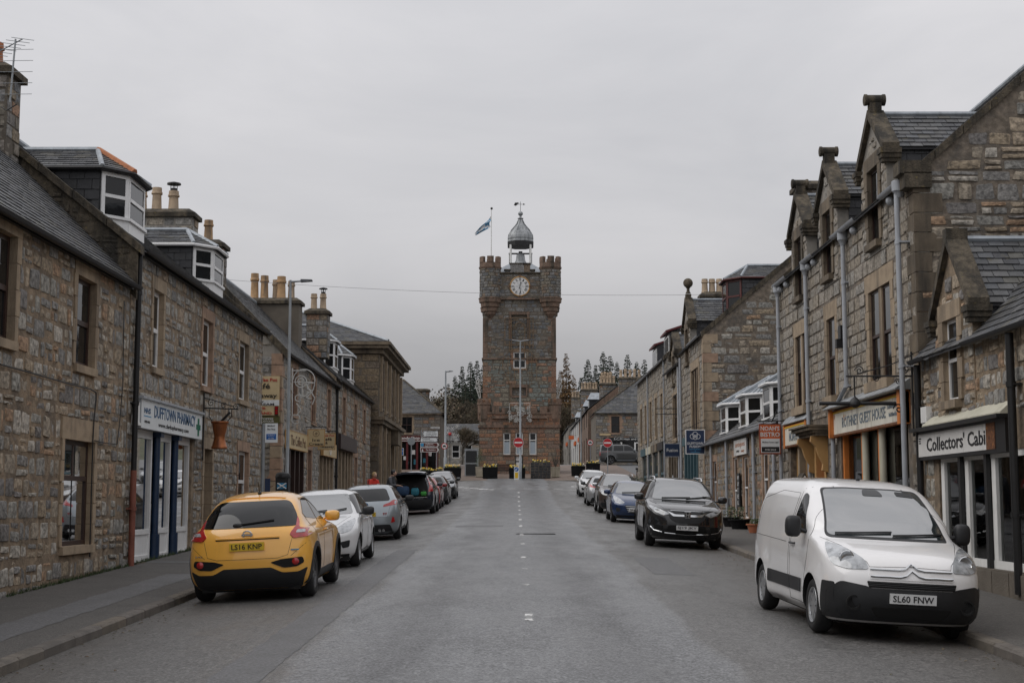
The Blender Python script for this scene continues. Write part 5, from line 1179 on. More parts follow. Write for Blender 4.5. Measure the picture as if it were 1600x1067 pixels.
# door with bracketed canopy
fr.box(MB(), 33.5, 34.75, .9, 3.35, -.3, -.25).build('door', 'red_door', r2.root)
x = MB(); fr.box(x, 33.5, 33.68, .9, 3.35, -.25, .03); fr.box(x, 34.57, 34.75, .9, 3.35, -.25, .03); fr.box(x, 33.68, 34.57, 3.0, 3.35, -.25, -.08); fr.box(x, 34.0, 34.08, .9, 3.0, -.25, -.12); x.build('door_frame', 'ochre_paint', r2.root)
x = MB()
for k, (q, z0_, z1_) in enumerate(((.12, 3.55, 3.62), (.2, 3.62, 3.68), (.3, 3.68, 3.76), (.36, 3.76, 3.8))): fr.box(x, 33.2 - q * .4, 35.05 + q * .4, z0_, z1_, 0, .2 + q)
x.build('canopy', 'sandstone_dark', r2.root)
for u in (33.35, 34.9):
 pts = [fr.P(u, 3.55, 0), fr.P(u, 3.55, .38), fr.P(u, 3.42, .4), fr.P(u, 3.3, .28), fr.P(u, 3.1, .22), fr.P(u, 2.9, .12), fr.P(u, 2.75, .14), fr.P(u, 2.7, 0)]
 MB().prism(pts, fr.U * .14).build('console', 'ochre_paint', r2.root)
fr.box(MB(), 33.3, 34.95, .7, .9, -.2, .3).build('doorstep', 'sandstone_dark', r2.root)
# far shop window of the guest house
window(r2.root, fr, 35.6, 36.7, 1.3, 3.45, fm='ochre_paint', recess=.16, fw=.12, pane='shop_glass', curtain='orange_paint'); window(r2.root, fr, 36.8, 37.9, 1.3, 3.45, fm='ochre_paint', recess=.16, fw=.12)
fr.box(MB(), 36.66, 36.84, 1.3, 3.45, -.2, .02).build('mullion', 'sandstone', r2.root)
# little gabled notice box on the wall
nb = wthing('menu_box', 'small gabled glazed menu box fixed to the guest house wall', 'menu box', fr.P(35.1, 1.9, .3))
x = MB(); fr.box(x, 34.95, 35.45, 1.75, 2.35, .05, .4); x.build('box', 'ochre_paint', nb)
x = MB(); x.prism([fr.P(34.88, 2.35, .0), fr.P(34.88, 2.35, .5), fr.P(34.88, 2.72, .25)], fr.U * .64); x.build('box_roof', 'moss_stone', nb)
f2 = Fr(fr.P(34.95, 0, .05), -Vector((1, 0, 0)), (0, -1, 0)); x = MB(); f2.box(x, .05, .3, 1.82, 2.28, 0, .012); x.build('pane', 'pane_dark', nb)
x = MB(); x.prism([fr.P(34.87, 2.37, .05), fr.P(34.87, 2.37, .45), fr.P(34.87, 2.66, .25)], fr.U * -.01); x.build('gable_panel', 'white_paint', nb)
# wrought bracket with lamp bar over the guest-house sign
br = wthing('lamp_bracket', 'black wrought iron bracket with empty sign bar above the guest house fascia', 'bracket', fr.P(26.0, 4.3, .3))
mb = MB(); u = 25.98; uw = (fr.W, Vector((0, 0, 1)))
mb.tube([fr.P(u, 3.2, .04), fr.P(u, 4.75, .04)], .02, 6); mb.tube([fr.P(u, 4.3, .04), fr.P(u, 4.3, 1.25)], .018, 6); mb.tube([fr.P(u, 4.68, .04), fr.P(u, 4.5, .45), fr.P(u, 4.34, 1.05)], .012, 6)
for (a, v, r) in ((.18, 4.42, .1), (.3, 4.2, .06), (1.0, 4.4, .09), (.7, 4.25, .06)): mb.tube(scroll(fr.P(u, v, a), r, 1.7, uw), .01, 5)
mb.tube([fr.P(u, 4.3, 1.1), fr.P(u, 3.86, 1.1)], .014, 6); mb.build('bracket', 'black_metal', br, smooth=True)
mb = MB(); mb.lathe([(.03, 0), (.11, .05), (.11, .1), (.07, .16), (.02, .2)], fr.P(u, 3.72, 1.1), 10); mb.tube([fr.P(u, 3.8, .35), fr.P(u, 3.8, 1.75)], .035, 8); mb.tube(scroll(fr.P(u, 3.7, .3), .1, 1.4, uw), .014, 5); mb.build('sign_bar', 'black_metal', br, smooth=True)
# Noah's Bistro hanging sign
r_, f_, W_ = projecting('bistro_sign', "orange hanging sign reading Noah's Bistro with a for sale panel", r2.fr, 38.6, .12, .70, 3.30, 4.12, 'sign_orange', 'sign_orange', [("NOAH'S", .5, .85, .88, .15, 'ink_white', .02), ('BISTRO', .5, .65, .9, .15, 'ink_white', .02)], 'oxblood', .015)
f_.box(MB(), W_ * .06, W_ * .94, 3.34, 3.72, .005, .02).build('for_sale_panel', 'sign_white', r_); f_.box(MB(), W_ * .09, W_ * .91, 3.36, 3.5, .02, .024).build('panel_band', 'black_paint', r_)
text('McEwan Fraser Legal', f_, W_ / 2, 3.62, .021, W_ * .74, .05, 'ink_black', r_, .01); text('FOR SALE', f_, W_ / 2, 3.42, .025, W_ * .5, .045, 'ink_white', r_, .01)
cab = MB().tube([fr.P(38.4, 4.9, .1), fr.P(39.2, 4.6, .06), fr.P(41, 3.95, .1)], .02, 5)
tag(cab.build('stay_cable', 'cable'), 'slack cable dropping from the guest house corner towards the low dormer house', 'cable')
# --- low house with three white canted dormers
H3r = [(41.3, 42.2, 1.9, 3.45), (44.9, 45.8, 1.5, 3.45), (47.0, 47.9, 1.3, 3.5), (51.9, 52.8, 2.0, 3.5)]
r3 = House('dormer_cottage', 'low stone house with three white canted dormers on the right', 'R', XR, 39.15, 54.9, 4.25, 8.0, 42, 'mortar_tan', H3r, slate_single=60)
fr = r3.fr; ar = []
for i, h in enumerate(H3r):
 ar.append(dressed(r3.root, fr, *h, m='sandstone_pink', jw=.18, lint=.24, sill=.12, seed=100 + i, proud=.018)); window(r3.root, fr, *h, fm='white_upvc', recess=.04)
r3.stones('rubble_brown', ar, 150, hs=(.2, .32), ws=(.2, .55), gap=.03, seed=101)
gutter(r3.root, fr, 39.2, 54.8, 4.16, m='grey_pipe', w=.2)
for u in (39.9, 43.3, 48.9, 52.7): pipe(r3.root, fr, u, 1.15, 4.1, 'grey_pipe', .05)
for i, u in enumerate((41.9, 46.3, 50.7)): canted_dormer(r3, u, -.12, 4.35, 5.45, 6.05, a=.62, b=1.05, c=.45, roofm='lead', seams=True, slate_single=(60, 40, 30)[i], sillz=4.48, cheekw=.34)
sg = board('trade_board', 'white painted board with faded red lettering on the low cottage wall', fr, 44.6, 47.1, 3.52, 4.02, .05, .09, 'sign_old', 'grey_pipe', 'sign_old', .03)
text('antiques', fr, 45.85, 3.84, .095, 1.9, .2, 'clay_ridge', sg); text('OPEN', fr, 46.3, 3.65, .095, .6, .08, 'ink_black', sg); text('daily', fr, 45.3, 3.63, .095, .6, .1, 'clay_ridge', sg)
sg = board('hanging_banner', 'narrow black vertical sign with white letters between cottage windows', fr, 46.1, 46.6, 1.85, 2.95, .05, .09, 'shop_black', 'shop_black', None, .02)
for k, q in enumerate('HOTEL'): text(q, fr, 46.35, 2.8 - k * .2, .095, .26, .13, 'ink_white', sg, .01)
# --- tall house with a finialled gablet and a box dormer
W4 = [(56.6, 58.9, 4.9, 7.4)]; W4g = (57.2, 61.5, 1.6, 4.4)
r4 = House('fusion_house', 'tall stone house with ball-finialled gablet above the navy restaurant sign', 'R', XR, 55, 62.6, 8.55, 10.5, 40, 'mortar_brown', W4 + [W4g, (59.5, 60.5, 7.8, 8.55)], slate_single=60)
fr = r4.fr; ar = [dressed(r4.root, fr, *W4[0], m='sandstone', jw=.3, lint=.35, sill=.2, seed=110), (56.8, 61.8, 1.2, 4.9), (58.8, 61.2, 7.5, 8.6)]
for k in range(3):
 a = 56.6 + k * .78; window(r4.root, fr, a, a + .66, 4.9, 7.4, fm='brown_wood', recess=.045)
 if k: fr.box(MB(), a - .12, a, 4.9, 7.4, -.24, -.012).build('mullion', 'sandstone', r4.root)
r4.stones('granite_block', ar, 0, hs=(.24, .3), ws=(.3, .6), gap=.018, squared=True, seed=111)
r4.gable_stones('rubble_mixed', 300, hs=(.22, .42), ws=(.3, 1.0), gap=.035, seed=112, v0=3.8, ulim=6)
for k in range(19):
 l1, l2 = (.5, .3) if k % 2 else (.3, .55); z = 1.4 + k * .375; MB().box(XR - .03, XR + l2, 54.97, 55 + l1, z, z + .36).build('quoin', 'sandstone_pink' if k % 4 == 0 else 'sandstone', r4.root)
r4.skew(54.95, 55.2, m='moss_stone', h=.1, out=.1, nstones=10)
gablet(r4, 60.0, 1.1, 7.4, 9.6, 10.55, (59.5, 60.5, 7.85, 9.3), m='sandstone_dark', stone='granite_block', mortar='mortar_grey', single=0, roof_single=60, seed=115, back=3, frame='brown_wood', ball=True)
gutter(r4.root, fr, 55.3, 58.8, 8.5, m='grey_pipe', w=.18); pipe(r4.root, fr, 62.2, 1.6, 8.3, 'grey_pipe', .055)
canted_dormer(r4, 56.9, -1.15, 9.35, 10.85, 11.5, a=.55, b=1.15, c=.5, fm='dark_red_frame', slate_single=60, ridge_back=3.4)
chimney(r4.root, XR + 2.5, 57.6, 9.9, 10.95, 1.3, .8, spots=[(-.3, 0, .6), (.35, 0, .5)], ph=.5, pr=.15, m='rubble_grey', seed=18)
chimney(r4.root, XR + 1.35, 62.2, 9.4, 10.95, .95, .7, spots=[(-.3, 0, 1, 1, 'pot_buff'), (.02, 0, 1, 1, 'pot_buff'), (.34, 0, 1, 1, 'pot_buff')], ph=.62, pr=.14, m='rubble_brown', seed=19)
o = MB(); fr.box(o, *W4g, -.25, -.2); o.build('shop_recess', 'interior', r4.root)
x = MB()
for u in (57.25, 58.3, 59.3, 60.3, 61.4): fr.box(x, u - .1, u + .1, 1.6, 4.4, -.2, .04)
fr.box(x, 57.2, 61.5, 1.6, 2.2, -.2, -.04); fr.box(x, 57.1, 61.6, 4.4, 4.75, -.05, .12); x.build('shopfront', 'teal_paint', r4.root)
r_, f_, W_ = projecting('fusion_sign', 'navy blue hanging sign reading Dufftown Fusion with a white border', r4.fr, 54.6, .05, .80, 3.84, 4.78, 'sign_navy', 'ink_white', [('DUFFTOWN', .5, .44, .8, .1, 'ink_white'), ('FUSION', .5, .31, .58, .1, 'ink_white'), ('RESTAURANT', .5, .2, .6, .05, 'ink_lightblue'), ('&', .5, .14, .06, .04, 'ink_lightblue'), ('TAKEAWAY', .5, .08, .5, .05, 'ink_lightblue')], 'ink_white', .03)
mb = MB()
for (a, b, r) in ((.36, .72, .09), (.5, .8, .1), (.64, .72, .09), (.5, .68, .08)): mb.tube(scroll(f_.P(a * W_, 3.84 + b * .94, .006), r, 1, (f_.U, f_.V), 14, r), .01, 5)
mb.build('chef_hat_emblem', 'ink_white', r_)
# --- adjoining lower half
W5 = [(64.2, 65.9, 4.9, 6.9)]
r5 = House('narrow_stone_house', 'narrow stone house with barred upper bracket past the navy sign', 'R', XR, 62.65, 68.5, 8.2, 9, 40, 'mortar_tan', W5 + [(63.3, 67.8, 1.8, 4.3)])
fr = r5.fr; ar = [dressed(r5.root, fr, *W5[0], m='sandstone', jw=.25, lint=.3, sill=.18, seed=120), (63, 68, 1.4, 4.8)]
window(r5.root, fr, *W5[0], fm='brown_wood', kind='cross')
r5.stones('granite_block', ar, 0, hs=(.24, .3), ws=(.3, .6), gap=.018, squared=True, seed=121); gutter(r5.root, fr, 62.8, 68.4, 8.1, w=.18); pipe(r5.root, fr, 63.0, 1.6, 8.0, 'grey_pipe', .055)
o = MB(); fr.box(o, 63.3, 67.8, 1.8, 4.3, -.25, -.2); o.build('shop_recess', 'interior', r5.root)
x = MB()
for u in (63.4, 64.5, 65.5, 66.6, 67.7): fr.box(x, u - .12, u + .12, 1.8, 4.3, -.2, .05)
fr.box(x, 63.2, 67.9, 4.3, 4.65, -.05, .15); x.build('shopfront', 'sandstone_dark', r5.root)
gablet(r5, 65.2, 1.0, 7.0, 8.9, 9.7, (64.75, 65.65, 7.4, 8.7), m='sandstone_dark', stone='granite_block', mortar='mortar_grey', single=0, roof_single=0, seed=116, frame='brown_wood', finial=False)
projecting('shop_hanging_sign', 'small grey hanging sign beyond the navy restaurant sign', r5.fr, 62.9, .05, .75, 4.0, 4.6, 'sign_navy', 'grey_pipe', [('Fusion', .5, .5, .7, .25, 'ink_white')])
x = MB()
for v in (5.9, 6.15): x.tube([fr.P(63.2, v, .02), fr.P(63.2, v, 1.1)], .02, 5)
x.tube([fr.P(63.2, 6.9, .02), fr.P(63.2, 6.2, .75)], .014, 5); tag(x.build('wall_bracket', 'black_metal'), 'bare black metal bar bracket projecting above the restaurant sign', 'bracket')
# --- long far house on the right
W6 = [(70.5 + k * 2.9, 71.5 + k * 2.9, 5.4, 7.4) for k in range(5)]; W6g = [(70.2 + k * 3.2, 72.6 + k * 3.2, 2.3, 4.6) for k in range(4)]
r6 = House('corner_house', 'long grey stone house at the far right corner with two box dormers', 'R', XR, 68.55, 85.2, 9.05, 9, 38, 'mortar_grey', W6 + W6g)
fr = r6.fr; ar = [dressed(r6.root, fr, *h, m='sandstone', jw=.2, lint=.25, sill=.14, seed=130 + i) for i, h in enumerate(W6)]
for h in W6: window(r6.root, fr, *h, fm='brown_wood')
for i, h in enumerate(W6g): window(r6.root, fr, *h, fm='teal_paint', kind='cross', fw=.12); ar.append((h[0] - .2, h[1] + .2, h[2] - .3, h[3] + .4)); fr.box(MB(), h[0] - .2, h[1] + .2, h[3], h[3] + .4, -.05, .1).build('fascia', ('black_paint', 'sandstone_dark', 'cream_board', 'teal_paint')[i], r6.root)
r6.stones('granite_block', ar, 0, hs=(.24, .3), ws=(.3, .6), gap=.018, squared=True, seed=131); r6.gable_stones('rubble_mixed', 60, hs=(.25, .4), ws=(.3, .8), gap=.05, seed=132, v0=7)
gutter(r6.root, fr, 68.7, 85.1, 8.95, m='grey_pipe', w=.18)
for u in (69.2, 77.8): pipe(r6.root, fr, u, 2.0, 8.9, 'grey_pipe', .04)
r6.skew(68.5, 68.8, m='moss_stone', h=.1, nstones=6)
def box_dormer(house, u0, u1, wf, z0, z1, slope=.35):
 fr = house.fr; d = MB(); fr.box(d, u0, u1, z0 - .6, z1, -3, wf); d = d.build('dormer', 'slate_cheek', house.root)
 fr.box(MB(), u0 + .1, u1 - .1, z0 + .15, z1 - .12, wf, wf + .04).build('window_frame', 'white_paint', d); n = 2
 for k in range(n): a = u0 + .18 + (u1 - u0 - .36) * k / n; fr.box(MB(), a + .03, a + (u1 - u0 - .36) / n - .03, z0 + .22, z1 - .2, wf + .04, wf + .05).build('pane', 'pane_dark', d)
 x = MB(); x.hexa([fr.P(u0 - .15, z1, wf + .2), fr.P(u1 + .15, z1, wf + .2), fr.P(u1 + .15, z1 + 3 * slope * .9, -3), fr.P(u0 - .15, z1 + 3 * slope * .9, -3), fr.P(u0 - .15, z1 + .1, wf + .2), fr.P(u1 + .15, z1 + .1, wf + .2), fr.P(u1 + .15, z1 + .1 + 3 * slope * .9, -3), fr.P(u0 - .15, z1 + .1 + 3 * slope * .9, -3)]); x.build('dormer_roof', 'oxblood', d)
box_dormer(r6, 70.3, 72.8, -.35, 9.3, 10.4); box_dormer(r6, 76.5, 79, -.35, 9.3, 10.4)
# ------------------------------------------------------------------ clock tower
TX, TY, TH = .28, 110.0, 2.83
tz = g(110)
tw = wthing('clock_tower', 'square stone clock tower with corner turrets and a lead cupola', 'tower', (TX, TY + TH, tz))
def shell(name, h, y0, z0, z1, holes, mort, depth=5.7):
 f = Fr((TX - h, y0, 0), (1, 0, 0), (0, -1, 0)); mb = MB(); front_sheet(mb, f, 0, 2 * h, z0, z1, holes, .18)
 mb.add([(TX - h, y0, z0), (TX - h, y0 + depth, z0), (TX - h, y0 + depth, z1), (TX - h, y0, z1)], [(0, 1, 2, 3)]); mb.add([(TX + h, y0, z0), (TX + h, y0 + depth, z0), (TX + h, y0 + depth, z1), (TX + h, y0, z1)], [(0, 1, 2, 3)])
 mb.add([(TX - h, y0 + depth, z0), (TX + h, y0 + depth, z0), (TX + h, y0 + depth, z1), (TX - h, y0 + depth, z1)], [(0, 1, 2, 3)]); mb.add([(TX - h, y0, z1), (TX + h, y0, z1), (TX + h, y0 + depth, z1), (TX - h, y0 + depth, z1)], [(0, 1, 2, 3)])
 return f, mb.build(name, mort, tw)
def tw_stones(f, w, h, z0, z1, holes, m, single, seed, **k):
 rubble(f, w, 0, 2 * h, z0, z1, holes, m, single, seed=seed, squared=k.pop('sq', True), gap=.02, **k)
 for s in (-1, 1):
  sf_ = Fr((TX + s * h, f.o.y, 0), (0, 1, 0), (s, 0, 0)); rubble(sf_, w, 0, 5.7, z0, z1, [], m, 0, seed=seed + 3 + s, squared=True, gap=.02, hs=(.25, .36), ws=(.4, .8))
def tq(h, y0, z0, z1, m='tower_trim', st=.42):   # alternating corner stones
 k = 0; z = z0
 while z < z1 - .1:
  e = min(st, z1 - z); l = .62 if k % 2 else .36
  for s in (-1, 1):
   MB().box(min(TX + s * h, TX + s * (h - l)) - (.025 if s < 0 else 0), max(TX + s * h, TX + s * (h - l)) + (.025 if s > 0 else 0), y0 - .03, y0 + (.36 if k % 2 else .62), z + .012, z + e - .012).build('quoin', m, tw)
  z += e; k += 1
# ground stage
HG = 3.1; GY = TY - .3; z_ = lambda py: 2 + (785 - py) * TY / FPX
wins = [(cx - .27 - (TX - HG), cx + .27 - (TX - HG), z_(711), z_(677)) for cx in (TX - .93 - .04, TX - .02 + .0, TX + 1.03)]
door = (wins[1][0] - .02, wins[1][1] + .02, tz + .1, wins[1][2] - .12)
f, w = shell('ground_stage', HG, GY, tz - .3, z_(646), wins + [door], 'mortar_dark', 6.3)
tw_stones(f, w, HG, tz + .1, z_(646), [(a - .03, b + .03, c - .08, d + .22) for a, b, c, d in wins] + [door], 'tower_red', 230, 201, hs=(.24, .36), ws=(.4, .95))
for h in wins: window(tw, f, *h, fm='white_paint', recess=.06, fw=.07, kind='top', pane='pane_dark')
for h in (wins[0], wins[2]): f.box(MB(), h[0] + .08, h[1] - .08, h[2] + .08, h[2] + .98, -.085, -.075).build('window_blind', 'blind', tw)
f.box(MB(), wins[1][0] + .08, wins[1][1] - .08, wins[1][2] + .08, wins[1][2] + .98, -.085, -.075).build('window_blind', 'blind', tw)
for h in wins: f.box(MB(), h[0] - .08, h[1] + .08, h[2] - .1, h[2], -.05, .08).build('sill', 'tower_trim', tw); f.box(MB(), h[0] - .1, h[1] + .1, h[3], h[3] + .22, -.1, .03).build('lintel', 'tower_trim', tw)
f.box(MB(), *door, -.15, -.1).build('door', 'black_paint', tw)
x = MB()
for (a, b, c, d) in ((.05, .28, .5, .9), (.3, .5, .5, .8), (.05, .3, 1.0, 1.5), (.32, .5, .95, 1.35)): f.box(x, door[0] + a, door[0] + b, door[2] + c, door[2] + d, -.1, -.09)
x.build('door_notice', 'ink_white', tw)
def course(h, y0, z0, z1, out, name='string_course', m='tower_trim', dep=6.0): MB().box(TX - h - out, TX + h + out, y0 - out, y0 + dep, z0, z1).build(name, m, tw)
course(HG, GY, z_(669), z_(665), .10); course(HG, GY, z_(648), z_(645), .08)
# small battlements of the ground stage
for s in (-1, 1):
 cx = TX + s * (HG - .35); MB().lathe([(.3, z_(665)), (.5, z_(655)), (.52, z_(634)), (.58, z_(633)), (.58, z_(630)), (.5, z_(630)), (.5, z_(630) - .02)], (cx, GY + .35, 0), 8, a0=math.pi / 8).build('turret', 'tower_trim', tw)
 for k in range(5):
  a = k * 2 * math.pi / 5 + .3; MB().box(cx + .4 * math.cos(a) - .12, cx + .4 * math.cos(a) + .12, GY + .35 + .4 * math.sin(a) - .12, GY + .35 + .4 * math.sin(a) + .12, z_(630), z_(624)).build('merlon', 'tower_trim', tw)
 for k in range(2):
  u = cx - s * (.9 + k * .75); MB().box(u - .28, u + .28, GY - .06, GY + .3, z_(645), z_(636) - .1 * k).build('merlon', 'tower_trim', tw)
 MB().box(min(cx - s * .6, cx - s * 1.9), max(cx - s * .6, cx - s * 1.9), GY - .2, GY, z_(655), z_(651)).build('ledge', 'tower_trim', tw)
# shaft
SY = TY
HW = lambda x0, x1, p0, p1: ((x0 - 806) * TY / FPX - (TX - TH), (x1 - 806) * TY / FPX - (TX - TH), z_(p0), z_(p1))
up = HW(802, 822, 576, 550); nb1 = HW(799, 824, 530, 491); nb2 = HW(800, 822, 619, 606)
f, w = shell('shaft', TH, SY, z_(650), z_(466), [up, nb1, nb2], 'mortar_dark')
ex = [(a - .18, b + .18, c - .12, d + .22) for a, b, c, d in (up, nb1, nb2)]
tw_stones(f, w, TH, z_(650), z_(562), ex, 'tower_stone', 250, 203, hs=(.24, .4), ws=(.3, .95), sq=False); tw_stones(f, w, TH, z_(562), z_(468), ex, 'tower_grey', 250, 205, hs=(.2, .34), ws=(.3, .75), sq=False)
tq(TH, SY, z_(640), z_(566), 'tower_red'); tq(TH, SY, z_(560), z_(496), 'tower_trim')
for h in (up, nb1, nb2): dressed(tw, f, *h, m='tower_trim' if h is not up else 'tower_red', jw=.17, lint=.22, sill=.14, proud=.05)
window(tw, f, *up, fm='white_paint', kind='cross', recess=.06, fw=.09)
for h in (nb1, nb2):
 o = MB(); f.box(o, *h, -.2, -.16); pb = o.build('blocked_window', 'mortar_dark', tw); rubble(f, tw, h[0], h[1], h[2], h[3] - .25, [], 'tower_grey', 10, hs=(.2, .3), ws=(.2, .45), gap=.03, proud=-.13, seed=7)
course(TH, SY, z_(562), z_(559.5), .1)
# clock stage
HC, CY_ = TH + .12, SY - .12
f, w = shell('clock_stage', HC, CY_, z_(467), z_(426), [], 'mortar_dark', 5.94)
cx_, cz_ = (812.5 - 806) * TY / FPX, z_(446.5)
cu = cx_ - (TX - HC); tw_stones(f, w, HC, z_(465), z_(427), [(cu - .78, cu + .78, cz_ - .78, cz_ + .78)], 'tower_grey', 160, 207, hs=(.2, .3), ws=(.3, .8), sq=False)
course(HC, CY_, z_(467.5), z_(465), .1, dep=6.1); course(HC, CY_, z_(426), z_(424), .12, 'coping', 'moss_stone', 6.2)
for (p0, p1, top) in ((788, 797, 421), (797, 818, 411), (829, 836, 421), (818, 829, 411)):
 x0, x1 = (p0 - 806) * TY / FPX, (p1 - 806) * TY / FPX; MB().box(x0 + .01, x1 - .01, CY_ - .03 - (.05 if p0 == 797 else 0), CY_ + .45, z_(424) + .002, z_(top)).build('merlon', 'tower_grey', tw); MB().box(x0 - .04, x1 + .04, CY_ - .12, CY_ + .5, z_(top), z_(top) + .09).build('coping', 'moss_stone', tw)
# clock
ck = MB().lathe([(.80, 0), (.80, -.06), (.74, -.10), (.70, -.06), (.70, 0)], (cx_, CY_ - .0, cz_), 40, axis='y').build('clock', 'ochre_paint', tw, smooth=True, angle=30)
x = MB(); dpt = [(cx_ + .98 * a, CY_ - .012, cz_ + .98 * b) for a, b in ((0, 1), (1, 0), (0, -1), (-1, 0))]; x.prism(dpt, (0, -.02, 0)); x.build('clock_surround', 'tower_trim', ck)
MB().lathe([(.70, 0), (.70, -.02)], (cx_, CY_ - .045, cz_), 40, axis='y').build('clock_face', 'ink_white', ck)
cf = Fr((cx_, CY_, 0), (1, 0, 0), (0, -1, 0))
for k, q in enumerate(('XII', 'I', 'II', 'III', 'IIII', 'V', 'VI', 'VII', 'VIII', 'IX', 'X', 'XI')):
 a = -k * math.pi / 6; m = cf.txtm(.53 * math.sin(-a), cz_ + .53 * math.cos(a), .068) @ Matrix.Rotation(a, 4, 'Z') @ Matrix.Diagonal((.06 + .04 * len(q), .21, .006, 1)); link('numeral', text_mesh(q, 'ink_black', .02), ck, m)
mb = MB()
for k in range(6):
 a = k * math.pi / 3; mb.tube([(cx_ + .12 * math.sin(a), CY_ - .069, cz_ + .12 * math.cos(a)), (cx_ + .36 * math.sin(a + .5), CY_ - .069, cz_ + .36 * math.cos(a + .5)), (cx_ + .12 * math.sin(a + 1.05), CY_ - .069, cz_ + .12 * math.cos(a + 1.05))], .009, 5)
mb.build('dial_tracery', 'grey_pipe', ck)
def hand(a, l, w_):
 s, c = math.sin(a), math.cos(a); P = lambda r, q: (cx_ + s * r + c * q, CY_ - .085, cz_ + c * r - s * q)
 MB().prism([P(-.14, -w_ * .6), P(-.14, w_ * .6), P(l * .55, w_ * .6), P(l * .72, w_ * 1.5), P(l, 0), P(l * .72, -w_ * 1.5), P(l * .55, -w_ * .6)], (0, -.01, 0)).build('clock_hand', 'ink_black', ck)
hand(math.radians(14), .4, .035); hand(math.radians(174), .62, .026)
for a in (0, 90, 180, 270): s, c = math.sin(R(a)), math.cos(R(a)); MB().box(*sorted((cx_ + s * .66 - c * .025, cx_ + s * .86 + c * .025)), CY_ - .12, CY_ - .1, *sorted((cz_ + c * .66 - s * .025, cz_ + c * .86 + s * .025))).build('dial_peg', 'ink_black', ck)
# corner turrets with corbelled feet
def turret(cx, cy):
 t = MB().lathe([(.80, z_(467)), (.80, z_(418))], (cx, cy, 0), 20).build('turret', 'mortar_dark', tw, smooth=True, angle=40)
 rg = random.Random(int(cx * 10)); recs = []
 z = z_(464)
 while z < z_(419) - .1:
  h = rg.uniform(.2, .3); a = rg.uniform(0, 1)
  while a < 6.28 + .2:
   l = rg.uniform(.25, .5); m = Matrix.Translation((cx + .8 * math.cos(a), cy + .8 * math.sin(a), z + h / 2)) @ Matrix.Rotation(a - math.pi / 2, 4, 'Z') @ Matrix.Diagonal((l - .02, .05, h - .02, 1)); recs.append((m, rg.random())); a += l / .8
  z += h
 place_pieces(recs, ('st', True), STONES[True], 'tower_grey', 'stone', t, 0)
 prof = [(.12, z_(494) - .2), (.3, z_(494)), (.46, z_(490)), (.46, z_(487)), (.58, z_(486)), (.60, z_(482)), (.60, z_(480)), (.72, z_(479)), (.74, z_(475)), (.74, z_(473)), (.86, z_(472)), (.88, z_(467)), (.92, z_(466)), (.92, z_(465)), (.8, z_(464))]
 MB().lathe(prof, (cx, cy, 0), 20).build('corbel', 'tower_trim', t, smooth=True, angle=30)
 MB().lathe([(.8, z_(420)), (.88, z_(418)), (.90, z_(415.5)), (.84, z_(415)), (.84, z_(409)), (.6, z_(409)), (.6, z_(412)), (.05, z_(412))], (cx, cy, 0), 20).build('parapet', 'tower_trim', t, smooth=True, angle=30)
 for k in range(6):
  a0 = k * math.pi / 3 + .25; n = 4; vs = []
  for zz in (z_(409), z_(399.5)):
   for rr in (.58, .86):
    for q in range(n + 1): aa = a0 + .62 * q / n; vs.append((cx + rr * math.cos(aa), cy + rr * math.sin(aa), zz))
  m = n + 1; fs = []
  for q in range(n): fs += [(q, q + 1, m + q + 1, m + q), (2 * m + q, 3 * m + q, 3 * m + q + 1, 2 * m + q + 1), (m + q, m + q + 1, 3 * m + q + 1, 3 * m + q), (q, 2 * m + q, 2 * m + q + 1, q + 1)]
  fs += [(0, m, 3 * m, 2 * m), (n, 2 * m + n, 3 * m + n, m + n)]
  MB().add(vs, fs).build('merlon', 'tower_trim', t)
xl_, xr_ = (765.5 - 806) * TY / FPX, (860.5 - 806) * TY / FPX
for cx in (xl_, xr_):
 for cy in (TY + .12, TY + 5.58): turret(cx, cy)
# cap house roof, cupola, bell and vane
CC = TY + 2.9; zc_ = lambda py: 2 + (785 - py) * CC / FPX; ccx = (813.5 - 806) * CC / FPX
MB().add([(TX - 2.4, TY + .4, z_(425)), (TX + 2.4, TY + .4, z_(425)), (TX + 2.4, TY + 5.4, z_(425)), (TX - 2.4, TY + 5.4, z_(425)), (ccx - .9, CC - .9, zc_(413)), (ccx + .9, CC - .9, zc_(413)), (ccx + .9, CC + .9, zc_(413)), (ccx - .9, CC + .9, zc_(413))], [(0, 1, 5, 4), (1, 2, 6, 5), (2, 3, 7, 6), (3, 0, 4, 7), (4, 5, 6, 7)]).build('cap_roof', 'lead', tw)
cp = MB().lathe([(1.10, zc_(383)), (1.10, zc_(374)), (1.07, zc_(373)), (1.09, zc_(370)), (1.06, zc_(366)), (.96, zc_(361)), (.76, zc_(357)), (.54, zc_(352)), (.36, zc_(347.5)), (.24, zc_(343)), (.18, zc_(339.5)), (.15, zc_(338.5)), (.25, zc_(337.8)), (.25, zc_(336.8)), (.10, zc_(336)), (.08, zc_(333))], (ccx, CC, 0), 8, a0=math.pi / 8).build('cupola', 'lead_dome', tw)
MB().lathe([(1.12, zc_(383) - .02), (1.13, zc_(376)), (1.0, zc_(376))], (ccx, CC, 0), 8, a0=math.pi / 8).build('cupola_cornice', 'black_metal', cp)
MB().ball((ccx, CC, zc_(329.5)), .2, 14).build('cupola_ball', 'lead_dome', cp, smooth=True)
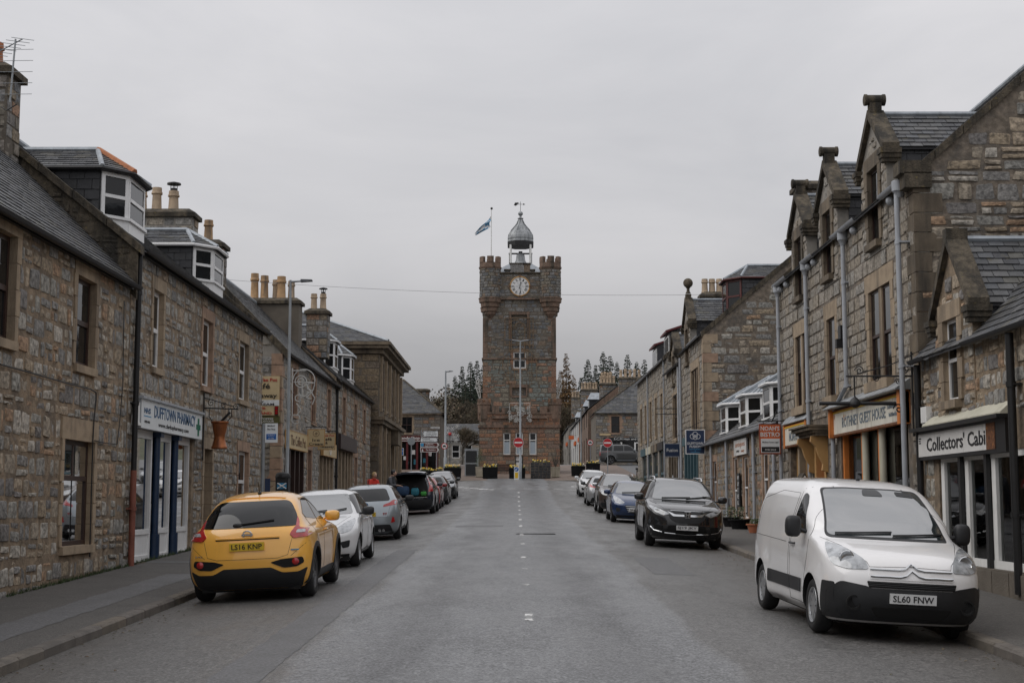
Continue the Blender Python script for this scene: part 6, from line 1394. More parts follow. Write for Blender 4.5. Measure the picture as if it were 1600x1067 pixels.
for k in range(8):
 a = k * math.pi / 4 + math.pi / 8; MB().tube([(ccx + 1.10 * math.cos(a), CC + 1.10 * math.sin(a), zc_(372)), (ccx + 1.06 * math.cos(a), CC + 1.06 * math.sin(a), zc_(365.5)), (ccx + .78 * math.cos(a), CC + .78 * math.sin(a), zc_(356.5)), (ccx + .37 * math.cos(a), CC + .37 * math.sin(a), zc_(347)), (ccx + .19 * math.cos(a), CC + .19 * math.sin(a), zc_(339.5))], .03, 6).build('dome_rib', 'lead_dome', cp, smooth=True)
for k in range(4):
 a = k * math.pi / 2 + math.pi / 4 - .0; MB().tube([(ccx + 1.12 * math.cos(a), CC + 1.12 * math.sin(a), zc_(413)), (ccx + 1.12 * math.cos(a), CC + 1.12 * math.sin(a), zc_(382))], .085, 8).build('column', 'white_paint', cp, smooth=True)
vz = zc_(329) + .2; x = MB().tube([(ccx, CC, vz - .1), (ccx, CC, vz + .75)], .02, 6); x.tube([(ccx - .5, CC, vz + .55), (ccx + .25, CC, vz + .55)], .018, 6)
x.prism([(ccx + .22, CC, vz + .47), (ccx + .22, CC, vz + .63), (ccx + .38, CC, vz + .55)], (0, .02, 0)); x.prism([(ccx - .5, CC, vz + .55), (ccx - .45, CC, vz + .68), (ccx - .2, CC, vz + .70), (ccx - .1, CC, vz + .62), (ccx - .3, CC, vz + .56)], (0, .02, 0)); x.prism([(ccx - .55, CC, vz + .48), (ccx - .38, CC, vz + .42), (ccx - .2, CC, vz + .55), (ccx - .5, CC, vz + .55)], (0, .02, 0)); x.build('weather_vane', 'black_metal', tw)
bl = wthing('tower_bell', 'bronze green bell hanging under the tower cupola', 'bell', (ccx, CC, zc_(411)))
MB().lathe([(.52, 0), (.5, .06), (.38, .3), (.34, .62), (.3, .78), (.18, .88), (.05, .9)], (ccx, CC - .2, zc_(411)), 18).build('bell', 'lead_dome', bl, smooth=True)
x = MB(); x.box(ccx - .95, ccx + .95, CC - .28, CC - .12, zc_(395.5), zc_(393.5)); x.tube([(ccx - .9, CC - .2, zc_(413)), (ccx - .9, CC - .2, zc_(394))], .03, 6); x.tube([(ccx + .9, CC - .2, zc_(413)), (ccx + .9, CC - .2, zc_(394))], .03, 6); x.box(ccx - .15, ccx + .15, CC - .3, CC - .1, zc_(394), zc_(391)); x.box(ccx - .12, ccx + .12, CC - .28, CC - .12, zc_(411) + .85, zc_(395)); x.build('bell_frame', 'black_metal', bl)
# flag
fx, fy = (767 - 806) * TY / FPX, TY + .6
fp = wthing('flag_pole', 'white flag pole with a limp blue and white saltire on the left turret', 'flag', (fx, fy, z_(412)))
MB().tube([(fx, fy, z_(412)), (fx, fy, z_(319))], [.045, .03], 8).build('pole', 'white_paint', fp, smooth=True); MB().ball((fx + .02, fy, z_(318.5)), .1, 8).build('pole_cap', 'black_metal', fp)
n = 10; rows = []
for i in range(n + 1):
 t = i / n; hx = fx - .06 - 1.22 * t; top = z_(331) - 1.25 * t - .15 * t * t; h = .68 * (1 - t) ** .8 + .16; y_ = fy + .08 * math.sin(t * 9)
 rows.append([(hx + .10 * math.sin(j * 1.1 + t * 5) * (1 - t * .5), y_ + .1 * math.sin(j * 1.6 + i * .7), top - h * j / 6) for j in range(7)])
vs = [p for r in rows for p in r]; fs = []; mi = []
x = MB(); x.add(vs, [])
for i in range(n):
 for j in range(6):
  white = abs(j - 5 * i / n - .3) < .6 or abs(j - (5 - 5 * i / n)) < .6; x.f.append([i * 7 + j, (i + 1) * 7 + j, (i + 1) * 7 + j + 1, i * 7 + j + 1]); x.m.append(1 if white else (2 if i > 6 and j > 3 else 0)); x.r.append(None)
mat('flag_blue', (.09, .27, .45), .8, var=.1); mat('flag_navy', (.02, .05, .12), .8, var=.1)
x.build('flag', ['flag_blue', 'cloth_white', 'flag_navy'], fp, smooth=True, angle=None)
# light frames hung on the tower front
def wires(name, label, paths, m='wire_light', r=.022, cat='light frame', loc=None, group=None):
 mb = MB()
 for p in paths: mb.tube(p, r, 5)
 o = mb.build(name, m); tag(o, label, cat, group); return o
tp = lambda px, py, dy=-.12: tuple(ony(px, py, TY + dy))
def arc(cx, cy, rx, ry, a0, a1, dy=-.12, n=14): return [tp(cx + rx * math.cos(R(a0 + (a1 - a0) * i / n)), cy - ry * math.sin(R(a0 + (a1 - a0) * i / n)), dy) for i in range(n + 1)]
mat('rust_wire', (.17, .11, .06), .7, var=.2)
wires('light_frame', 'rusty wire Christmas light frame round the blocked window below the clock', [[tp(789, 496), tp(789, 540)], [tp(833, 496), tp(833, 545)], [tp(789, 497), tp(833, 497)], arc(806, 512, 11, 12, 40, 200), arc(812, 512, 8, 8, 0, 170), [tp(820, 512), tp(820, 560)], [tp(796, 515), tp(796, 548)], [tp(799, 497), tp(799, 545)], [tp(828, 500), tp(828, 545)], [tp(789, 539), tp(833, 539)]], 'rust_wire', .03)
wires('light_frame', 'rusty wire candle shaped light frame round the white tower window', [arc(812, 570, 27, 26, 200, -20), [tp(787, 579), tp(797, 600), tp(797, 640)], [tp(839, 579), tp(838, 597), tp(826, 602)], [tp(794, 555), tp(794, 600)], [tp(831, 550), tp(831, 600)], [tp(804, 578), tp(804, 606)], [tp(828, 578), tp(828, 606)], arc(829, 562, 4, 5, 0, 340), arc(812, 545, 16, 10, 180, 0)], 'rust_wire', .022)
rgx = random.Random(2); fl = []
for k in range(30):
 cx, cy = 812 + rgx.uniform(-17, 17), 645 + rgx.uniform(-13, 13); a = rgx.uniform(0, 180); fl.append(arc(cx, cy, 2.4, 2.4, 0, 340, -.5 - .05 * (k % 4), 8)); fl.append([tp(cx - 3 * math.cos(R(a)), cy - 3 * math.sin(R(a)), -.6), tp(cx + 3 * math.cos(R(a)), cy + 3 * math.sin(R(a)), -.6)])
fl += [[tp(796, 630, -.45), tp(828, 630, -.45)], [tp(796, 630, -.45), tp(796, 660, -.45)], [tp(828, 630, -.45), tp(828, 660, -.45)]]
wires('light_frame', 'white wire snowflake cluster light on the tower lamp post', fl, 'wire_light', .018)
for s, lab in ((-1, 'left'), (1, 'right')):
 bx = 752 if s < 0 else 869; q = []
 q += [[tp(bx, 600, .6), tp(bx + s * 9, 602, .6), tp(bx + s * 1, 628, .6)], [tp(bx + s * 3, 601, .6), tp(bx + s * 1, 622, .6)], [tp(bx, 612, .6), tp(bx + s * 5, 612, .6)]] + [arc(bx + s * 4, 597, 4, 4, 0, 340, .6, 8), arc(bx + s * 3, 606, 2.5, 2.5, 0, 340, .6, 8)] + [[tp(bx + s * 4, 597 - 6, .6), tp(bx + s * 4, 603, .6)], [tp(bx + s * 0, 594, .6), tp(bx + s * 8, 600, .6)]]
 wires('light_frame', 'white wire torch light frame fixed to the %s edge of the tower' % lab, q, 'wire_light', .05)
# ------------------------------------------------------------------ cars
def pchip(xs, ys, q):
 xs = np.array(xs, float); ys = np.array(ys, float); h = np.diff(xs); d = np.diff(ys) / h; n = len(xs); m = np.zeros(n)
 for i in range(1, n - 1):
  if d[i - 1] * d[i] > 0: w1, w2 = 2 * h[i] + h[i - 1], h[i] + 2 * h[i - 1]; m[i] = (w1 + w2) / (w1 / d[i - 1] + w2 / d[i])
 m[0], m[-1] = d[0], d[-1]
 i = np.clip(np.searchsorted(xs, q, 'right') - 1, 0, n - 2); t = (q - xs[i]) / h[i]
 return (2 * t**3 - 3 * t**2 + 1) * ys[i] + (t**3 - 2 * t**2 + t) * h[i] * m[i] + (-2 * t**3 + 3 * t**2) * ys[i + 1] + (t**3 - t**2) * h[i] * m[i + 1]
def body_mesh(rows, axles, rad, flare=.025, nlev=46, n=2.7, arch=1.13, fl=None):
 rows = np.array(rows, float); z = rows[:, 0]
 lev = []
 for a, b in zip(z, z[1:]):
  k = max(2, int(round((b - a) / .03)));  lev += list(np.linspace(a, b, k, endpoint=False))
 lev.append(z[-1]); lev = np.array(lev)
 c = [np.array([pchip(z, rows[:, j], q) for q in lev]) for j in range(1, 6)]
 NF, NS = 15, 26; th = np.linspace(0, math.pi / 2, NF); V = []; e = 2 / n
 xm = (rows[:, 1].min() + rows[:, 2].max()) / 2; hl = (rows[:, 2].max() - rows[:, 1].min()) / 2
 for q, xr, xf, W, Dr, Df in zip(lev, *c):
  P = []
  for t in th: P.append((xf - Df + Df * max(0, math.cos(t)) ** e, W * math.sin(t) ** e))
  a, b = xf - Df, xr + Dr
  for k in range(1, NS): P.append((a + (b - a) * k / NS, W))
  for t in th[::-1]: P.append((xr + Dr - Dr * max(0, math.cos(t)) ** e, W * math.sin(t) ** e))
  P = [(x, y * (1 - .035 * abs((x - xm) / hl) ** 3)) for x, y in P]
  R_ = []
  for x, y in P:
   for ax in axles:
    d = math.hypot(x - ax, q - rad); b_ = math.exp(-((d - rad * arch) / .16) ** 2) if d > rad * arch else 1.0
    if q < 1.0 and y > .4: y += flare * b_ * min(1, (y - .4) / .3)
   R_.append((x, y, q))
  V.append(R_ + [(x, -y, q_) for x, y, q_ in R_[-2:0:-1]])
 m = len(V[0]); fs = []
 for i in range(len(V) - 1):
  for k in range(m): fs.append((i * m + k, i * m + (k + 1) % m, (i + 1) * m + (k + 1) % m, (i + 1) * m + k))
 fs += [tuple(range(m))[::-1], tuple(range((len(V) - 1) * m, len(V) * m))]
 return [p for r in V for p in r], fs
def clip_cell(poly, x0, x1, y0, y1):
 def cut(P, f, inter):
  out = []
  for i in range(len(P)):
   a, b = P[i - 1], P[i]
   if f(b):
    if not f(a): out.append(inter(a, b))
    out.append(b)
   elif f(a): out.append(inter(a, b))
  return out
 ix = lambda v: (lambda a, b: (v, a[1] + (b[1] - a[1]) * (v - a[0]) / (b[0] - a[0])))
 iy = lambda v: (lambda a, b: (a[0] + (b[0] - a[0]) * (v - a[1]) / (b[1] - a[1]), v))
 P = list(poly)
 for f, it in ((lambda p: p[0] >= x0, ix(x0)), (lambda p: p[0] <= x1, ix(x1)), (lambda p: p[1] >= y0, iy(y0)), (lambda p: p[1] <= y1, iy(y1))):
  if not P: return []
  P = cut(P, f, it)
 return P
def rnd(poly, r=.03, n=4):
 out = []; m = len(poly)
 for i in range(m):
  a, b, c = Vector(poly[i - 1]), Vector(poly[i]), Vector(poly[(i + 1) % m]); u, v = (a - b), (c - b)
  q = min(r, u.length * .45, v.length * .45); p0, p1 = b + u.normalized() * q, b + v.normalized() * q
  for k in range(n + 1): t = k / n; out.append(tuple(p0.lerp(b, t).lerp(b.lerp(p1, t), t)))
 return out
class Car:
 def __init__(s, name, label, rows, axles, rad, paint_, x, y, heading, width, flare=.025, cat='car', arch=1.13, n=2.7, rim='rim_silver', tw=.2, spokes=7, group=None, zfix=None, well=.42, body_name='body'):
  road = abs(x) < 5 and y < 100; z = (g(y) + (crown(x) if road else 0)) if zfix is None else zfix
  s.root = thing(name, label, cat, (x, y, z), 0, group)
  gr = (g(y + 1) - g(y - 1)) / 2; h = R(heading); fy = math.sin(h); pit = -math.atan(gr) * fy
  roll = math.atan(2 * CROWN * x / 5.05 ** 2) * (1 if fy > 0 else -1) if road else 0
  s.root.rotation_euler = (roll, pit, h)
  s.axles, s.rad, s.paint = axles, rad, paint_
  vs, fs = body_mesh(rows, axles, rad, flare, arch=arch, n=n)
  bm = bmesh.new(); bv = [bm.verts.new(p) for p in vs]
  for f in fs: bm.faces.new([bv[i] for i in f])
  bmesh.ops.recalc_face_normals(bm, faces=bm.faces); s.bvh = BVHTree.FromBMesh(bm)
  me = bpy.data.meshes.new(body_name); bm.to_mesh(me); bm.free()
  o = bpy.data.objects.new('tmp', me); cut = MB(); ra = rad * arch
  for ax in axles:
   for sd in (-1, 1): cut.lathe([(ra, -.5 * well if sd > 0 else -.5), (ra, .5 if sd > 0 else .5 * well)], (ax, sd * (width - .0), rad), 28, axis='y')
  co = bpy.data.objects.new('cut', cut.mesh('cut', 'arch_black')); bm = bmesh.new(); bm.from_mesh(co.data); bmesh.ops.recalc_face_normals(bm, faces=bm.faces); bm.to_mesh(co.data); bm.free()
  md = o.modifiers.new('b', 'BOOLEAN'); md.object = co; md.operation = 'DIFFERENCE'; md.solver = 'EXACT'
  me2 = convert(o, co)
  me2.materials.clear(); me2.materials.append(MATS[paint_]); me2.materials.append(MATS['arch_black'])
  for p in me2.polygons:
   c = p.center; p.material_index = 0; p.use_smooth = True
   for ax in axles:
    if math.hypot(c.x - ax, c.z - rad) < ra + .004 and abs(c.y) > .3 and (abs(p.normal.y) < .5 or abs(c.y) < width - .05): p.material_index = 1
   if c.z < rows[0][0] + .01: p.material_index = 1
  me2.set_sharp_from_angle(angle=R(38)); me2.name = body_name; s.body = link(body_name, me2, s.root); s.width = width
  for ax in axles:
   for sd in (-1, 1): s.wheel(ax, sd, rim, tw, spokes)
  # dark underside so that no light shows between the wells
  MB().box(min(axles) - .5, max(axles) + .5, -width * .8, width * .8, rows[0][0] - .03, rows[0][0] + .06).build('underbody', 'arch_black', s.root)
 def wheel(s, ax, sd, rim, tw_, spokes):
  r = s.rad; w = empty('wheel', parent=s.root); w.location = (ax, sd * (s.width - .015 - tw_ / 2), r); w.rotation_euler = (0, random.uniform(0, 6), 0) if sd < 0 else (0, random.uniform(0, 6), 0)
  k = ('whl', r, tw_, sd, rim, spokes)
  if k not in _SM:
   h = tw_ / 2; ri = r * .66
   ty = MB().lathe([(ri, -h + .01), (ri + .02, -h), (r - .035, -h), (r - .01, -h + .025), (r, -h + .05), (r, h - .05), (r - .01, h - .025), (r - .035, h), (ri + .02, h), (ri, h - .01), (ri - .01, 0), (ri, -h + .01)], (0, 0, 0), 32, axis='y', caps=False).mesh('tyre', 'tyre', True, 50)
   b = MB(); o_ = sd * h
   b.lathe([(ri * .99, o_ - sd * .012), (ri * .97, o_ - sd * .004), (ri * .90, o_ - sd * .012), (ri * .86, o_ - sd * .05), (ri * .86, -o_ + sd * .03)], (0, 0, 0), 32, axis='y', caps=False)
   b.lathe([(ri * .2, o_ - sd * .06), (ri * .19, o_ - sd * .018), (ri * .1, o_ - sd * .012)], (0, 0, 0), 14, axis='y')
   for q in range(spokes):
    a = 2 * math.pi * q / spokes; c_, s_ = math.cos(a), math.sin(a)
    P = lambda rr, t, yy: (rr * c_ - t * s_, yy, rr * s_ + t * c_)
    y0, y1 = o_ - sd * .055, o_ - sd * .016; wa, wb = ri * .12, ri * .17
    b.hexa([P(ri * .12, -wa, y0), P(ri * .12, wa, y0), P(ri * .92, wb, y0), P(ri * .92, -wb, y0), P(ri * .12, -wa, y1), P(ri * .12, wa, y1), P(ri * .92, wb * .8, y1 - sd * .006), P(ri * .92, -wb * .8, y1 - sd * .006)])
   rm_ = b.mesh('rim', rim, True, 35)
   dk = MB().lathe([(ri * .9, o_ - sd * .075), (ri * .89, o_ - sd * .07)], (0, 0, 0), 24, axis='y').mesh('brake_disc', 'arch_black')
   _SM[k] = (ty, rm_, dk)
  for nme, q in zip(('tyre', 'rim', 'brake_disc'), _SM[k]): link(nme, q, w)
 def cast(s, view, a, b):
  if view == 'front': o, d = Vector((6, a, b)), Vector((-1, 0, 0))
  elif view == 'rear': o, d = Vector((-6, a, b)), Vector((1, 0, 0))
  elif view == 'left': o, d = Vector((a, 4, b)), Vector((0, -1, 0))
  elif view == 'right': o, d = Vector((a, -4, b)), Vector((0, 1, 0))
  else: o, d = Vector((a, b, 4)), Vector((0, 0, -1))
  h = s.bvh.ray_cast(o, d)
  if h[0] is None: return None
  n = h[1] if h[1].dot(d) < 0 else -h[1]
  return h[0], n
 def panel(s, name, view, poly, m, off=.006, cell=.07, depth=.03, r=.03, parent=None, both=False, label=None):
  if both:
   s.panel(name, {'left': 'right'}.get(view, view), poly if view == 'left' else [(-a if view != 'top' else a, b if view != 'top' else -b) for a, b in poly], m, off, cell, depth, r, parent, False, label)
  P = rnd(poly, r) if r else poly
  x0, x1 = min(p[0] for p in P), max(p[0] for p in P); y0, y1 = min(p[1] for p in P), max(p[1] for p in P)
  nx, ny = max(1, math.ceil((x1 - x0) / cell)), max(1, math.ceil((y1 - y0) / cell)); idx = {}; V = []; Fc = []
  def vid(p):
   k = (round(p[0], 4), round(p[1], 4))
   if k not in idx:
    h = s.cast(view, *p)
    if h is None: idx[k] = None
    else: idx[k] = len(V); V.append((h[0] + h[1] * off, h[1]))
   return idx[k]
  for i in range(nx):
   for j in range(ny):
    C_ = clip_cell(P, x0 + (x1 - x0) * i / nx, x0 + (x1 - x0) * (i + 1) / nx, y0 + (y1 - y0) * j / ny, y0 + (y1 - y0) * (j + 1) / ny)
    ids = []
    for p in C_:
     k = vid(p)
     if k is None: ids = []; break
     if not ids or ids[-1] != k: ids.append(k)
    if len(ids) > 2 and ids[0] == ids[-1]: ids.pop()
    if len(set(ids)) > 2 and len(set(ids)) == len(ids): Fc.append(ids)
  ec = {}
  for f in Fc:
   for a, b in zip(f, f[1:] + f[:1]): ec[(min(a, b), max(a, b))] = ec.get((min(a, b), max(a, b)), 0) + 1
  vs = [p for p, n in V]; nb = len(vs); mp_ = {}
  for (a, b), c in ec.items():
   if c == 1:
    for q in (a, b):
     if q not in mp_: mp_[q] = len(vs); vs.append(V[q][0] - V[q][1] * depth)
    Fc.append([a, b, mp_[b], mp_[a]])
  if not Fc: return None
  mb = MB().add(vs, Fc); o = mb.build(name, m, parent or s.root, smooth=True, angle=45)
  if label: o['label'] = label
  return o
 def strip(s, name, view, pts, w, m, off=.004, parent=None, both=False, closed=False):
  if both: s.strip(name, {'left': 'right'}.get(view, view), pts if view == 'left' else [(-a if view != 'top' else a, b if view != 'top' else -b) for a, b in pts], w, m, off, parent, False, closed)
  Q = []; P = pts + ([pts[0]] if closed else [])
  for a, b in zip(P, P[1:]):
   k = max(1, int(math.dist(a, b) / .05)); Q += [(a[0] + (b[0] - a[0]) * i / k, a[1] + (b[1] - a[1]) * i / k) for i in range(k)]
  Q.append(P[-1]); hit = [s.cast(view, *q) for q in Q]; pts3 = [h[0] + h[1] * off for h in hit if h]
  if len(pts3) > 1: return MB().tube(pts3, w, 5).build(name, m, parent or s.root, smooth=True)
 def mirror(s, x, z, w, m='plastic_black', cap=None, sz=(.1, .12, .085), glass=True):
  for sd in (-1, 1):
   h = s.cast('left' if sd > 0 else 'right', x, z); y0 = h[0].y
   b = MB(); b.ball((x, y0 + sd * (sz[1] + .07), z + .03), 1, 20, sc=sz); b.v = [tuple(cc + math.copysign(abs((q - cc) / e) ** .6 * e, q - cc) for q, cc, e in zip(p, (x, y0 + sd * (sz[1] + .07), z + .03), sz)) for p in b.v]; b.tube([(x + .02, y0 - sd * .02, z - .03), (x, y0 + sd * .1, z)], .025, 6)
   o = b.build('door_mirror', cap or m, s.root, smooth=True)
   if glass: MB().lathe([(.9, 0), (.9, -.004)], (0, 0, 0), 16, axis='x').build('mirror_glass', 'chrome', o).matrix_basis = Matrix.Translation((x - sz[0] * .80, y0 + sd * (sz[1] + .07), z + .03)) @ Matrix.Diagonal((1, sz[1] * .62, sz[2] * .62, 1))
 def plate(s, txt, view, z, m, w=.52, h=.11, y=0):
  hs = [s.cast(view, y + k, z + j) for k in (-w / 2, 0, w / 2) for j in (-h / 2, h / 2)]; sx = max if view == 'front' else min
  x = sx(q[0].x for q in hs) + (.034 if view == 'front' else -.02)
  f = Fr((x, y, 0), (0, 1, 0), (1 if view == 'front' else -1, 0, 0))
  o = f.box(MB(), -w / 2, w / 2, z - h / 2, z + h / 2, -.03, 0).build('number_plate', m, s.root)
  text(txt, f, 0, z, .0, w * .88, h * .66, 'ink_black', o, .012, depth=.004)
  return f
def seams_side(c, doors, z0, z1):
 for x in doors: c.strip('door_seam', 'left', [(x[0], z0), (x[1], z1)], .005, 'seam', .0, both=True)
def handles(c, xs, z, m):
 for x in xs:
  for sd in ('left', 'right'):
   h = c.cast(sd, x, z)[0]; q = 1 if sd == 'left' else -1
   MB().tube([(x - .09, h.y + q * .005, z), (x - .07, h.y + q * .035, z), (x + .07, h.y + q * .035, z), (x + .09, h.y + q * .005, z)], .014, 6).build('door_handle', m, c.root, smooth=True)
def wiper(c, view, p0, p1, m='plastic_black'): c.strip('wiper', view, [p0, p1], .012, m, .022)
ROW_S = [(.17, -1.80, 1.80, .70, .3, .4), (.28, -1.92, 1.90, .80, .35, .5), (.45, -1.97, 1.96, .84, .4, .6), (.60, -1.965, 1.955, .855, .42, .62), (.72, -1.94, 1.86, .86, .42, .6), (.82, -1.91, 1.66, .85, .42, .55), (.92, -1.87, 1.28, .835, .42, .5), (.98, -1.84, .98, .82, .42, .48), (1.08, -1.76, .80, .77, .42, .46), (1.2, -1.63, .58, .71, .42, .44), (1.32, -1.48, .34, .64, .42, .44), (1.41, -1.30, .08, .57, .45, .42), (1.455, -1.05, -.15, .45, .4, .35), (1.48, -.7, -.4, .28, .2, .15)]
ROW_SUV = [(.22, -2.1, 2.1, .78, .25, .45), (.35, -2.24, 2.22, .88, .3, .55), (.55, -2.29, 2.29, .92, .35, .6), (.75, -2.29, 2.27, .93, .36, .62), (.90, -2.26, 2.18, .93, .36, .6), (1.0, -2.23, 1.9, .92, .36, .55), (1.08, -2.2, 1.4, .90, .36, .5), (1.13, -2.17, 1.08, .88, .36, .48), (1.25, -2.1, .88, .83, .36, .46), (1.4, -1.98, .62, .76, .36, .44), (1.53, -1.84, .36, .69, .38, .42), (1.62, -1.66, .1, .6, .4, .4), (1.66, -1.4, -.15, .48, .35, .35), (1.685, -1.0, -.5, .3, .2, .2)]
ROW_J = [(.18, -1.88, 1.85, .74, .25, .35), (.30, -2.0, 2.0, .84, .3, .5), (.45, -2.06, 2.06, .87, .33, .55), (.60, -2.065, 2.06, .885, .34, .6), (.75, -2.04, 2.02, .89, .36, .6), (.90, -2.0, 1.80, .885, .38, .55), (1.0, -1.95, 1.25, .85, .40, .5), (1.07, -1.88, .85, .79, .42, .45), (1.2, -1.74, .62, .72, .42, .42), (1.35, -1.54, .34, .645, .42, .42), (1.45, -1.32, .10, .58, .46, .42), (1.52, -.95, -.15, .47, .4, .38), (1.56, -.6, -.35, .28, .2, .15)]
ROW_V = [(.20, -2.1, 1.98, .78, .12, .4), (.30, -2.17, 2.12, .87, .15, .5), (.5, -2.18, 2.19, .895, .16, .55), (.7, -2.18, 2.17, .905, .16, .58), (.85, -2.18, 2.09, .905, .16, .58), (.95, -2.17, 1.95, .90, .16, .56), (1.05, -2.17, 1.62, .89, .16, .52), (1.12, -2.16, 1.28, .88, .16, .5), (1.3, -2.15, 1.03, .855, .16, .42), (1.5, -2.13, .73, .80, .16, .4), (1.65, -2.1, .45, .745, .18, .38), (1.745, -2.05, .18, .66, .2, .36), (1.79, -1.9, -.1, .5, .2, .3), (1.81, -1.6, -.5, .3, .2, .2)]
ROW_L = [(.28, -2.25, 2.25, .8, .15, .3), (.4, -2.38, 2.36, .92, .2, .4), (.6, -2.42, 2.42, .955, .2, .42), (.9, -2.42, 2.40, .96, .2, .42), (1.05, -2.41, 2.3, .955, .2, .4), (1.15, -2.40, 1.9, .94, .2, .4), (1.2, -2.4, 1.15, .92, .2, .36), (1.4, -2.37, .92, .85, .2, .34), (1.6, -2.33, .68, .78, .2, .34), (1.75, -2.28, .45, .7, .22, .32), (1.83, -2.2, .2, .6, .25, .3), (1.87, -2.0, -.1, .4, .2, .2)]
def arch_trim(c, m='plastic_black', wdt=.06, r0=None):
 ra = r0 or c.rad * 1.13
 for ax in c.axles:
  for sd in ('left', 'right'):
   P = [(ax + (ra + .002) * math.cos(t), c.rad + (ra + .002) * math.sin(t)) for t in np.linspace(-.25, math.pi + .25, 22)]; Q = [(ax + (ra + wdt) * math.cos(t), c.rad + (ra + wdt) * math.sin(t)) for t in np.linspace(math.pi + .25, -.25, 22)]
   c.panel('arch_trim', sd, [p for p in P + Q if True], m, .012, .05, .03, 0)
def supermini(name, label, p, x, y, hd, front=True, detail=True, plate=None, rim='rim_silver', glass='car_glass', lamp='lamp_clear', spokes=10, grille_hex=False, group=None, capm=None):
 c = Car(name, label, ROW_S, (1.24, -1.25), .31, p, x, y, hd, .86, rim=rim, spokes=spokes, group=group)
 c.panel('windscreen', 'front', [(-.69, 1.0), (.69, 1.0), (.525, 1.385), (-.525, 1.385)], glass, r=.06, cell=.035); c.panel('rear_window', 'rear', [(-.64, 1.04), (.64, 1.04), (.5, 1.36), (-.5, 1.36)], 'car_glass_dark', r=.08)
 c.panel('side_window', 'left', [(.70, 1.0), (.18, 1.355), (-.26, 1.385), (-.28, 1.02)], 'car_glass_dark', both=True, cell=.035); c.panel('side_window', 'left', [(-.35, 1.025), (-.33, 1.385), (-.9, 1.36), (-1.26, 1.17), (-1.18, 1.08)], 'car_glass_dark', both=True, cell=.035)
 c.panel('headlamp', 'front', [(.40, .70), (.60, .85), (.765, .93), (.79, .84), (.74, .70), (.58, .655)], lamp, both=True, r=.05)
 c.panel('tail_lamp', 'rear', [(.44, .88), (.80, .93), (.79, 1.04), (.70, 1.06), (.62, .99), (.46, .94)], 'lamp_red', both=True, r=.04)
 if grille_hex:
  c.panel('grille', 'front', [(-.42, .62), (.42, .62), (.34, .44), (.22, .36), (-.22, .36), (-.34, .44)], 'plastic_black', r=.05)
  for k in range(4): c.strip('grille_bar', 'front', [(-.38 + k * .03, .585 - k * .06), (.38 - k * .03, .585 - k * .06)], .009, 'chrome', .008)
 else:
  c.panel('grille', 'front', [(-.36, .76), (.36, .76), (.34, .71), (-.34, .71)], 'plastic_black', r=.02); c.panel('intake', 'front', [(-.46, .55), (.46, .55), (.38, .34), (-.38, .34)], 'plastic_black', r=.05)
 c.panel('fog_recess', 'front', [(.55, .50), (.72, .53), (.70, .40), (.58, .38)], 'plastic_black', both=True, r=.03)
 c.panel('bumper_lip', 'front', [(-.7, .27), (.7, .27), (.68, .22), (-.68, .22)], 'plastic_black', r=.02)
 c.panel('rear_diffuser', 'rear', [(-.62, .42), (.62, .42), (.68, .24), (-.68, .24)], 'plastic_black', r=.05)
 c.mirror(.62, 1.01, .1, cap=capm or 'plastic_black')
 c.strip('bonnet_seam', 'front', [(-.66, .955), (-.44, .80), (0, .785), (.44, .80), (.66, .955)], .0032, 'seam', 0); c.strip('tailgate_seam', 'rear', [(-.66, 1.0), (-.56, .62), (.56, .62), (.66, 1.0)], .0032, 'seam', 0)
 seams_side(c, [((.70, .32), (.74, .96)), ((-.32, .30), (-.315, 1.0)), ((-.98, .72), (-1.2, 1.05))], 0, 0) if False else None
 for a in ([(.72, .34), (.76, .95)], [(-.31, .30), (-.315, 1.0)], [(-.82, .40), (-.95, .7), (-1.22, 1.06)]): c.strip('door_seam', 'left', a, .0032, 'seam', 0, both=True)
 c.strip('sill_trim', 'left', [(.8, .24), (-.8, .24)], .02, 'plastic_black', .0, both=True)
 handles(c, (-.12, -.95), .88, p); wiper(c, 'front', (-.45, 1.03), (.18, 1.07)); wiper(c, 'front', (.1, 1.03), (.55, 1.09))
 MB().tube([(-.9, 0, 1.46), (-1.0, 0, 1.6)], .008, 5).build('aerial', 'plastic_black', c.root)
 if plate: c.plate(plate, 'front' if front else 'rear', .47 if front else .70, 'plate_white' if front else 'plate_yellow')
 return c
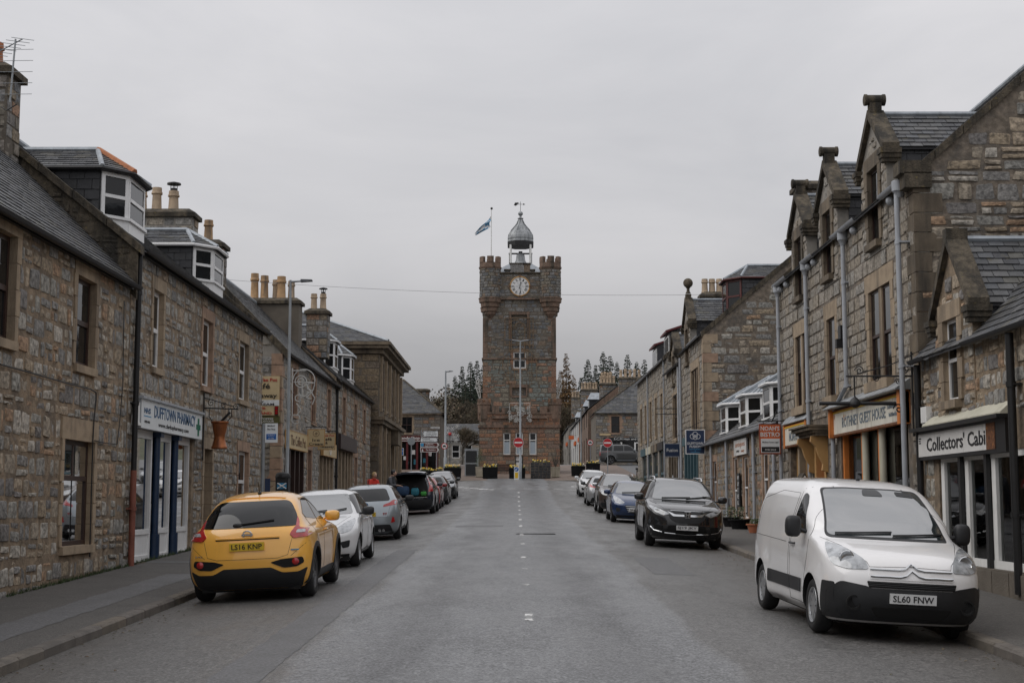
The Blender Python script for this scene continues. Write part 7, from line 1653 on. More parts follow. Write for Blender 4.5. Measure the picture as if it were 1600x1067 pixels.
def suv(name, label, p, x, y, hd, rim='rim_dark', plate=None, grille='honda', rails='chrome', lamp='lamp_clear', glass='car_glass', group=None, open_back=False, capm=None, front=True):
 c = Car(name, label, ROW_SUV, (1.35, -1.31), .36, p, x, y, hd, .93, rim=rim, spokes=5, group=group, tw=.23)
 c.panel('windscreen', 'front', [(-.74, 1.14), (.74, 1.14), (.575, 1.585), (-.575, 1.585)], glass, r=.06, cell=.035)
 c.panel('side_window', 'left', [(.78, 1.14), (.22, 1.555), (-.25, 1.585), (-.28, 1.15)], 'car_glass_dark', both=True, cell=.035); c.panel('side_window', 'left', [(-.36, 1.15), (-.33, 1.585), (-1.12, 1.575), (-1.18, 1.18)], 'car_glass_dark', both=True, cell=.035); c.panel('side_window', 'left', [(-1.25, 1.19), (-1.2, 1.565), (-1.45, 1.545), (-1.8, 1.27), (-1.75, 1.2)], 'car_glass_dark', both=True, cell=.035)
 c.panel('lower_cladding', 'front', [(-.84, .47), (.84, .47), (.86, .27), (-.86, .27)], 'plastic_black', r=.04); c.panel('lower_cladding', 'rear', [(-.86, .62), (.86, .62), (.84, .27), (-.84, .27)], 'plastic_black', r=.05)
 arch_trim(c, wdt=.055); c.panel('sill_cladding', 'left', [(.93, .42), (-.9, .42), (-.9, .26), (.93, .26)], 'plastic_black', both=True, r=.02)
 if grille == 'honda':
  c.panel('headlamp', 'front', [(.42, .83), (.60, .90), (.86, 1.0), (.875, .955), (.72, .83), (.56, .78)], lamp, both=True, r=.03); c.strip('lamp_trim', 'front', [(.43, .815), (.56, .77), (.74, .83), (.88, .955)], .011, 'chrome', .01, both=True)
  c.panel('grille', 'front', [(-.46, .80), (.46, .80), (.40, .69), (.26, .61), (-.26, .61), (-.40, .69)], 'plastic_black', r=.04)
  c.panel('grille_bar', 'front', [(-.48, .875), (-.30, .81), (.30, .81), (.48, .875), (.34, .765), (-.34, .765)], 'chrome', .018, r=.02); c.panel('grille_slot', 'front', [(-.36, .875), (.36, .875), (.27, .83), (-.27, .83)], 'plastic_black', .012, r=.015); c.strip('grille_edge', 'front', [(-.40, .895), (.40, .895)], .01, 'chrome', .008)
  h = c.cast('front', 0, .80)[0]; f = Fr((h.x + .03, 0, 0), (0, 1, 0), (1, 0, 0)); e = f.box(MB(), -.075, .075, .74, .89, -.03, 0).build('badge', 'plastic_black', c.root)
  b = MB(); b.tube([f.P(*q, .004) for q in ((-.07, .885), (.07, .885), (.06, .745), (-.06, .745))], .009, 5, closed=True); b.hexa([f.P(-.05, .865, 0), f.P(-.028, .865, 0), f.P(-.020, .765, 0), f.P(-.042, .765, 0), f.P(-.05, .865, .01), f.P(-.028, .865, .01), f.P(-.020, .765, .01), f.P(-.042, .765, .01)]); b.hexa([f.P(.05, .865, 0), f.P(.028, .865, 0), f.P(.020, .765, 0), f.P(.042, .765, 0), f.P(.05, .865, .01), f.P(.028, .865, .01), f.P(.020, .765, .01), f.P(.042, .765, .01)]); f.box(b, -.03, .03, .805, .825, 0, .009); b.build('badge_emblem', 'chrome', e)
  c.panel('intake', 'front', [(-.44, .55), (.44, .55), (.50, .36), (-.50, .36)], 'arch_black', .01, r=.03)
  c.strip('bumper_trim', 'front', [(-.52, .37), (0, .345), (.52, .37)], .012, 'chrome', .016); c.strip('bumper_trim', 'front', [(.84, .50), (.76, .42), (.58, .385)], .014, 'chrome', .016, both=True)
  c.panel('fog_recess', 'front', [(.56, .53), (.78, .55), (.76, .44), (.58, .42)], 'arch_black', .008, both=True, r=.02)
 else:
  c.panel('headlamp', 'front', [(.44, .82), (.58, .93), (.84, .99), (.875, .90), (.80, .80), (.6, .76)], lamp, both=True, r=.04); c.panel('grille', 'front', [(-.40, .93), (.40, .93), (.30, .68), (-.30, .68)], 'plastic_black', r=.04); c.strip('grille_trim', 'front', [(-.36, .95), (-.17, .72), (.17, .72), (.36, .95)], .02, 'chrome', .012)
  c.panel('intake', 'front', [(-.5, .55), (.5, .55), (.42, .38), (-.42, .38)], 'arch_black', .01, r=.04); c.panel('fog_recess', 'front', [(.56, .60), (.74, .62), (.72, .50), (.58, .48)], 'arch_black', both=True, r=.03)
 c.strip('bonnet_seam', 'front', [(-.78, 1.09), (-.52, .93), (0, .915), (.52, .93), (.78, 1.09)], .0032, 'seam', 0)
 for a in ([(.80, .44), (.84, 1.1)], [(-.32, .44), (-.32, 1.12)], [(-.9, .5), (-1.0, .8), (-1.21, 1.16)]): c.strip('door_seam', 'left', a, .0032, 'seam', 0, both=True)
 handles(c, (-.14, -1.0), 1.02, p); c.mirror(.70, 1.15, .1, cap=capm or p, sz=(.09, .12, .085))
 wiper(c, 'front', (-.5, 1.165), (.2, 1.20)); wiper(c, 'front', (.1, 1.165), (.62, 1.23))
 for sd in (-1, 1): MB().tube([(.05, sd * .60, 1.61), (-.1, sd * .60, 1.69), (-1.4, sd * .58, 1.70), (-1.6, sd * .57, 1.64)], .02, 6).build('roof_rail', rails, c.root, smooth=True)
 MB().tube([(-1.2, 0, 1.67), (-1.3, 0, 1.75)], [.03, .006], 6).build('aerial', p, c.root)
 if not open_back:
  c.panel('rear_window', 'rear', [(-.66, 1.16), (.66, 1.16), (.54, 1.54), (-.54, 1.54)], 'car_glass_dark', r=.06); c.panel('tail_lamp', 'rear', [(.60, .90), (.86, .92), (.84, 1.12), (.70, 1.5), (.62, 1.5), (.70, 1.15)], 'lamp_red', both=True, r=.03)
 if plate: c.plate(plate, 'front', .50 if grille == 'honda' else .46, 'plate_white')
 return c
# --- yellow crossover, rear view
c = Car('parked_car', 'yellow crossover parked first on the left, rear window towards us', ROW_J, (1.2, -1.33), .345, 'paint_yellow', -3.84, 22.75, 90, .885, flare=.035, rim='rim_dark', spokes=5, tw=.22, arch=1.12, group='cars parked along the left kerb')
c.panel('rear_window', 'rear', [(-.70, 1.06), (.70, 1.06), (.66, 1.22), (.53, 1.43), (-.53, 1.43), (-.66, 1.22)], 'car_glass_dark', r=.1); c.panel('windscreen', 'front', [(-.68, 1.09), (.68, 1.09), (.53, 1.44), (-.53, 1.44)], 'car_glass', r=.06, cell=.035)
c.panel('side_window', 'left', [(.66, 1.08), (.15, 1.42), (-.28, 1.45), (-.3, 1.1)], 'car_glass_dark', both=True, cell=.035); c.panel('side_window', 'left', [(-.36, 1.11), (-.34, 1.45), (-.8, 1.43), (-1.3, 1.22), (-1.2, 1.16)], 'car_glass_dark', both=True, cell=.035)
arch_trim(c, wdt=.075)
c.panel('lower_bumper', 'rear', [(-.72, .41), (-.50, .41), (-.34, .49), (.34, .49), (.50, .41), (.72, .41), (.84, .47), (.74, .19), (-.74, .19), (-.84, .47)], 'plastic_black', .010, r=.03)
c.panel('bumper_insert', 'rear', [(.33, .56), (.48, .60), (.78, .62), (.80, .54), (.70, .485), (.52, .475)], 'arch_black', .010, both=True, r=.03)
for sd in (-1, 1):
 h = c.cast('rear', sd * .69, .56)[0]; MB().lathe([(.05, 0), (.05, -.02), (.03, -.03)], (h.x - .012, sd * .69, .56), 14, axis='x').build('rear_reflector', 'lamp_red', c.root, smooth=True)
c.panel('sill_cladding', 'left', [(.78, .36), (-.9, .36), (-.9, .22), (.78, .22)], 'plastic_black', both=True, r=.02)
c.panel('tail_lamp', 'rear', [(.60, .945), (.66, .885), (.84, .90), (.885, .95), (.86, 1.0), (.72, 1.03), (.70, 1.12), (.665, 1.19), (.67, 1.05)], 'lamp_red', .016, .05, both=True, r=.02); c.panel('lamp_lens', 'rear', [(.68, .955), (.80, .955), (.80, .995), (.70, 1.0)], 'lamp_clear', .022, both=True, r=.015)
c.strip('tailgate_seam', 'rear', [(-.69, 1.05), (-.63, .86), (-.58, .66), (-.44, .62), (.44, .62), (.58, .66), (.63, .86), (.69, 1.05)], .003, 'seam', 0)
c.strip('tailgate_crease', 'rear', [(-.46, .90), (.46, .90)], .012, 'seam', -.004); c.strip('garnish', 'rear', [(-.46, .915), (.46, .915)], .016, 'paint_yellow', .006)
c.strip('bumper_seam', 'rear', [(-.86, .84), (-.62, .64)], .003, 'seam', 0); c.strip('bumper_seam', 'rear', [(.86, .84), (.62, .64)], .003, 'seam', 0)
wiper(c, 'rear', (.16, 1.10), (-.36, 1.15)); h = c.cast('rear', .2, 1.1)[0]; MB().ball((h.x - .02, .16, 1.10), 1, 8, sc=(.025, .07, .035)).build('wiper_hub', 'plastic_black', c.root)
c.panel('brake_light', 'rear', [(-.17, 1.485), (.17, 1.485), (.16, 1.505), (-.16, 1.505)], 'lamp_red', .012, r=.008)
c.plate('LS16 KNP', 'rear', .80, 'plate_yellow', .50, .115)
h = c.cast('rear', 0, .965)[0]; f = Fr((h.x - .006, 0, 0), (0, 1, 0), (-1, 0, 0)); b = MB().tube([f.P(.062 * math.cos(a), .965 + .055 * math.sin(a), .006) for a in np.linspace(0, 6.0, 20)], .011, 6); f.box(b, -.082, .082, .953, .977, 0, .014); b.build('badge', 'chrome', c.root, smooth=True)
h = c.cast('rear', .66, .665)[0]; f2 = Fr((h.x - .02, .70, 0), (0, 1, 0), (-.82, .57, 0)); text('JUKE', f2, 0, .675, .005, .15, .035, 'chrome', c.root, .01)
h = c.cast('rear', -.66, .72)[0]; f2 = Fr((h.x - .012, -.68, 0), (0, 1, 0), (-.85, -.5, 0)); f2.box(MB(), -.06, .06, .72, .735, -.01, .008).build('trim_badge', 'ink_lightblue', c.root)
for a in ([(.66, .38), (.70, 1.06)], [(-.32, .38), (-.33, 1.1)], [(-.86, .44), (-.96, .75), (-1.25, 1.18)]): c.strip('door_seam', 'left', a, .0032, 'seam', 0, both=True)
handles(c, (-.14,), .94, 'paint_yellow'); c.mirror(.60, 1.09, .1, cap='paint_yellow', m='plastic_black')
c.panel('roof_spoiler', 'top', [(-1.02, -.42), (-1.02, .42), (-1.2, .45), (-1.2, -.45)], 'paint_yellow', .014, r=.03)
MB().tube([(-.85, 0, 1.53), (-.98, 0, 1.72)], .008, 5).build('aerial', 'plastic_black', c.root); MB().ball((-.86, 0, 1.545), 1, 8, sc=(.05, .03, .03)).build('aerial_base', 'plastic_black', c.root)
JUKE = c
# --- white van, front view
c = Car('parked_van', 'white panel van with black bumper parked nearest on the right', ROW_V, (1.26, -1.47), .315, 'paint_van', 4.28, 18.2, -90 + 2.4, .905, flare=.03, rim='rim_silver', spokes=9, tw=.2, cat='van', arch=1.18, n=3.0)
c.panel('windscreen', 'front', [(-.705, 1.13), (.705, 1.13), (.585, 1.66), (.3, 1.68), (-.3, 1.68), (-.585, 1.66)], 'car_glass', r=.06, cell=.03)
c.panel('windscreen_surround', 'front', [(-.735, 1.105), (.735, 1.105), (.605, 1.68), (.3, 1.70), (-.3, 1.70), (-.605, 1.68)], 'plastic_black', .003, r=.06, cell=.03)
c.panel('side_window', 'left', [(.82, 1.12), (.76, 1.22), (.56, 1.46), (.40, 1.58), (.28, 1.61), (.20, 1.24), (.28, 1.12)], 'car_glass_dark', both=True, r=.06, cell=.03)
c.panel('bumper', 'front', [(-.87, .55), (-.76, .66), (-.50, .62), (-.46, .60), (.46, .60), (.50, .62), (.76, .66), (.87, .55), (.86, .24), (-.86, .24)], 'plastic_black', .014, r=.04, depth=.04); c.panel('bumper_corner', 'left', [(1.72, .64), (1.95, .64), (1.95, .26), (1.66, .26)], 'plastic_black', .012, both=True, r=.03)
c.panel('upper_grille', 'front', [(-.50, .675), (.50, .675), (.48, .605), (-.48, .605)], 'arch_black', .016, r=.01); [c.strip('grille_bar', 'front', [(-.48, .625 + .018 * k), (.48, .625 + .018 * k)], .005, 'plastic_black', .018) for k in range(3)]
c.panel('lower_grille', 'front', [(-.46, .40), (.46, .40), (.38, .29), (-.38, .29)], 'arch_black', .018, r=.04)
for sd in (-1, 1):
 h = c.cast('front', sd * .64, .43)[0]; MB().lathe([(.085, .0), (.085, .025), (.065, .025), (.06, .0), (.02, -.005)], (h.x + .014, sd * .64, .43), 18, axis='x').build('fog_lamp', 'arch_black', c.root, smooth=True)
c.panel('headlamp', 'front', [(.47, .80), (.50, .90), (.66, 1.02), (.80, 1.06), (.845, .97), (.83, .83), (.70, .79)], 'lamp_clear', .012, .04, both=True, r=.04)
for sd in (-1, 1):
 h = c.cast('front', sd * .68, .91)[0]; MB().lathe([(.085, -.03), (.085, .012), (.075, .018), (.06, .0), (.02, -.01)], (h.x + .008, sd * .68, .91), 18, axis='x').build('lamp_reflector', 'chrome', c.root, smooth=True)
c.panel('bonnet_panel', 'front', [(-.47, .79), (.47, .79), (.47, .70), (-.47, .70)], 'paint_van', .008, r=.02)
for dz in (0, -.07):
 c.strip('chevron', 'front', [(-.46, .80 + dz), (-.14, .80 + dz), (-.07, .815 + dz), (0, .865 + dz), (.07, .815 + dz), (.14, .80 + dz), (.46, .80 + dz)], .013, 'chrome', .018)
c.strip('bonnet_seam', 'front', [(-.80, 1.10), (-.66, 1.03), (-.48, .88), (-.46, .83), (0, .845), (.46, .83), (.48, .88), (.66, 1.03), (.80, 1.10)], .0032, 'seam', 0)
c.plate('SL60 FNW', 'front', .50, 'plate_white'); c.panel('mirror_mount', 'front', [(-.13, 1.60), (.13, 1.60), (.10, 1.675), (-.10, 1.675)], 'car_glass_dark', .010, r=.03); c.panel('sun_visor', 'front', [(.30, 1.615), (.52, 1.60), (.51, 1.655), (.30, 1.665)], 'plastic_black', .010, r=.02)
c.panel('side_rubbing_strip', 'left', [(.76, .58), (.18, .58), (.18, .42), (.76, .42)], 'plastic_black', .014, both=True, r=.02); c.panel('side_rubbing_strip', 'left', [(.16, .58), (-1.02, .58), (-1.02, .42), (.16, .42)], 'plastic_black', .014, both=True, r=.02)
for a in ([(.98, .30), (1.0, 1.1), (.92, 1.24), (.66, 1.54), (.3, 1.70), (.17, 1.66), (.12, 1.2), (.15, .30), (.98, .30)], [(.05, .40), (.06, 1.60), (-.9, 1.62), (-1.9, 1.50), (-1.98, .9)], [(-.1, .98), (-1.95, 1.0)]): c.strip('door_seam', 'left', a, .0032, 'seam', 0, both=True)
handles(c, (.28,), .98, 'plastic_black'); c.mirror(.80, 1.17, .1, sz=(.08, .095, .13))
wiper(c, 'front', (-.62, 1.14), (.05, 1.18)); wiper(c, 'front', (.05, 1.14), (.68, 1.18))
MB().tube([(-.12, 0, 1.80), (-.2, 0, 1.9)], [.03, .008], 6).build('aerial', 'plastic_black', c.root)
x_ = MB().tube([(.72 + .0, -.36 + .18 * math.cos(a), 1.2 + .14 * math.sin(a)) for a in np.linspace(0, 6.28, 18)], .014, 6)
# --- the others
supermini('parked_car', 'white small hatchback facing us behind the yellow crossover', 'paint_white', -3.86, 29.15, -90, True, plate='SV12 OKT', rim='rim_silver', group='cars parked along the left kerb')
c = supermini('parked_car', 'silver hatchback with twin exhausts, third in the left row', 'paint_silver', -3.92, 39.75, 90, False, plate='SP19 JUO', rim='rim_dark', group='cars parked along the left kerb')
h = c.cast('rear', 0, .95)[0]; MB().lathe([(.06, 0), (.05, -.015)], (h.x, 0, .95), 14, axis='x').build('badge', 'ink_blue', c.root)
h = c.cast('rear', -.52, .66); f2 = Fr((h[0].x - .01, -.5, 0), (0, 1, 0), (-1, 0, 0)); text('ST', f2, 0, .70, .002, .12, .06, 'ink_red', c.root, .02)
c.panel('rear_reflector', 'rear', [(.64, .46), (.74, .48), (.72, .60), (.68, .62)], 'lamp_red', .012, both=True, r=.02)
for sd in (0, 1): MB().tube([(-1.8, -.35 - sd * .1, .27), (-1.99, -.35 - sd * .1, .27)], .04, 10).build('exhaust', 'chrome', c.root, smooth=True)
# open-tailgate estate with luggage
c = suv('parked_car', 'black estate with its tailgate raised, fourth in the left row', 'paint_navy', -4.3, 61.6, 90, rails='plastic_black', open_back=True, group='cars parked along the left kerb')
c.panel('load_opening', 'rear', [(-.68, .74), (.68, .74), (.70, 1.1), (.56, 1.54), (-.56, 1.54), (-.70, 1.1)], 'arch_black', .012, r=.06); c.panel('tail_lamp', 'rear', [(.70, .92), (.90, .94), (.86, 1.14), (.72, 1.52), (.64, 1.55), (.76, 1.15)], 'lamp_red', .016, both=True, r=.03)
tg = []
for i in range(9):
 t = i / 8; yy = lambda k: k
 tg.append([(-1.62 - .92 * t + .05 * math.sin(math.pi * t), (.62 + .1 * t - .18 * max(0, t - .7) ** 1 * 2) * k, 1.66 + .16 * math.sin(math.pi * t * .7) - .02 * t - .06 * abs(k) ** 3) for k in (-1, -.8, -.5, 0, .5, .8, 1)])
vs = [p for r in tg for p in r]; fs = [(i * 7 + j, i * 7 + j + 1, (i + 1) * 7 + j + 1, (i + 1) * 7 + j) for i in range(8) for j in range(6)]
x = MB().add(vs, fs); x.add([(a, b, z - .07) for a, b, z in vs], [f[::-1] for f in fs]); n_ = len(vs)
bd = [i for i in range(7)] + [k * 7 + 6 for k in range(1, 9)] + [62 - 1 - j for j in range(6)] + [k * 7 for k in range(7, 0, -1)]
bd = list(range(7)) + [k * 7 + 6 for k in range(1, 9)] + list(range(61, 55, -1)) + [k * 7 for k in range(7, 0, -1)]
for a, b in zip(bd, bd[1:] + bd[:1]): x.f.append([a, b, n_ + b, n_ + a]); x.m.append(0); x.r.append(None)
x.build('tailgate', 'paint_navy', c.root, smooth=True)
for sd in (-1, 1): MB().tube([(-1.9, sd * .66, 1.35), (-2.3, sd * .66, 1.66)], .015, 6).build('gas_strut', 'galv', c.root)
MB().box(-2.36, -2.0, -.66, .66, .70, .73).build('load_sill', 'chrome', c.root)
wx = lambda lx, ly: (-4.3 - ly, 61.6 + lx)   # car facing +y: local left is -x
def bag(name, label, lx, ly, z, sx, sy, sz, m):
 X_, Y_ = wx(lx, ly); o = wthing(name, label, 'bag', (X_, Y_, z)); b = MB().ball((X_, Y_, z + sz / 2), 1, 14, sc=(sy / 2, sx / 2, sz / 2))
 for i, (px, py, pz) in enumerate(b.v): q = lambda v, c_, e: c_ + math.copysign(abs((v - c_) / e) ** .55 * e, v - c_) if abs(v - c_) > 1e-6 else v; b.v[i] = (q(px, X_, sy / 2), q(py, Y_, sx / 2), q(pz, z + sz / 2, sz / 2))
 b.build('bag_body', m, o, smooth=True); MB().tube([(X_ - sy * .2, Y_ - sx * .3, z + sz * .95), (X_ - sy * .1, Y_ - sx * .4, z + sz * 1.15), (X_ + sy * .1, Y_ - sx * .4, z + sz * 1.15), (X_ + sy * .2, Y_ - sx * .3, z + sz * .95)], .018, 6).build('bag_handle', 'plastic_black', o, smooth=True)
zb_ = g(61.6) + crown(-4.3) + .73
bag('travel_bag', 'navy holdall in the boot of the open black estate', -2.32, .38, zb_, .35, .55, .42, 'bag_blue'); bag('travel_bag', 'teal rucksack in the boot of the open black estate', -2.32, -.12, zb_, .3, .34, .34, 'bag_teal'); bag('travel_bag', 'green bag at the right edge of the open boot', -2.34, -.48, zb_, .25, .24, .2, 'bag_green')
supermini('parked_car', 'dark red hatchback parked just ahead of the open black estate', 'paint_red', -4.3, 67.6, 90, False, rim='rim_dark', group='cars parked along the left kerb', capm='paint_red')
supermini('parked_car', 'dark grey hatchback between the red and the farthest black car', 'paint_grey', -4.2, 73.0, 90, False, rim='rim_silver', group='cars parked along the left kerb', capm='paint_grey')
supermini('parked_car', 'farthest black car in the left row, facing us by the junction', 'paint_black', -4.1, 79.6, -90, True, rim='rim_dark', group='cars parked along the left kerb', capm='paint_black')
suv('parked_car', 'black sport utility car with chrome grille behind the white van', 'paint_jet', 4.08, 36.7, -90, plate='SJ19 JKY', group='cars parked along the right kerb', glass='car_glass')
supermini('parked_car', 'dark blue hatchback facing us, third on the right', 'paint_blue', 4.2, 52.1, -90, True, plate='SK64 DZL', rim='rim_dark', grille_hex=True, group='cars parked along the right kerb', capm='paint_blue')
suv('parked_car', 'brown sport utility car with silver roof rails behind the blue hatchback', 'paint_brown', 4.4, 62.4, -90, grille='v', rim='rim_silver', group='cars parked along the right kerb', capm='chrome')
supermini('parked_car', 'silver hatchback seen from behind past the brown utility car', 'paint_silver2', 4.3, 71.5, 90, False, rim='rim_silver', group='cars parked along the right kerb', capm='paint_grey')
supermini('parked_car', 'white hatchback facing us, farthest in the right row', 'paint_white', 4.4, 82.6, -90, True, rim='rim_dark', lamp='plastic_black', group='cars parked along the right kerb', capm='paint_white')
supermini('parked_car', 'dark car half hidden behind the far right corner house', 'paint_black', 9.2, 97.5, -90, True, rim='rim_dark')
# grey off-roader crossing beyond the junction
c = Car('off_roader', 'dark grey boxy off-road car crossing beyond the junction, side on', ROW_L, (1.5, -1.38), .4, 'paint_landgrey', 10.15, 133.0, 0, .955, rim='rim_dark', spokes=5, tw=.25, arch=1.15, n=4, zfix=g(133) + .0)
c.root.rotation_euler = (0, 0, 0)
for p in ([(.95, 1.24), (.52, 1.70), (-.1, 1.73), (-.12, 1.24)], [(-.2, 1.24), (-.18, 1.73), (-1.05, 1.73), (-1.08, 1.24)], [(-1.25, 1.24), (-1.22, 1.74), (-2.15, 1.74), (-2.2, 1.30)]): c.panel('side_window', 'left', p, 'car_glass_dark', both=True, r=.04)
c.panel('windscreen', 'front', [(-.78, 1.25), (.78, 1.25), (.64, 1.74), (-.64, 1.74)], 'car_glass', r=.05, cell=.035); c.panel('rear_window', 'rear', [(-.7, 1.25), (.7, 1.25), (.62, 1.72), (-.62, 1.72)], 'car_glass_dark', r=.05); c.panel('tail_lamp', 'rear', [(.74, .8), (.93, .8), (.92, 1.2), (.76, 1.2)], 'lamp_red', both=True, r=.02)
for a in c.axles: c.strip('arch_chrome', 'right', [(a + .5 * math.cos(t), .4 + .5 * math.sin(t)) for t in np.linspace(.1, 3.04, 16)], .018, 'galv', .006)
c.strip('sill_trim', 'right', [(.9, .36), (-.8, .36)], .03, 'galv', .005); c.mirror(.85, 1.28, .1, cap='galv', sz=(.08, .12, .1))
for a in ([(.9, .4), (.95, 1.2)], [(-.16, .4), (-.16, 1.2)], [(-1.05, .8), (-1.1, 1.2)]): c.strip('door_seam', 'right', a, .003, 'seam', 0)
# ------------------------------------------------------------------ street furniture, people and the square
def X_at(px, y): return (px - 806) * y / FPX
def Z_at(py, y): return 2 + (785 - py) * y / FPX
# lamp post on the left pavement
def lamp_post(name, label, x, y, zb, zt, arms, r=.085):
 o = wthing(name, label, 'lamp post', (x, y, zb)); MB().tube([(x, y, zb - .2), (x, y, zb + 1.4), (x, y, zb + 1.45), (x, y, zt)], [r * 1.1, r * 1.1, r * .8, r * .5], 10).build('post', 'galv', o, smooth=True)
 for (dx, dy, up) in arms:
  d = Vector((dx, dy, 0)); l = d.length; d.normalize(); a = Vector((x, y, zt - .05)); b = a + Vector((dx * .55, dy * .55, up * .8)); e = a + Vector((dx, dy, up)); n = d.cross(Vector((0, 0, 1)))
  MB().tube([a, b], [r * .5, r * .4], 8).build('arm', 'galv', o, smooth=True)
  q = MB(); c0, c1 = b - d * .05, e; w = .13
  q.hexa([c0 - n * w * .6 + Vector((0, 0, -.04)), c0 + n * w * .6 + Vector((0, 0, -.04)), c1 + n * w + Vector((0, 0, -.01)), c1 - n * w + Vector((0, 0, -.01)), c0 - n * w * .5 + Vector((0, 0, .05)), c0 + n * w * .5 + Vector((0, 0, .05)), c1 + n * w * .8 + Vector((0, 0, .03)), c1 - n * w * .8 + Vector((0, 0, .03))]); q.build('lamp_head', 'jacket_grey', o)
 return o
lx, ly = X_at(450, 43.0), 43.0; lamp_post('street_lamp', 'grey steel street lamp beside the lane on the left pavement', lx, ly, g(43) + .12, Z_at(436, 43), [(.66, 0, .03)], r=.07)
q = []; L3 = lambda px, py: tuple(ony(px, py, 42.85)); A3 = lambda cx, cy, r, a0=0, a1=350, n=18: [L3(cx + r * math.cos(R(a0 + (a1 - a0) * i / n)), cy - r * math.sin(R(a0 + (a1 - a0) * i / n))) for i in range(n + 1)]
q += [A3(475, 594, 17, 175, -20), A3(470, 596, 9), A3(470, 596, 5), [L3(457, 579), L3(478, 579)], [L3(457, 575), L3(457, 660)], [L3(459, 597), L3(492, 598)], [L3(472, 587), L3(472, 620)], [L3(492, 600), L3(488, 612), L3(478, 622)], A3(486, 604, 6, 60, 320), A3(484, 618, 5, 0, 300), A3(474, 612, 7, 200, 360), [L3(478, 600), L3(492, 622), L3(488, 632)], A3(462, 655, 7, 0, 300), [L3(463, 630), L3(470, 640), L3(463, 650)], A3(466, 622, 5, 0, 330)]
wires('light_frame', 'white wire bell shaped light frame on the left street lamp', q, 'wire_light', .016)
# litter bin strapped to the lamp
o = wthing('litter_bin', 'black litter bin with a saltire sticker under the left street lamp', 'bin', (X_at(443, 42.4), 42.4, g(42.4) + .12)); bx = X_at(443, 42.4)
b = MB(); b.hexa([(bx - .17, 42.3, g(42) + .12), (bx + .17, 42.3, g(42) + .12), (bx + .17, 42.65, g(42) + .12), (bx - .17, 42.65, g(42) + .12), (bx - .19, 42.28, 2.72), (bx + .19, 42.28, 2.72), (bx + .19, 42.67, 2.72), (bx - .19, 42.67, 2.72)]); b.build('bin_body', 'plastic_black', o)
b = MB(); b.lathe([(.23, 0), (.24, .04), (.2, .14), (.1, .18)], (bx, 42.47, 2.72), 16); b.build('bin_hood', 'plastic_black', o, smooth=True)
f = Fr((bx, 42.27, 0), (1, 0, 0), (0, -1, 0)); b = MB(); f.box(b, -.14, .14, 2.4, 2.58, 0, .006); st = b.build('sticker', 'ink_lightblue', o)
b = MB(); b.tube([f.P(-.13, 2.41, .008), f.P(.13, 2.57, .008)], .02, 4); b.tube([f.P(-.13, 2.57, .008), f.P(.13, 2.41, .008)], .02, 4); b.build('saltire', 'ink_white', st)
# bus stop
bx, by = X_at(412, 33), 33.0; o = wthing('bus_stop', 'grey bus stop pole with white and blue timetable flag', 'bus stop', (bx, by, g(33) + .12))
MB().tube([(bx, by, g(33) + .1), (bx, by, Z_at(662, 33))], .04, 10).build('pole', 'galv', o, smooth=True)
f = Fr((bx + .04, by - .03, 0), (1, 0, 0), (0, -1, 0)); z0, z1 = Z_at(692, 33), Z_at(662, 33); f.box(MB(), 0, .29, z0, z1, -.02, 0).build('flag', 'sign_white', o)
f.box(MB(), .03, .26, z0 + .07, z0 + .2, 0, .004).build('blue_panel', 'sign_blue', o); text('Bus Stop', f, .145, z1 - .14, 0, .18, .05, 'ink_black', o, .01); text('HUNTLY', f, .145, z0 + .16, .004, .16, .03, 'ink_white', o); text('ELGIN', f, .145, z0 + .1, .004, .12, .03, 'ink_white', o); text('MORAY', f, .145, z1 - .06, 0, .18, .04, 'ink_black', o, .02)
f.box(MB(), .02, .14, g(33) + 1.2, g(33) + 1.75, -.02, .01).build('timetable_case', 'sign_navy', o)
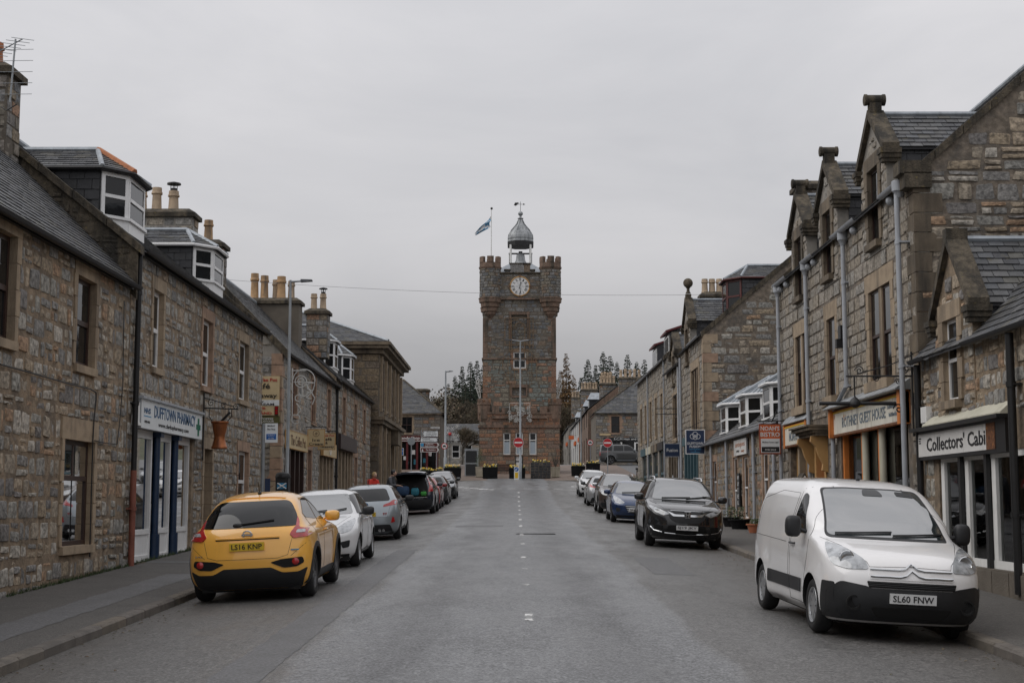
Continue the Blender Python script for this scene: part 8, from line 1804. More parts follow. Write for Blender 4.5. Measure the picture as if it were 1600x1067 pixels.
# people by the open estate
def person(name, label, x, y, rz, jacket, hairm, hat=None, lean=0.0, hold=None, h=1.66):
 zb = g(y) + .12; o = thing(name, label, 'person', (x, y, zb), rz)
 s = h / 1.75
 J = {'pel': (0, 0, .95), 'sp': (.02 + lean * .3, 0, 1.15), 'ch': (.03 + lean * .7, 0, 1.34), 'nk': (.04 + lean, 0, 1.50), 'hd': (.07 + lean * 1.15, 0, 1.58), 'ht': (.08 + lean * 1.25, 0, 1.72),
   'sl': (.02 + lean * .9, .19, 1.42), 'el': (.08 + lean, .25, 1.16), 'wl': (.32 + lean, .12, 1.14), 'sr': (.02 + lean * .9, -.19, 1.42), 'er': (.08 + lean, -.25, 1.16), 'wr': (.32 + lean, -.10, 1.16),
   'hl': (0, .10, .9), 'kl': (.03, .11, .5), 'al': (0, .11, .08), 'tl': (.16, .12, .03), 'hr': (0, -.10, .9), 'kr': (.02, -.11, .5), 'ar': (-.03, -.11, .08), 'tr': (.13, -.12, .03)}
 E = [('pel', 'sp'), ('sp', 'ch'), ('ch', 'nk'), ('nk', 'hd'), ('hd', 'ht'), ('ch', 'sl'), ('sl', 'el'), ('el', 'wl'), ('ch', 'sr'), ('sr', 'er'), ('er', 'wr'), ('pel', 'hl'), ('hl', 'kl'), ('kl', 'al'), ('al', 'tl'), ('pel', 'hr'), ('hr', 'kr'), ('kr', 'ar'), ('ar', 'tr')]
 Rr = {'pel': .16, 'sp': .165, 'ch': .18, 'nk': .06, 'hd': .085, 'ht': .075, 'sl': .09, 'el': .065, 'wl': .04, 'sr': .09, 'er': .065, 'wr': .04, 'hl': .11, 'kl': .075, 'al': .05, 'tl': .045, 'hr': .11, 'kr': .075, 'ar': .05, 'tr': .045}
 ks = list(J); me = bpy.data.meshes.new('body'); me.from_pydata([tuple(q * s for q in J[k]) for k in ks], [(ks.index(a), ks.index(b)) for a, b in E], [])
 t = bpy.data.objects.new('tmp', me); md = t.modifiers.new('s', 'SKIN'); sv = me.skin_vertices[0].data
 for i, k in enumerate(ks): sv[i].radius = (Rr[k] * s, Rr[k] * s * (.8 if k in ('ch', 'sp', 'pel') else 1)); sv[i].use_root = k == 'pel'
 t.modifiers.new('d', 'SUBSURF').levels = 2; m2 = convert(t)
 m2.materials.clear()
 for q in ('skin', jacket, 'trousers'): m2.materials.append(MATS[q])
 for p in m2.polygons:
  c = p.center / s; p.use_smooth = True; arm = abs(c.y) > .1 or c.x > .25 + lean
  p.material_index = 2 if c.z < .82 else (0 if c.z > 1.50 or (c.x > .29 + lean and c.z < 1.3) else 1)
 link('body', m2, o)
 hx, hz = (.08 + lean * 1.2) * s, 1.66 * s
 b = MB().ball((hx - .02, 0, hz + .025), 1, 14, sc=(.115 * s, .105 * s, .125 * s)); b.v = [p for p in b.v]; b.build('hat' if hat else 'hair', hat or hairm, o, smooth=True)
 fce = MB().ball((hx + .035, 0, hz - .01), 1, 12, sc=(.085 * s, .078 * s, .11 * s)); fce.ball((hx + .12, 0, hz - .02), 1, 8, sc=(.02, .015, .025)); fce.build('face', 'skin', o, smooth=True)
 for sd in (-1, 1): MB().ball((hx + .105 * s, sd * .03, hz + .01), .011, 6).build('eye', 'ink_black', o); MB().ball((hx + .02, sd * .085 * s, hz - .01), 1, 8, sc=(.02, .012, .03)).build('ear', 'skin', o)
 MB().tube([(hx + .108 * s, -.025, hz - .065), (hx + .114 * s, 0, hz - .068), (hx + .108 * s, .025, hz - .065)], .006, 5).build('mouth', 'oxblood', o)
 # hands with five fingers each
 for sd, wk in ((1, 'wl'), (-1, 'wr')):
  p = Vector(J[wk]) * s; hb = MB().ball(p + Vector((.05, 0, 0)), 1, 10, sc=(.05, .035, .02))
  for k in range(4): hb.tube([p + Vector((.08, sd * (.028 - k * .018), 0)), p + Vector((.115 + .01 * (k in (1, 2)), sd * (.028 - k * .018), -.01)), p + Vector((.135, sd * (.026 - k * .017), -.035))], [.009, .008, .007], 6)
  hb.tube([p + Vector((.04, -sd * .03, .0)), p + Vector((.075, -sd * .055, .01)), p + Vector((.1, -sd * .05, .005))], [.01, .009, .007], 6); hb.build('hand', 'skin', o, smooth=True)
 col = MB().lathe([(.1 * s, 0), (.095 * s, .07 * s), (.075 * s, .08 * s)], ((.04 + lean) * s, 0, 1.46 * s), 14); col.build('collar', jacket, o, smooth=True)
 return o
pw = person('person', 'person in a bright red jacket looking down at something white', X_at(583, 57), 57.0, R(-50), 'jacket_red', 'hair', lean=.06)
hx = wthing('white_bundle', 'white cloth bundle held by the person in red', 'bundle', (X_at(584, 57) + .24, 56.7, 2.55)); MB().ball((X_at(583, 57) + .25, 56.72, g(57) + .12 + 1.14), 1, 12, sc=(.11, .11, .1)).build('cloth', 'cloth_white', hx, smooth=True)
person('person', 'person in a dark grey jacket and black cap behind the open tailgate', X_at(606, 58.2), 58.2, R(-12), 'jacket_grey', 'ink_black', hat='ink_black', lean=.16, h=1.75)
# overhead cable across the street
pts = [ony(342, 434, 58), ony(480, 441, 62), ony(620, 445, 70)] ; a_, b_ = Vector((-9.75, 58.6, 11.0)), Vector((9.6, 61.9, 11.9))
def sag(a, b, s, n=30): return [a.lerp(b, i / n) - Vector((0, 0, s * 4 * (i / n) * (1 - i / n))) for i in range(n + 1)]
tag(MB().tube(sag(Vector((-12.2, 58, 11.15)), Vector((8.6, 61.0, 10.95)), .25), .007, 5).build('overhead_cable', 'cable_pale'), 'thin overhead cable strung across the street in front of the tower', 'cable')
# ---- square and island
iz = lambda y: g(y) + .13
def flowers(parent, x0, x1, y, z, n, seed, tall=.22):
 rg = random.Random(seed); lf = MB(); pt = MB()
 for k in range(n):
  x, yy = rg.uniform(x0, x1), y + rg.uniform(-.2, .2); h = rg.uniform(.08, tall)
  for q in range(3):
   a = rg.uniform(0, 6.28); lf.add([(x - .015, yy, z), (x + .015, yy, z), (x + .09 * math.cos(a), yy + .09 * math.sin(a), z + h * rg.uniform(.6, 1.1))], [(0, 1, 2)], 0, rg.random())
  if rg.random() < .6:
   c = Vector((x, yy, z + h)); r = rg.uniform(.03, .05); cr_ = rg.random()
   for q in range(5): a = q * 1.256; pt.add([c, c + Vector((r * math.cos(a), r * .6 * math.sin(a) - .02, r * math.sin(a))), c + Vector((r * math.cos(a + .9), r * .6 * math.sin(a + .9) - .02, r * math.sin(a + .9)))], [(0, 1, 2)], 0, cr_)
 lf.build('foliage', 'leaf', parent); pt.build('blossom', 'petal_yellow', parent)
def planter(name, label, p0, p1, y, h, m='planter_black', fl=50, seed=1, d=.55, taper=.04, rim=True, tall=.25):
 x0, x1 = X_at(p0, y), X_at(p1, y); z = iz(y) if y < 127 and x1 > -10.5 and x0 < 9.2 else g(y); o = wthing(name, label, 'planter', ((x0 + x1) / 2, y, z)); t = taper
 MB().hexa([(x0 + t, y - d / 2 + t, z), (x1 - t, y - d / 2 + t, z), (x1 - t, y + d / 2 - t, z), (x0 + t, y + d / 2 - t, z), (x0, y - d / 2, z + h), (x1, y - d / 2, z + h), (x1, y + d / 2, z + h), (x0, y + d / 2, z + h)]).build('box', m, o)
 if rim: b = MB(); [b.tube([(x0, y - d / 2, z + h * q), (x1, y - d / 2, z + h * q)], .025, 6) for q in (.97, .1)]; b.build('band', m, o)
 MB().box(x0 + .04, x1 - .04, y - d / 2 + .04, y + d / 2 - .04, z + h - .06, z + h + .012).build('soil', 'soil', o)
 if fl: flowers(o, x0 + .08, x1 - .08, y, z + h, fl, seed, tall)
 return o, (x0 + x1) / 2, z
planter('flower_planter', 'black planter of yellow flowers left of the tower lamp post', 754, 778, 101.5, .78, seed=1)
planter('flower_planter', 'black planter of yellow flowers behind the keep left bollard', 795, 821, 101.2, .75, seed=2)
planter('flower_planter', 'long black planter of yellow flowers by the black car', 656, 693, 99.5, .62, seed=3, fl=90)
planter('flower_planter', 'tall black planter of yellow flowers left of the telephone box', 694, 721, 101.5, .75, seed=4, fl=90)
planter('flower_planter', 'low black planter of pale flowers right of the tower', 892, 914, 105.5, .72, seed=5, fl=60)
planter('flower_planter', 'tall black planter right of the tower below the round no-vehicles sign', 915, 937, 104.5, .95, seed=6, fl=50)
# stone drum planter
o, cx, z = planter('stone_planter', 'round dark stone block planter in front of the tower', 829, 860, 102.0, 1.1, 'mortar_dark', fl=40, seed=7, d=1.2, taper=.0, rim=False); x0, x1 = X_at(829, 102.0), X_at(860, 102.0)
f = Fr((x0, 101.4, 0), (1, 0, 0), (0, -1, 0)); rubble(f, o, 0, x1 - x0, z, z + 1.1, [], 'slate_cheek', 40, hs=(.16, .2), ws=(.2, .34), gap=.02, squared=True, seed=3, name='block')
# cream tubs with shrubs
def shrub(parent, x, y, z, w, h, m, seed, n=500, name='shrub'):
 rg = random.Random(seed); b = MB()
 for k in range(n):
  a = rg.uniform(0, 6.28); t = rg.random() ** .6; zz = rg.random(); r = w * t * (1 - .55 * zz) * (.75 + .25 * math.sin(a * 3 + zz * 5)); c = Vector((x + r * math.cos(a), y + r * math.sin(a), z + h * zz)); l = rg.uniform(.03, .07); d = Vector((rg.uniform(-1, 1), rg.uniform(-1, 1), rg.uniform(-.4, 1))).normalized(); e = d.orthogonal().normalized() * l * .4
  b.add([c, c + d * l * .5 + e, c + d * l, c + d * l * .5 - e], [(0, 1, 2, 3)], 0, rg.random())
 b.build('foliage', m, parent); MB().tube([(x, y, z - .1), (x, y, z + h * .6)], .025, 6).build('stem', 'bark', parent)
o, cx, z = planter('shrub_tub', 'cream tub with a leafy shrub beside the telephone box', 743, 757, 103.5, .75, 'planter_cream', fl=0, d=.65, taper=.06); shrub(o, cx, 103.5, z + .72, .55, 1.35, 'leaf', 3, 600)
o, cx, z = planter('shrub_tub', 'cream tub with dark bare twigs at the right corner of the tower', 860, 875, 103.5, .75, 'planter_cream', fl=0, d=.65, taper=.06); b = MB(); rg = random.Random(8)
for k in range(26): a = rg.uniform(0, 6.28); l = rg.uniform(.5, 1.5); b.tube([(cx, 103.5, z + .7), (cx + .2 * math.cos(a), 103.5 + .2 * math.sin(a), z + .7 + l * .6), (cx + .4 * math.cos(a), 103.5 + .4 * math.sin(a), z + .7 + l)], [.014, .01, .005], 4)
b.build('twigs', 'bark', o)
# bench between planters
bx, by = X_at(789, 103.2), 103.2; o = wthing('bench', 'dark wooden bench between the planters before the tower', 'bench', (bx, by, iz(by))); z = iz(by)
for k in range(4): MB().box(bx - .8, bx + .8, by - .25 + k * .12, by - .15 + k * .12, z + .43, z + .46).build('seat_slat', 'brown_wood', o)
for k in range(4): MB().box(bx - .8, bx + .8, by + .26, by + .29, z + .52 + k * .11, z + .61 + k * .11).build('back_slat', 'brown_wood', o)
for sx in (-.72, .72): MB().box(bx + sx - .03, bx + sx + .03, by - .25, by - .19, z, z + .65).build('leg', 'brown_wood', o); MB().box(bx + sx - .03, bx + sx + .03, by + .2, by + .26, z, z + .95).build('leg', 'brown_wood', o); MB().box(bx + sx - .035, bx + sx + .035, by - .26, by + .26, z + .65, z + .69).build('arm_rest', 'brown_wood', o)
# tower lamp with no-entry sign
lx, ly = X_at(813, 100.4), 100.4; lo = lamp_post('twin_street_lamp', 'tall grey twin-armed street lamp standing before the clock tower', lx, ly, iz(ly), Z_at(532, ly), [(-1.15, 0, .1), (1.15, 0, .1)], r=.095)
def disc_sign(name, label, x, y, z, r, post=None, kind='noentry', ring='sign_red', face='ink_white'):
 o = wthing(name, label, 'road sign', (x, y, z)); MB().lathe([(r, 0), (r, -.012)], (x, y, z), 28, axis='y').build('disc', 'galv' if kind == 'back' else ring, o)
 if kind == 'noentry': MB().lathe([(r * 1.0, 0), (r * 1.0, -.003), (r * .95, -.003)], (x, y - .012, z), 28, axis='y', caps=False).build('rim', 'ink_white', o); MB().box(x - r * .76, x + r * .76, y - .02, y - .013, z - r * .16, z + r * .16).build('bar', 'ink_white', o)
 if kind == 'ring':
  MB().lathe([(r * .78, 0), (r * .78, -.004)], (x, y - .013, z), 28, axis='y').build('face', face, o); b = MB(); b.box(x - r * .5, x + r * .5, y - .022, y - .018, z - r * .22, z + r * .08); b.box(x - r * .3, x + r * .3, y - .022, y - .018, z + r * .08, z + r * .28); [b.lathe([(r * .13, 0), (r * .13, -.004)], (x + q * r * .3, y - .018, z - r * .22), 10, axis='y') for q in (-1, 1)]; b.build('car_symbol', 'ink_black', o)
 if post: MB().tube([(x, y + .05, post), (x, y + .05, z + r * .7)], .035, 8).build('post', 'galv', o, smooth=True)
 return o
disc_sign('no_entry_sign', 'round red no entry sign on the tower lamp post', X_at(810, 100.2), 100.2, Z_at(692, 100.2), .36)
disc_sign('no_entry_sign', 'round red no entry sign on its own post right of the tower', X_at(949, 103), 103, Z_at(692.5, 103), .33, iz(103) - .1)
disc_sign('vehicle_sign', 'round red-ringed vehicle sign on a post right of the tower', X_at(922, 112), 112, Z_at(692, 112), .24, g(112), 'ring')
disc_sign('vehicle_sign', 'round red-ringed vehicle sign on the left square lamp post', X_at(694.5, 103), 103.0, Z_at(697.5, 103), .23, None, 'ring')
# keep-left bollard
bx, by = X_at(807, 99.6), 99.6; o = wthing('keep_left_bollard', 'low yellow and white bollard with blue arrow at the island kerb', 'bollard', (bx, by, iz(by))); z = iz(by)
MB().box(bx - .17, bx + .17, by - .08, by + .08, z, z + .9).build('shell', 'sign_white', o); f = Fr((bx, by - .08, 0), (1, 0, 0), (0, -1, 0)); f.box(MB(), -.11, .11, z + .12, z + .52, 0, .01).build('yellow_panel', 'sign_yellow', o)
MB().lathe([(.15, 0), (.15, -.01)], (bx, by - .085, z + .74), 20, axis='y').build('arrow_disc', 'sign_blue', o); b = MB(); b.prism([f.P(-.09, z + .66, .02), f.P(.02, z + .66, .02), f.P(-.01, z + .70, .02), f.P(.08, z + .80, .02), f.P(.05, z + .83, .02), f.P(-.04, z + .73, .02), f.P(-.08, z + .77, .02)], (0, -.006, 0)); b.build('arrow', 'ink_white', o)
# telephone box
bx, by = X_at(737, 105.5), 105.5; z = iz(by); o = wthing('telephone_box', 'grey glazed telephone box left of the clock tower', 'telephone box', (bx, by, z)); zt = Z_at(702, by); w = .45
for sx in (-1, 1):
 for sy in (-1, 1): MB().box(bx + sx * w - .04, bx + sx * w + .04, by + sy * w - .04, by + sy * w + .04, z, zt - .15).build('corner_post', 'galv', o)
MB().box(bx - w - .06, bx + w + .06, by - w - .06, by + w + .06, zt - .15, zt).build('roof', 'galv', o)
for k in range(2): MB().box(bx - w + .04, bx + w - .04, by - w - .02, by - w + .02, z + .05 + k * (zt - z) * .47, z + (zt - z) * (.44 + k * .47)).build('pane', 'pane_dark', o)
MB().box(bx - w, bx + w, by - w - .03, by - w + .03, z + (zt - z) * .44, z + (zt - z) * .48).build('rail', 'galv', o); MB().box(bx - w, bx + w, by + w - .03, by + w, z, zt - .15).build('back_panel', 'galv', o)
# direction signs on the left
def flat_sign(name, label, p0, p1, q0, q1, y, face, lines, posts=(), point=None, border='ink_white', cat='road sign'):
 x0, x1, z0, z1 = X_at(p0, y), X_at(p1, y), Z_at(q1, y), Z_at(q0, y); o = wthing(name, label, cat, ((x0 + x1) / 2, y, z0)); h = z1 - z0; zm = (z0 + z1) / 2
 def outl(e, yy):
  P = [(x0 + e, z0 + e), (x1 - e, z0 + e), (x1 - e, z1 - e), (x0 + e, z1 - e)]
  if point == 'R': P = [(x0 + e, z0 + e), (x1 - h * .35, z0 + e), (x1 - e * 1.3, zm), (x1 - h * .35, z1 - e), (x0 + e, z1 - e)]
  if point == 'L': P = [(x0 + h * .35, z0 + e), (x1 - e, z0 + e), (x1 - e, z1 - e), (x0 + h * .35, z1 - e), (x0 + e * 1.3, zm)]
  return [(a, yy, b) for a, b in P]
 MB().prism(outl(0, y), (0, .03, 0)).build('panel', border, o); MB().prism(outl(.035, y - .004), (0, .003, 0)).build('sign_face', face, o)
 f = Fr((x0, y - .004, 0), (1, 0, 0), (0, -1, 0)); W_ = x1 - x0
 for (s, u, v, tw_, th, m) in lines: text(s, f, u * W_, z0 + v * h, .001, tw_ * W_, th * h, m, o, .01)
 if point:
  c0 = x1 - h * .42 if point == 'R' else x0 + h * .42; sd = 1 if point == 'R' else -1; b = MB()
  for sz in (-1, 1): b.tube([(c0 - sd * .02, y - .006, zm + sz * h * .34), (c0 + sd * h * .22, y - .006, zm)], .025, 4)
  b.build('chevron', 'ink_black' if face == 'sign_white' else 'ink_white', o)
 for px in posts: MB().tube([(X_at(px, y), y + .06, g(y)), (X_at(px, y), y + .06, z1 + .05)], .04, 8).build('post', 'galv', o, smooth=True)
 return o
Y_ = 107.0
flat_sign('direction_sign', 'white direction sign pointing left, topmost of the stack of four', 658, 685, 673.5, 683.5, Y_, 'sign_white', [('Rhynie A 941', .58, .8, .5, .2, 'ink_black'), ('Huntly (A920)', .6, .5, .6, .2, 'ink_black'), ('Keith (B9014)', .58, .2, .6, .2, 'ink_black')], (658.5, 682.5), 'L', 'ink_black')
flat_sign('direction_sign', 'white direction sign pointing right below the left pointing one', 657, 686, 684, 691.5, Y_ - .02, 'sign_white', [('Tomintoul', .3, .72, .4, .28, 'ink_black'), ('ELGIN (A941)', .42, .3, .6, .26, 'ink_black')], (), 'R', 'ink_black')
o = flat_sign('direction_sign', 'upper brown tourist sign for the golf course pointing right', 657, 686.5, 692, 699, Y_ - .02, 'sign_brown', [('Dufftown', .48, .7, .4, .3, 'ink_white'), ('Golf Course', .5, .3, .5, .3, 'ink_white')], (), 'R'); MB().lathe([(.13, 0), (.13, -.006)], (X_at(660, Y_), Y_ - .03, Z_at(695.5, Y_)), 14, axis='y').build('golf_symbol', 'ink_lightblue', o)
o = flat_sign('direction_sign', 'lowest brown tourist sign with still symbol pointing right', 657, 686.5, 699.6, 707, Y_ - .02, 'sign_brown', [('The Glenfiddich', .55, .5, .52, .36, 'ink_white')], (), 'R'); MB().prism([(X_at(659, Y_), Y_ - .03, Z_at(705.5, Y_)), (X_at(662, Y_), Y_ - .03, Z_at(705.5, Y_)), (X_at(660.5, Y_), Y_ - .03, Z_at(701, Y_))], (0, .004, 0)).build('still_symbol', 'ink_white', o)
o = flat_sign('ahead_sign', 'small blue one way arrow sign beside the dark bank building', 623, 631, 700.5, 712, 104, 'sign_blue', [], (627,)); f = Fr((X_at(627, 104), 103.99, 0), (1, 0, 0), (0, -1, 0)); zz = Z_at(706, 104); MB().prism([f.P(-.05, zz - .2), f.P(.05, zz - .2), f.P(.05, zz + .02), f.P(.13, zz + .02), f.P(0, zz + .2), f.P(-.13, zz + .02), f.P(-.05, zz + .02)], (0, -.006, 0)).build('arrow', 'ink_white', o)
disc_sign('sign_back', 'grey back of a round sign on a post before the candy shop', X_at(643, 104), 104, Z_at(690, 104), .28, g(104), 'back')
lamp_post('street_lamp', 'plain grey lamp column between the signs and the bare trees', X_at(696, 104), 104, iz(104), Z_at(580, 104), [(.5, .2, .03)], r=.11)
flat_sign('street_name_plate', 'white street name plate on the candy shop corner', 673, 687, 667.5, 670.5, 117.8, 'sign_white', [('BALVENIE STREET', .5, .5, .85, .5, 'ink_black')])
# shop facing down the street
def facing_house(name, label, p0, p1, y, depth, eave_py, roof, mort, stone, single, holes_px, extra=0, zg=None):
 x0, x1 = X_at(p0, y), X_at(p1, y); zb = g(y) - .3; ze = Z_at(eave_py, y); o = wthing(name, label, 'house', ((x0 + x1) / 2, y + depth / 2, g(y)))
 f = Fr((x0, y, 0), (1, 0, 0), (0, -1, 0)); H = [(X_at(a, y) - x0, X_at(b, y) - x0, Z_at(d, y), Z_at(c, y)) for a, b, c, d in holes_px]
 mb = MB(); front_sheet(mb, f, 0, x1 - x0, zb, ze, H, .2); mb.box(x0, x1, y + .3, y + depth, zb, ze - .02)
 for xx in (x0, x1): mb.add([(xx, y, zb), (xx, y + .3, zb), (xx, y + .3, ze), (xx, y, ze)], [(0, 1, 2, 3)])
 w = mb.build('wall', mort, o); rubble(f, w, 0, x1 - x0, zb + .2, ze - .02, [(a - .12, b + .12, c - .1, d + .25) for a, b, c, d in H], stone, single, hs=(.24, .36), ws=(.35, .8), gap=.02, squared=True, seed=int(y))
 return o, f, H, x0, x1, ze, zb
o, f, H, x0, x1, ze, zb = facing_house('candy_shop', 'two storey stone shop with dark red front facing down the street', 600, 688, 118, 9, 646.5, None, 'mortar_dark', 'rubble_brown', 200, [(627, 644, 652, 677), (600, 623.5, 652, 677), (621, 683, 690, 752)])
for h in H[:2]: window(o, f, *h, fm='brown_wood', kind='cross'); dressed(o, f, *h, m='sandstone', lint=.2, sill=.15)
sfm = MB(); a, b, c, d = H[2]
for u in np.linspace(a, b, 5): f.box(sfm, u - .09, u + .09, c, d, -.15, .05)
f.box(sfm, a, b, c, c + .5, -.15, .02); sfm.build('shopfront', 'oxblood', o); f.box(MB(), a, b, c, d, -.18, -.15).build('shop_window', 'pane_dark', o)
for (px, py, s_) in ((646, 707, .3), (672, 710, .25), (633, 716, .25), (637, 723, .2), (650, 722, .35), (664, 720, .3)): u, v = X_at(px, 118) - x0, Z_at(py, 118); f.box(MB(), u - s_ * .5, u + s_ * .5, v - s_ * .6, v + s_ * .6, -.14, -.13).build('window_poster', 'ink_white' if py < 719 else 'bag_teal', o)
sg = board('candy_sign', 'dark red fascia with bold white lettering on the facing shop', f, a - .1, b + .1, Z_at(691, 118), Z_at(681, 118), .05, .15, 'sign_brown', 'oxblood', None, .0)
text('Candy Shop Dufftown', f, (a + b) / 2 + .1, Z_at(685.5, 118), .155, 3.3, .3, 'ink_white', sg, .02, shear=.2); f.box(MB(), a - .1, b - 1.2, Z_at(690, 118), Z_at(689, 118), .155, .165).build('white_line', 'ink_white', sg)
# hipped roof
zr = Z_at(592, 121); E_ = [(x0 - .2, 117.8, ze), (x1 + .25, 117.8, ze), (x1 + .25, 127.2, ze), (x0 - .2, 127.2, ze), (X_at(629, 122), 122.4, zr), (x0 - .2, 122.4, zr)]
rf = MB().add(E_, [(0, 1, 4, 5), (1, 2, 4), (2, 3, 5, 4)]).build('roof', 'roof_felt', o); slates(rf, E_[0], E_[1], E_[4], E_[5], 'slate', 150, .3, .22, seed=3); slates(rf, E_[1], E_[2], E_[4], E_[4], 'slate', 0, .3, .22, seed=4); MB().tube([E_[1], E_[4]], .1, 6).build('hip_roll', 'moss_stone', rf); f.box(MB(), -.2, x1 - x0 + .2, ze - .12, ze, .0, .2).build('eave_board', 'sandstone_dark', o)
chimney(o, X_at(659.5, 122), 122, Z_at(645, 122), Z_at(613, 122), 1.15, .8, spots=(), m='rubble_brown', single=25, seed=2)
# extension at right with low roof
e_ = wthing('stone_cottage', 'grey stone cottage seen between the direction signs and the tower', 'house', (-6, 150, g(150))); xx0, xx1 = X_at(699, 150), X_at(750, 150); zz0, zz1 = g(150) - .3, Z_at(689, 150)
ff = Fr((xx0, 150, 0), (1, 0, 0), (0, -1, 0)); hs_ = [(.5, 1.3, Z_at(716, 150), Z_at(696, 150)), (1.9, 2.6, Z_at(716, 150), Z_at(696, 150))]; mb = MB(); front_sheet(mb, ff, 0, xx1 - xx0, zz0, zz1, hs_); mb.box(xx0, xx1, 150.3, 156, zz0, zz1 - .02); w = mb.build('wall', 'mortar_grey', e_); rubble(ff, w, 0, xx1 - xx0, zz0 + .2, zz1 - .05, hs_, 'rubble_grey', 40, hs=(.25, .4), ws=(.3, .7), seed=4)
for h in hs_: window(e_, ff, *h, fm='white_paint')
R_ = [(xx0 - .2, 149.8, zz1), (xx1 + .2, 149.8, zz1), (xx1 + .2, 153, zz1 + 1.9), (xx0 - .2, 153, zz1 + 1.9)]; rf = MB().prism(R_, (0, 0, -.05)).build('roof', 'roof_felt', e_); slates(rf, *R_, 'slate', 60, .3, .24, seed=9); MB().prism([(xx0, 150, zz1), (xx0, 156, zz1), (xx0, 153, zz1 + 1.9)], (xx1 - xx0, 0, 0)).build('gable_wall', 'mortar_grey', e_)
# star shaped lights beside the candy shop
rgx = random.Random(5); fl = []
for k in range(10): cx, cy = rgx.uniform(699, 716), rgx.uniform(663, 690); fl += [[tuple(ony(cx - 3.5 * math.cos(a), cy - 3.5 * math.sin(a), 106)), tuple(ony(cx + 3.5 * math.cos(a), cy + 3.5 * math.sin(a), 106))] for a in (0, 1.05, 2.1)]
wires('light_frame', 'white wire star lights hung beside the plain lamp column', fl, 'wire_light', .02); tag(MB().ball(tuple(ony(703, 678, 105.8)), .13, 10).build('red_bauble', 'ink_red', smooth=True), 'red ball light among the white star lights', 'light')
tag(MB().tube([tuple(ony(703, 678, 105.9)), tuple(ony(703, 740, 105.9))], .03, 6).build('bauble_post', 'black_metal'), 'thin black post carrying the red ball light', 'post')
# ---- far street on the right: facing hair shop and receding terrace
o, f, H, x0, x1, ze, zb = facing_house('hair_shop', 'stone hair salon with black fascia facing down the street on the right', 931, 1075, 140, 9, 646, None, 'mortar_dark', 'rubble_brown', 200, [(955, 968, 651, 677), (1010, 1023, 651, 677), (946, 1060, 690, 722)])
for h in H[:2]: window(o, f, *h, fm='brown_wood', curtain=None); dressed(o, f, *h, m='sandstone_pink', lint=.25, sill=.16, jw=.3)
a, b, c, d = H[2]; f.box(MB(), a, b, c, d, -.18, -.15).build('shop_window', 'pane_dark', o); sfm = MB()
for u in (a + .1, a + 1.1, a + 2.3, a + 3.3, b - .1): f.box(sfm, u - .08, u + .08, c, d, -.15, .05)
f.box(sfm, a, b, c, c + .5, -.15, .03); f.box(sfm, X_at(955, 140) - x0, X_at(969, 140) - x0, Z_at(693, 140), Z_at(691.5, 140), .05, .1); sfm.build('shopfront', 'shop_black', o)
x = MB(); [f.box(x, u0, u1, v0, v1, .055, .09) for u0, u1, v0, v1 in ((1.5, 1.62, c, d - .1), (2.45, 2.57, c, d - .1), (1.62, 2.45, d - .2, d - .1), (3.75, 3.9, c, d - .1), (3.9, 4.5, d - .2, d - .1))]; x.build('door_frame', 'white_paint', o)
sg = board('salon_sign', 'black fascia reading S.C.M Hair and Beauty in white letters', f, a - .2, b, Z_at(690, 140), Z_at(684, 140), .05, .12, 'shop_black', 'shop_black', None, .0); text('S.C.M Hair and Beauty', f, X_at(985, 140) - x0, Z_at(687, 140), .125, 3.3, .24, 'ink_white', sg, .012)
sg = board('wall_plate', 'small yellowish street plate on the corner of the hair salon', f, .35, 1.45, Z_at(681, 140), Z_at(678, 140), .03, .05, 'sign_cream', 'ochre_paint', None, .02)
zr = Z_at(588, 144.5); E_ = [(x0 - .2, 139.8, ze), (x1 + .2, 139.8, ze), (x1 + .2, 144.5, zr), (X_at(1005, 144.5), 144.5, zr), (x0 - .2, 149.2, ze)]; rf = MB().add(E_, [(0, 1, 2, 3), (0, 3, 4)]).build('roof', 'roof_felt', o)
slates(rf, E_[0], E_[1], E_[2], E_[3], 'slate', 150, .34, .25, seed=3); slates(rf, E_[4], E_[0], E_[3], E_[3], 'slate', 0, .34, .25, seed=5); MB().tube([E_[0], E_[3]], .1, 6).build('hip_roll', 'moss_stone', rf); f.box(MB(), -.2, x1 - x0, ze - .14, ze, .0, .2).build('eave_board', 'moss_stone', o)
def far_stack(parent, p0, p1, y, q0, q1, n, m='mortar_dark', pm='pot_buff', h=1.0): x0, x1 = X_at(p0, y), X_at(p1, y); return chimney(parent, (x0 + x1) / 2, y, Z_at(q1, y), Z_at(q0, y), x1 - x0, 1.0, m='rubble_brown', mortar=m, spots=[(-(x1 - x0) / 2 + (x1 - x0) * (k + .5) / n, 0, 1 + .1 * (k % 2), 1) for k in range(n)], ph=h * .8, pr=.15, potm=pm, seed=n, single=0)
far_stack(o, 967, 1003, 146, 594, 625, 5); far_stack(o, 937, 962, 152, 603, 640, 5)
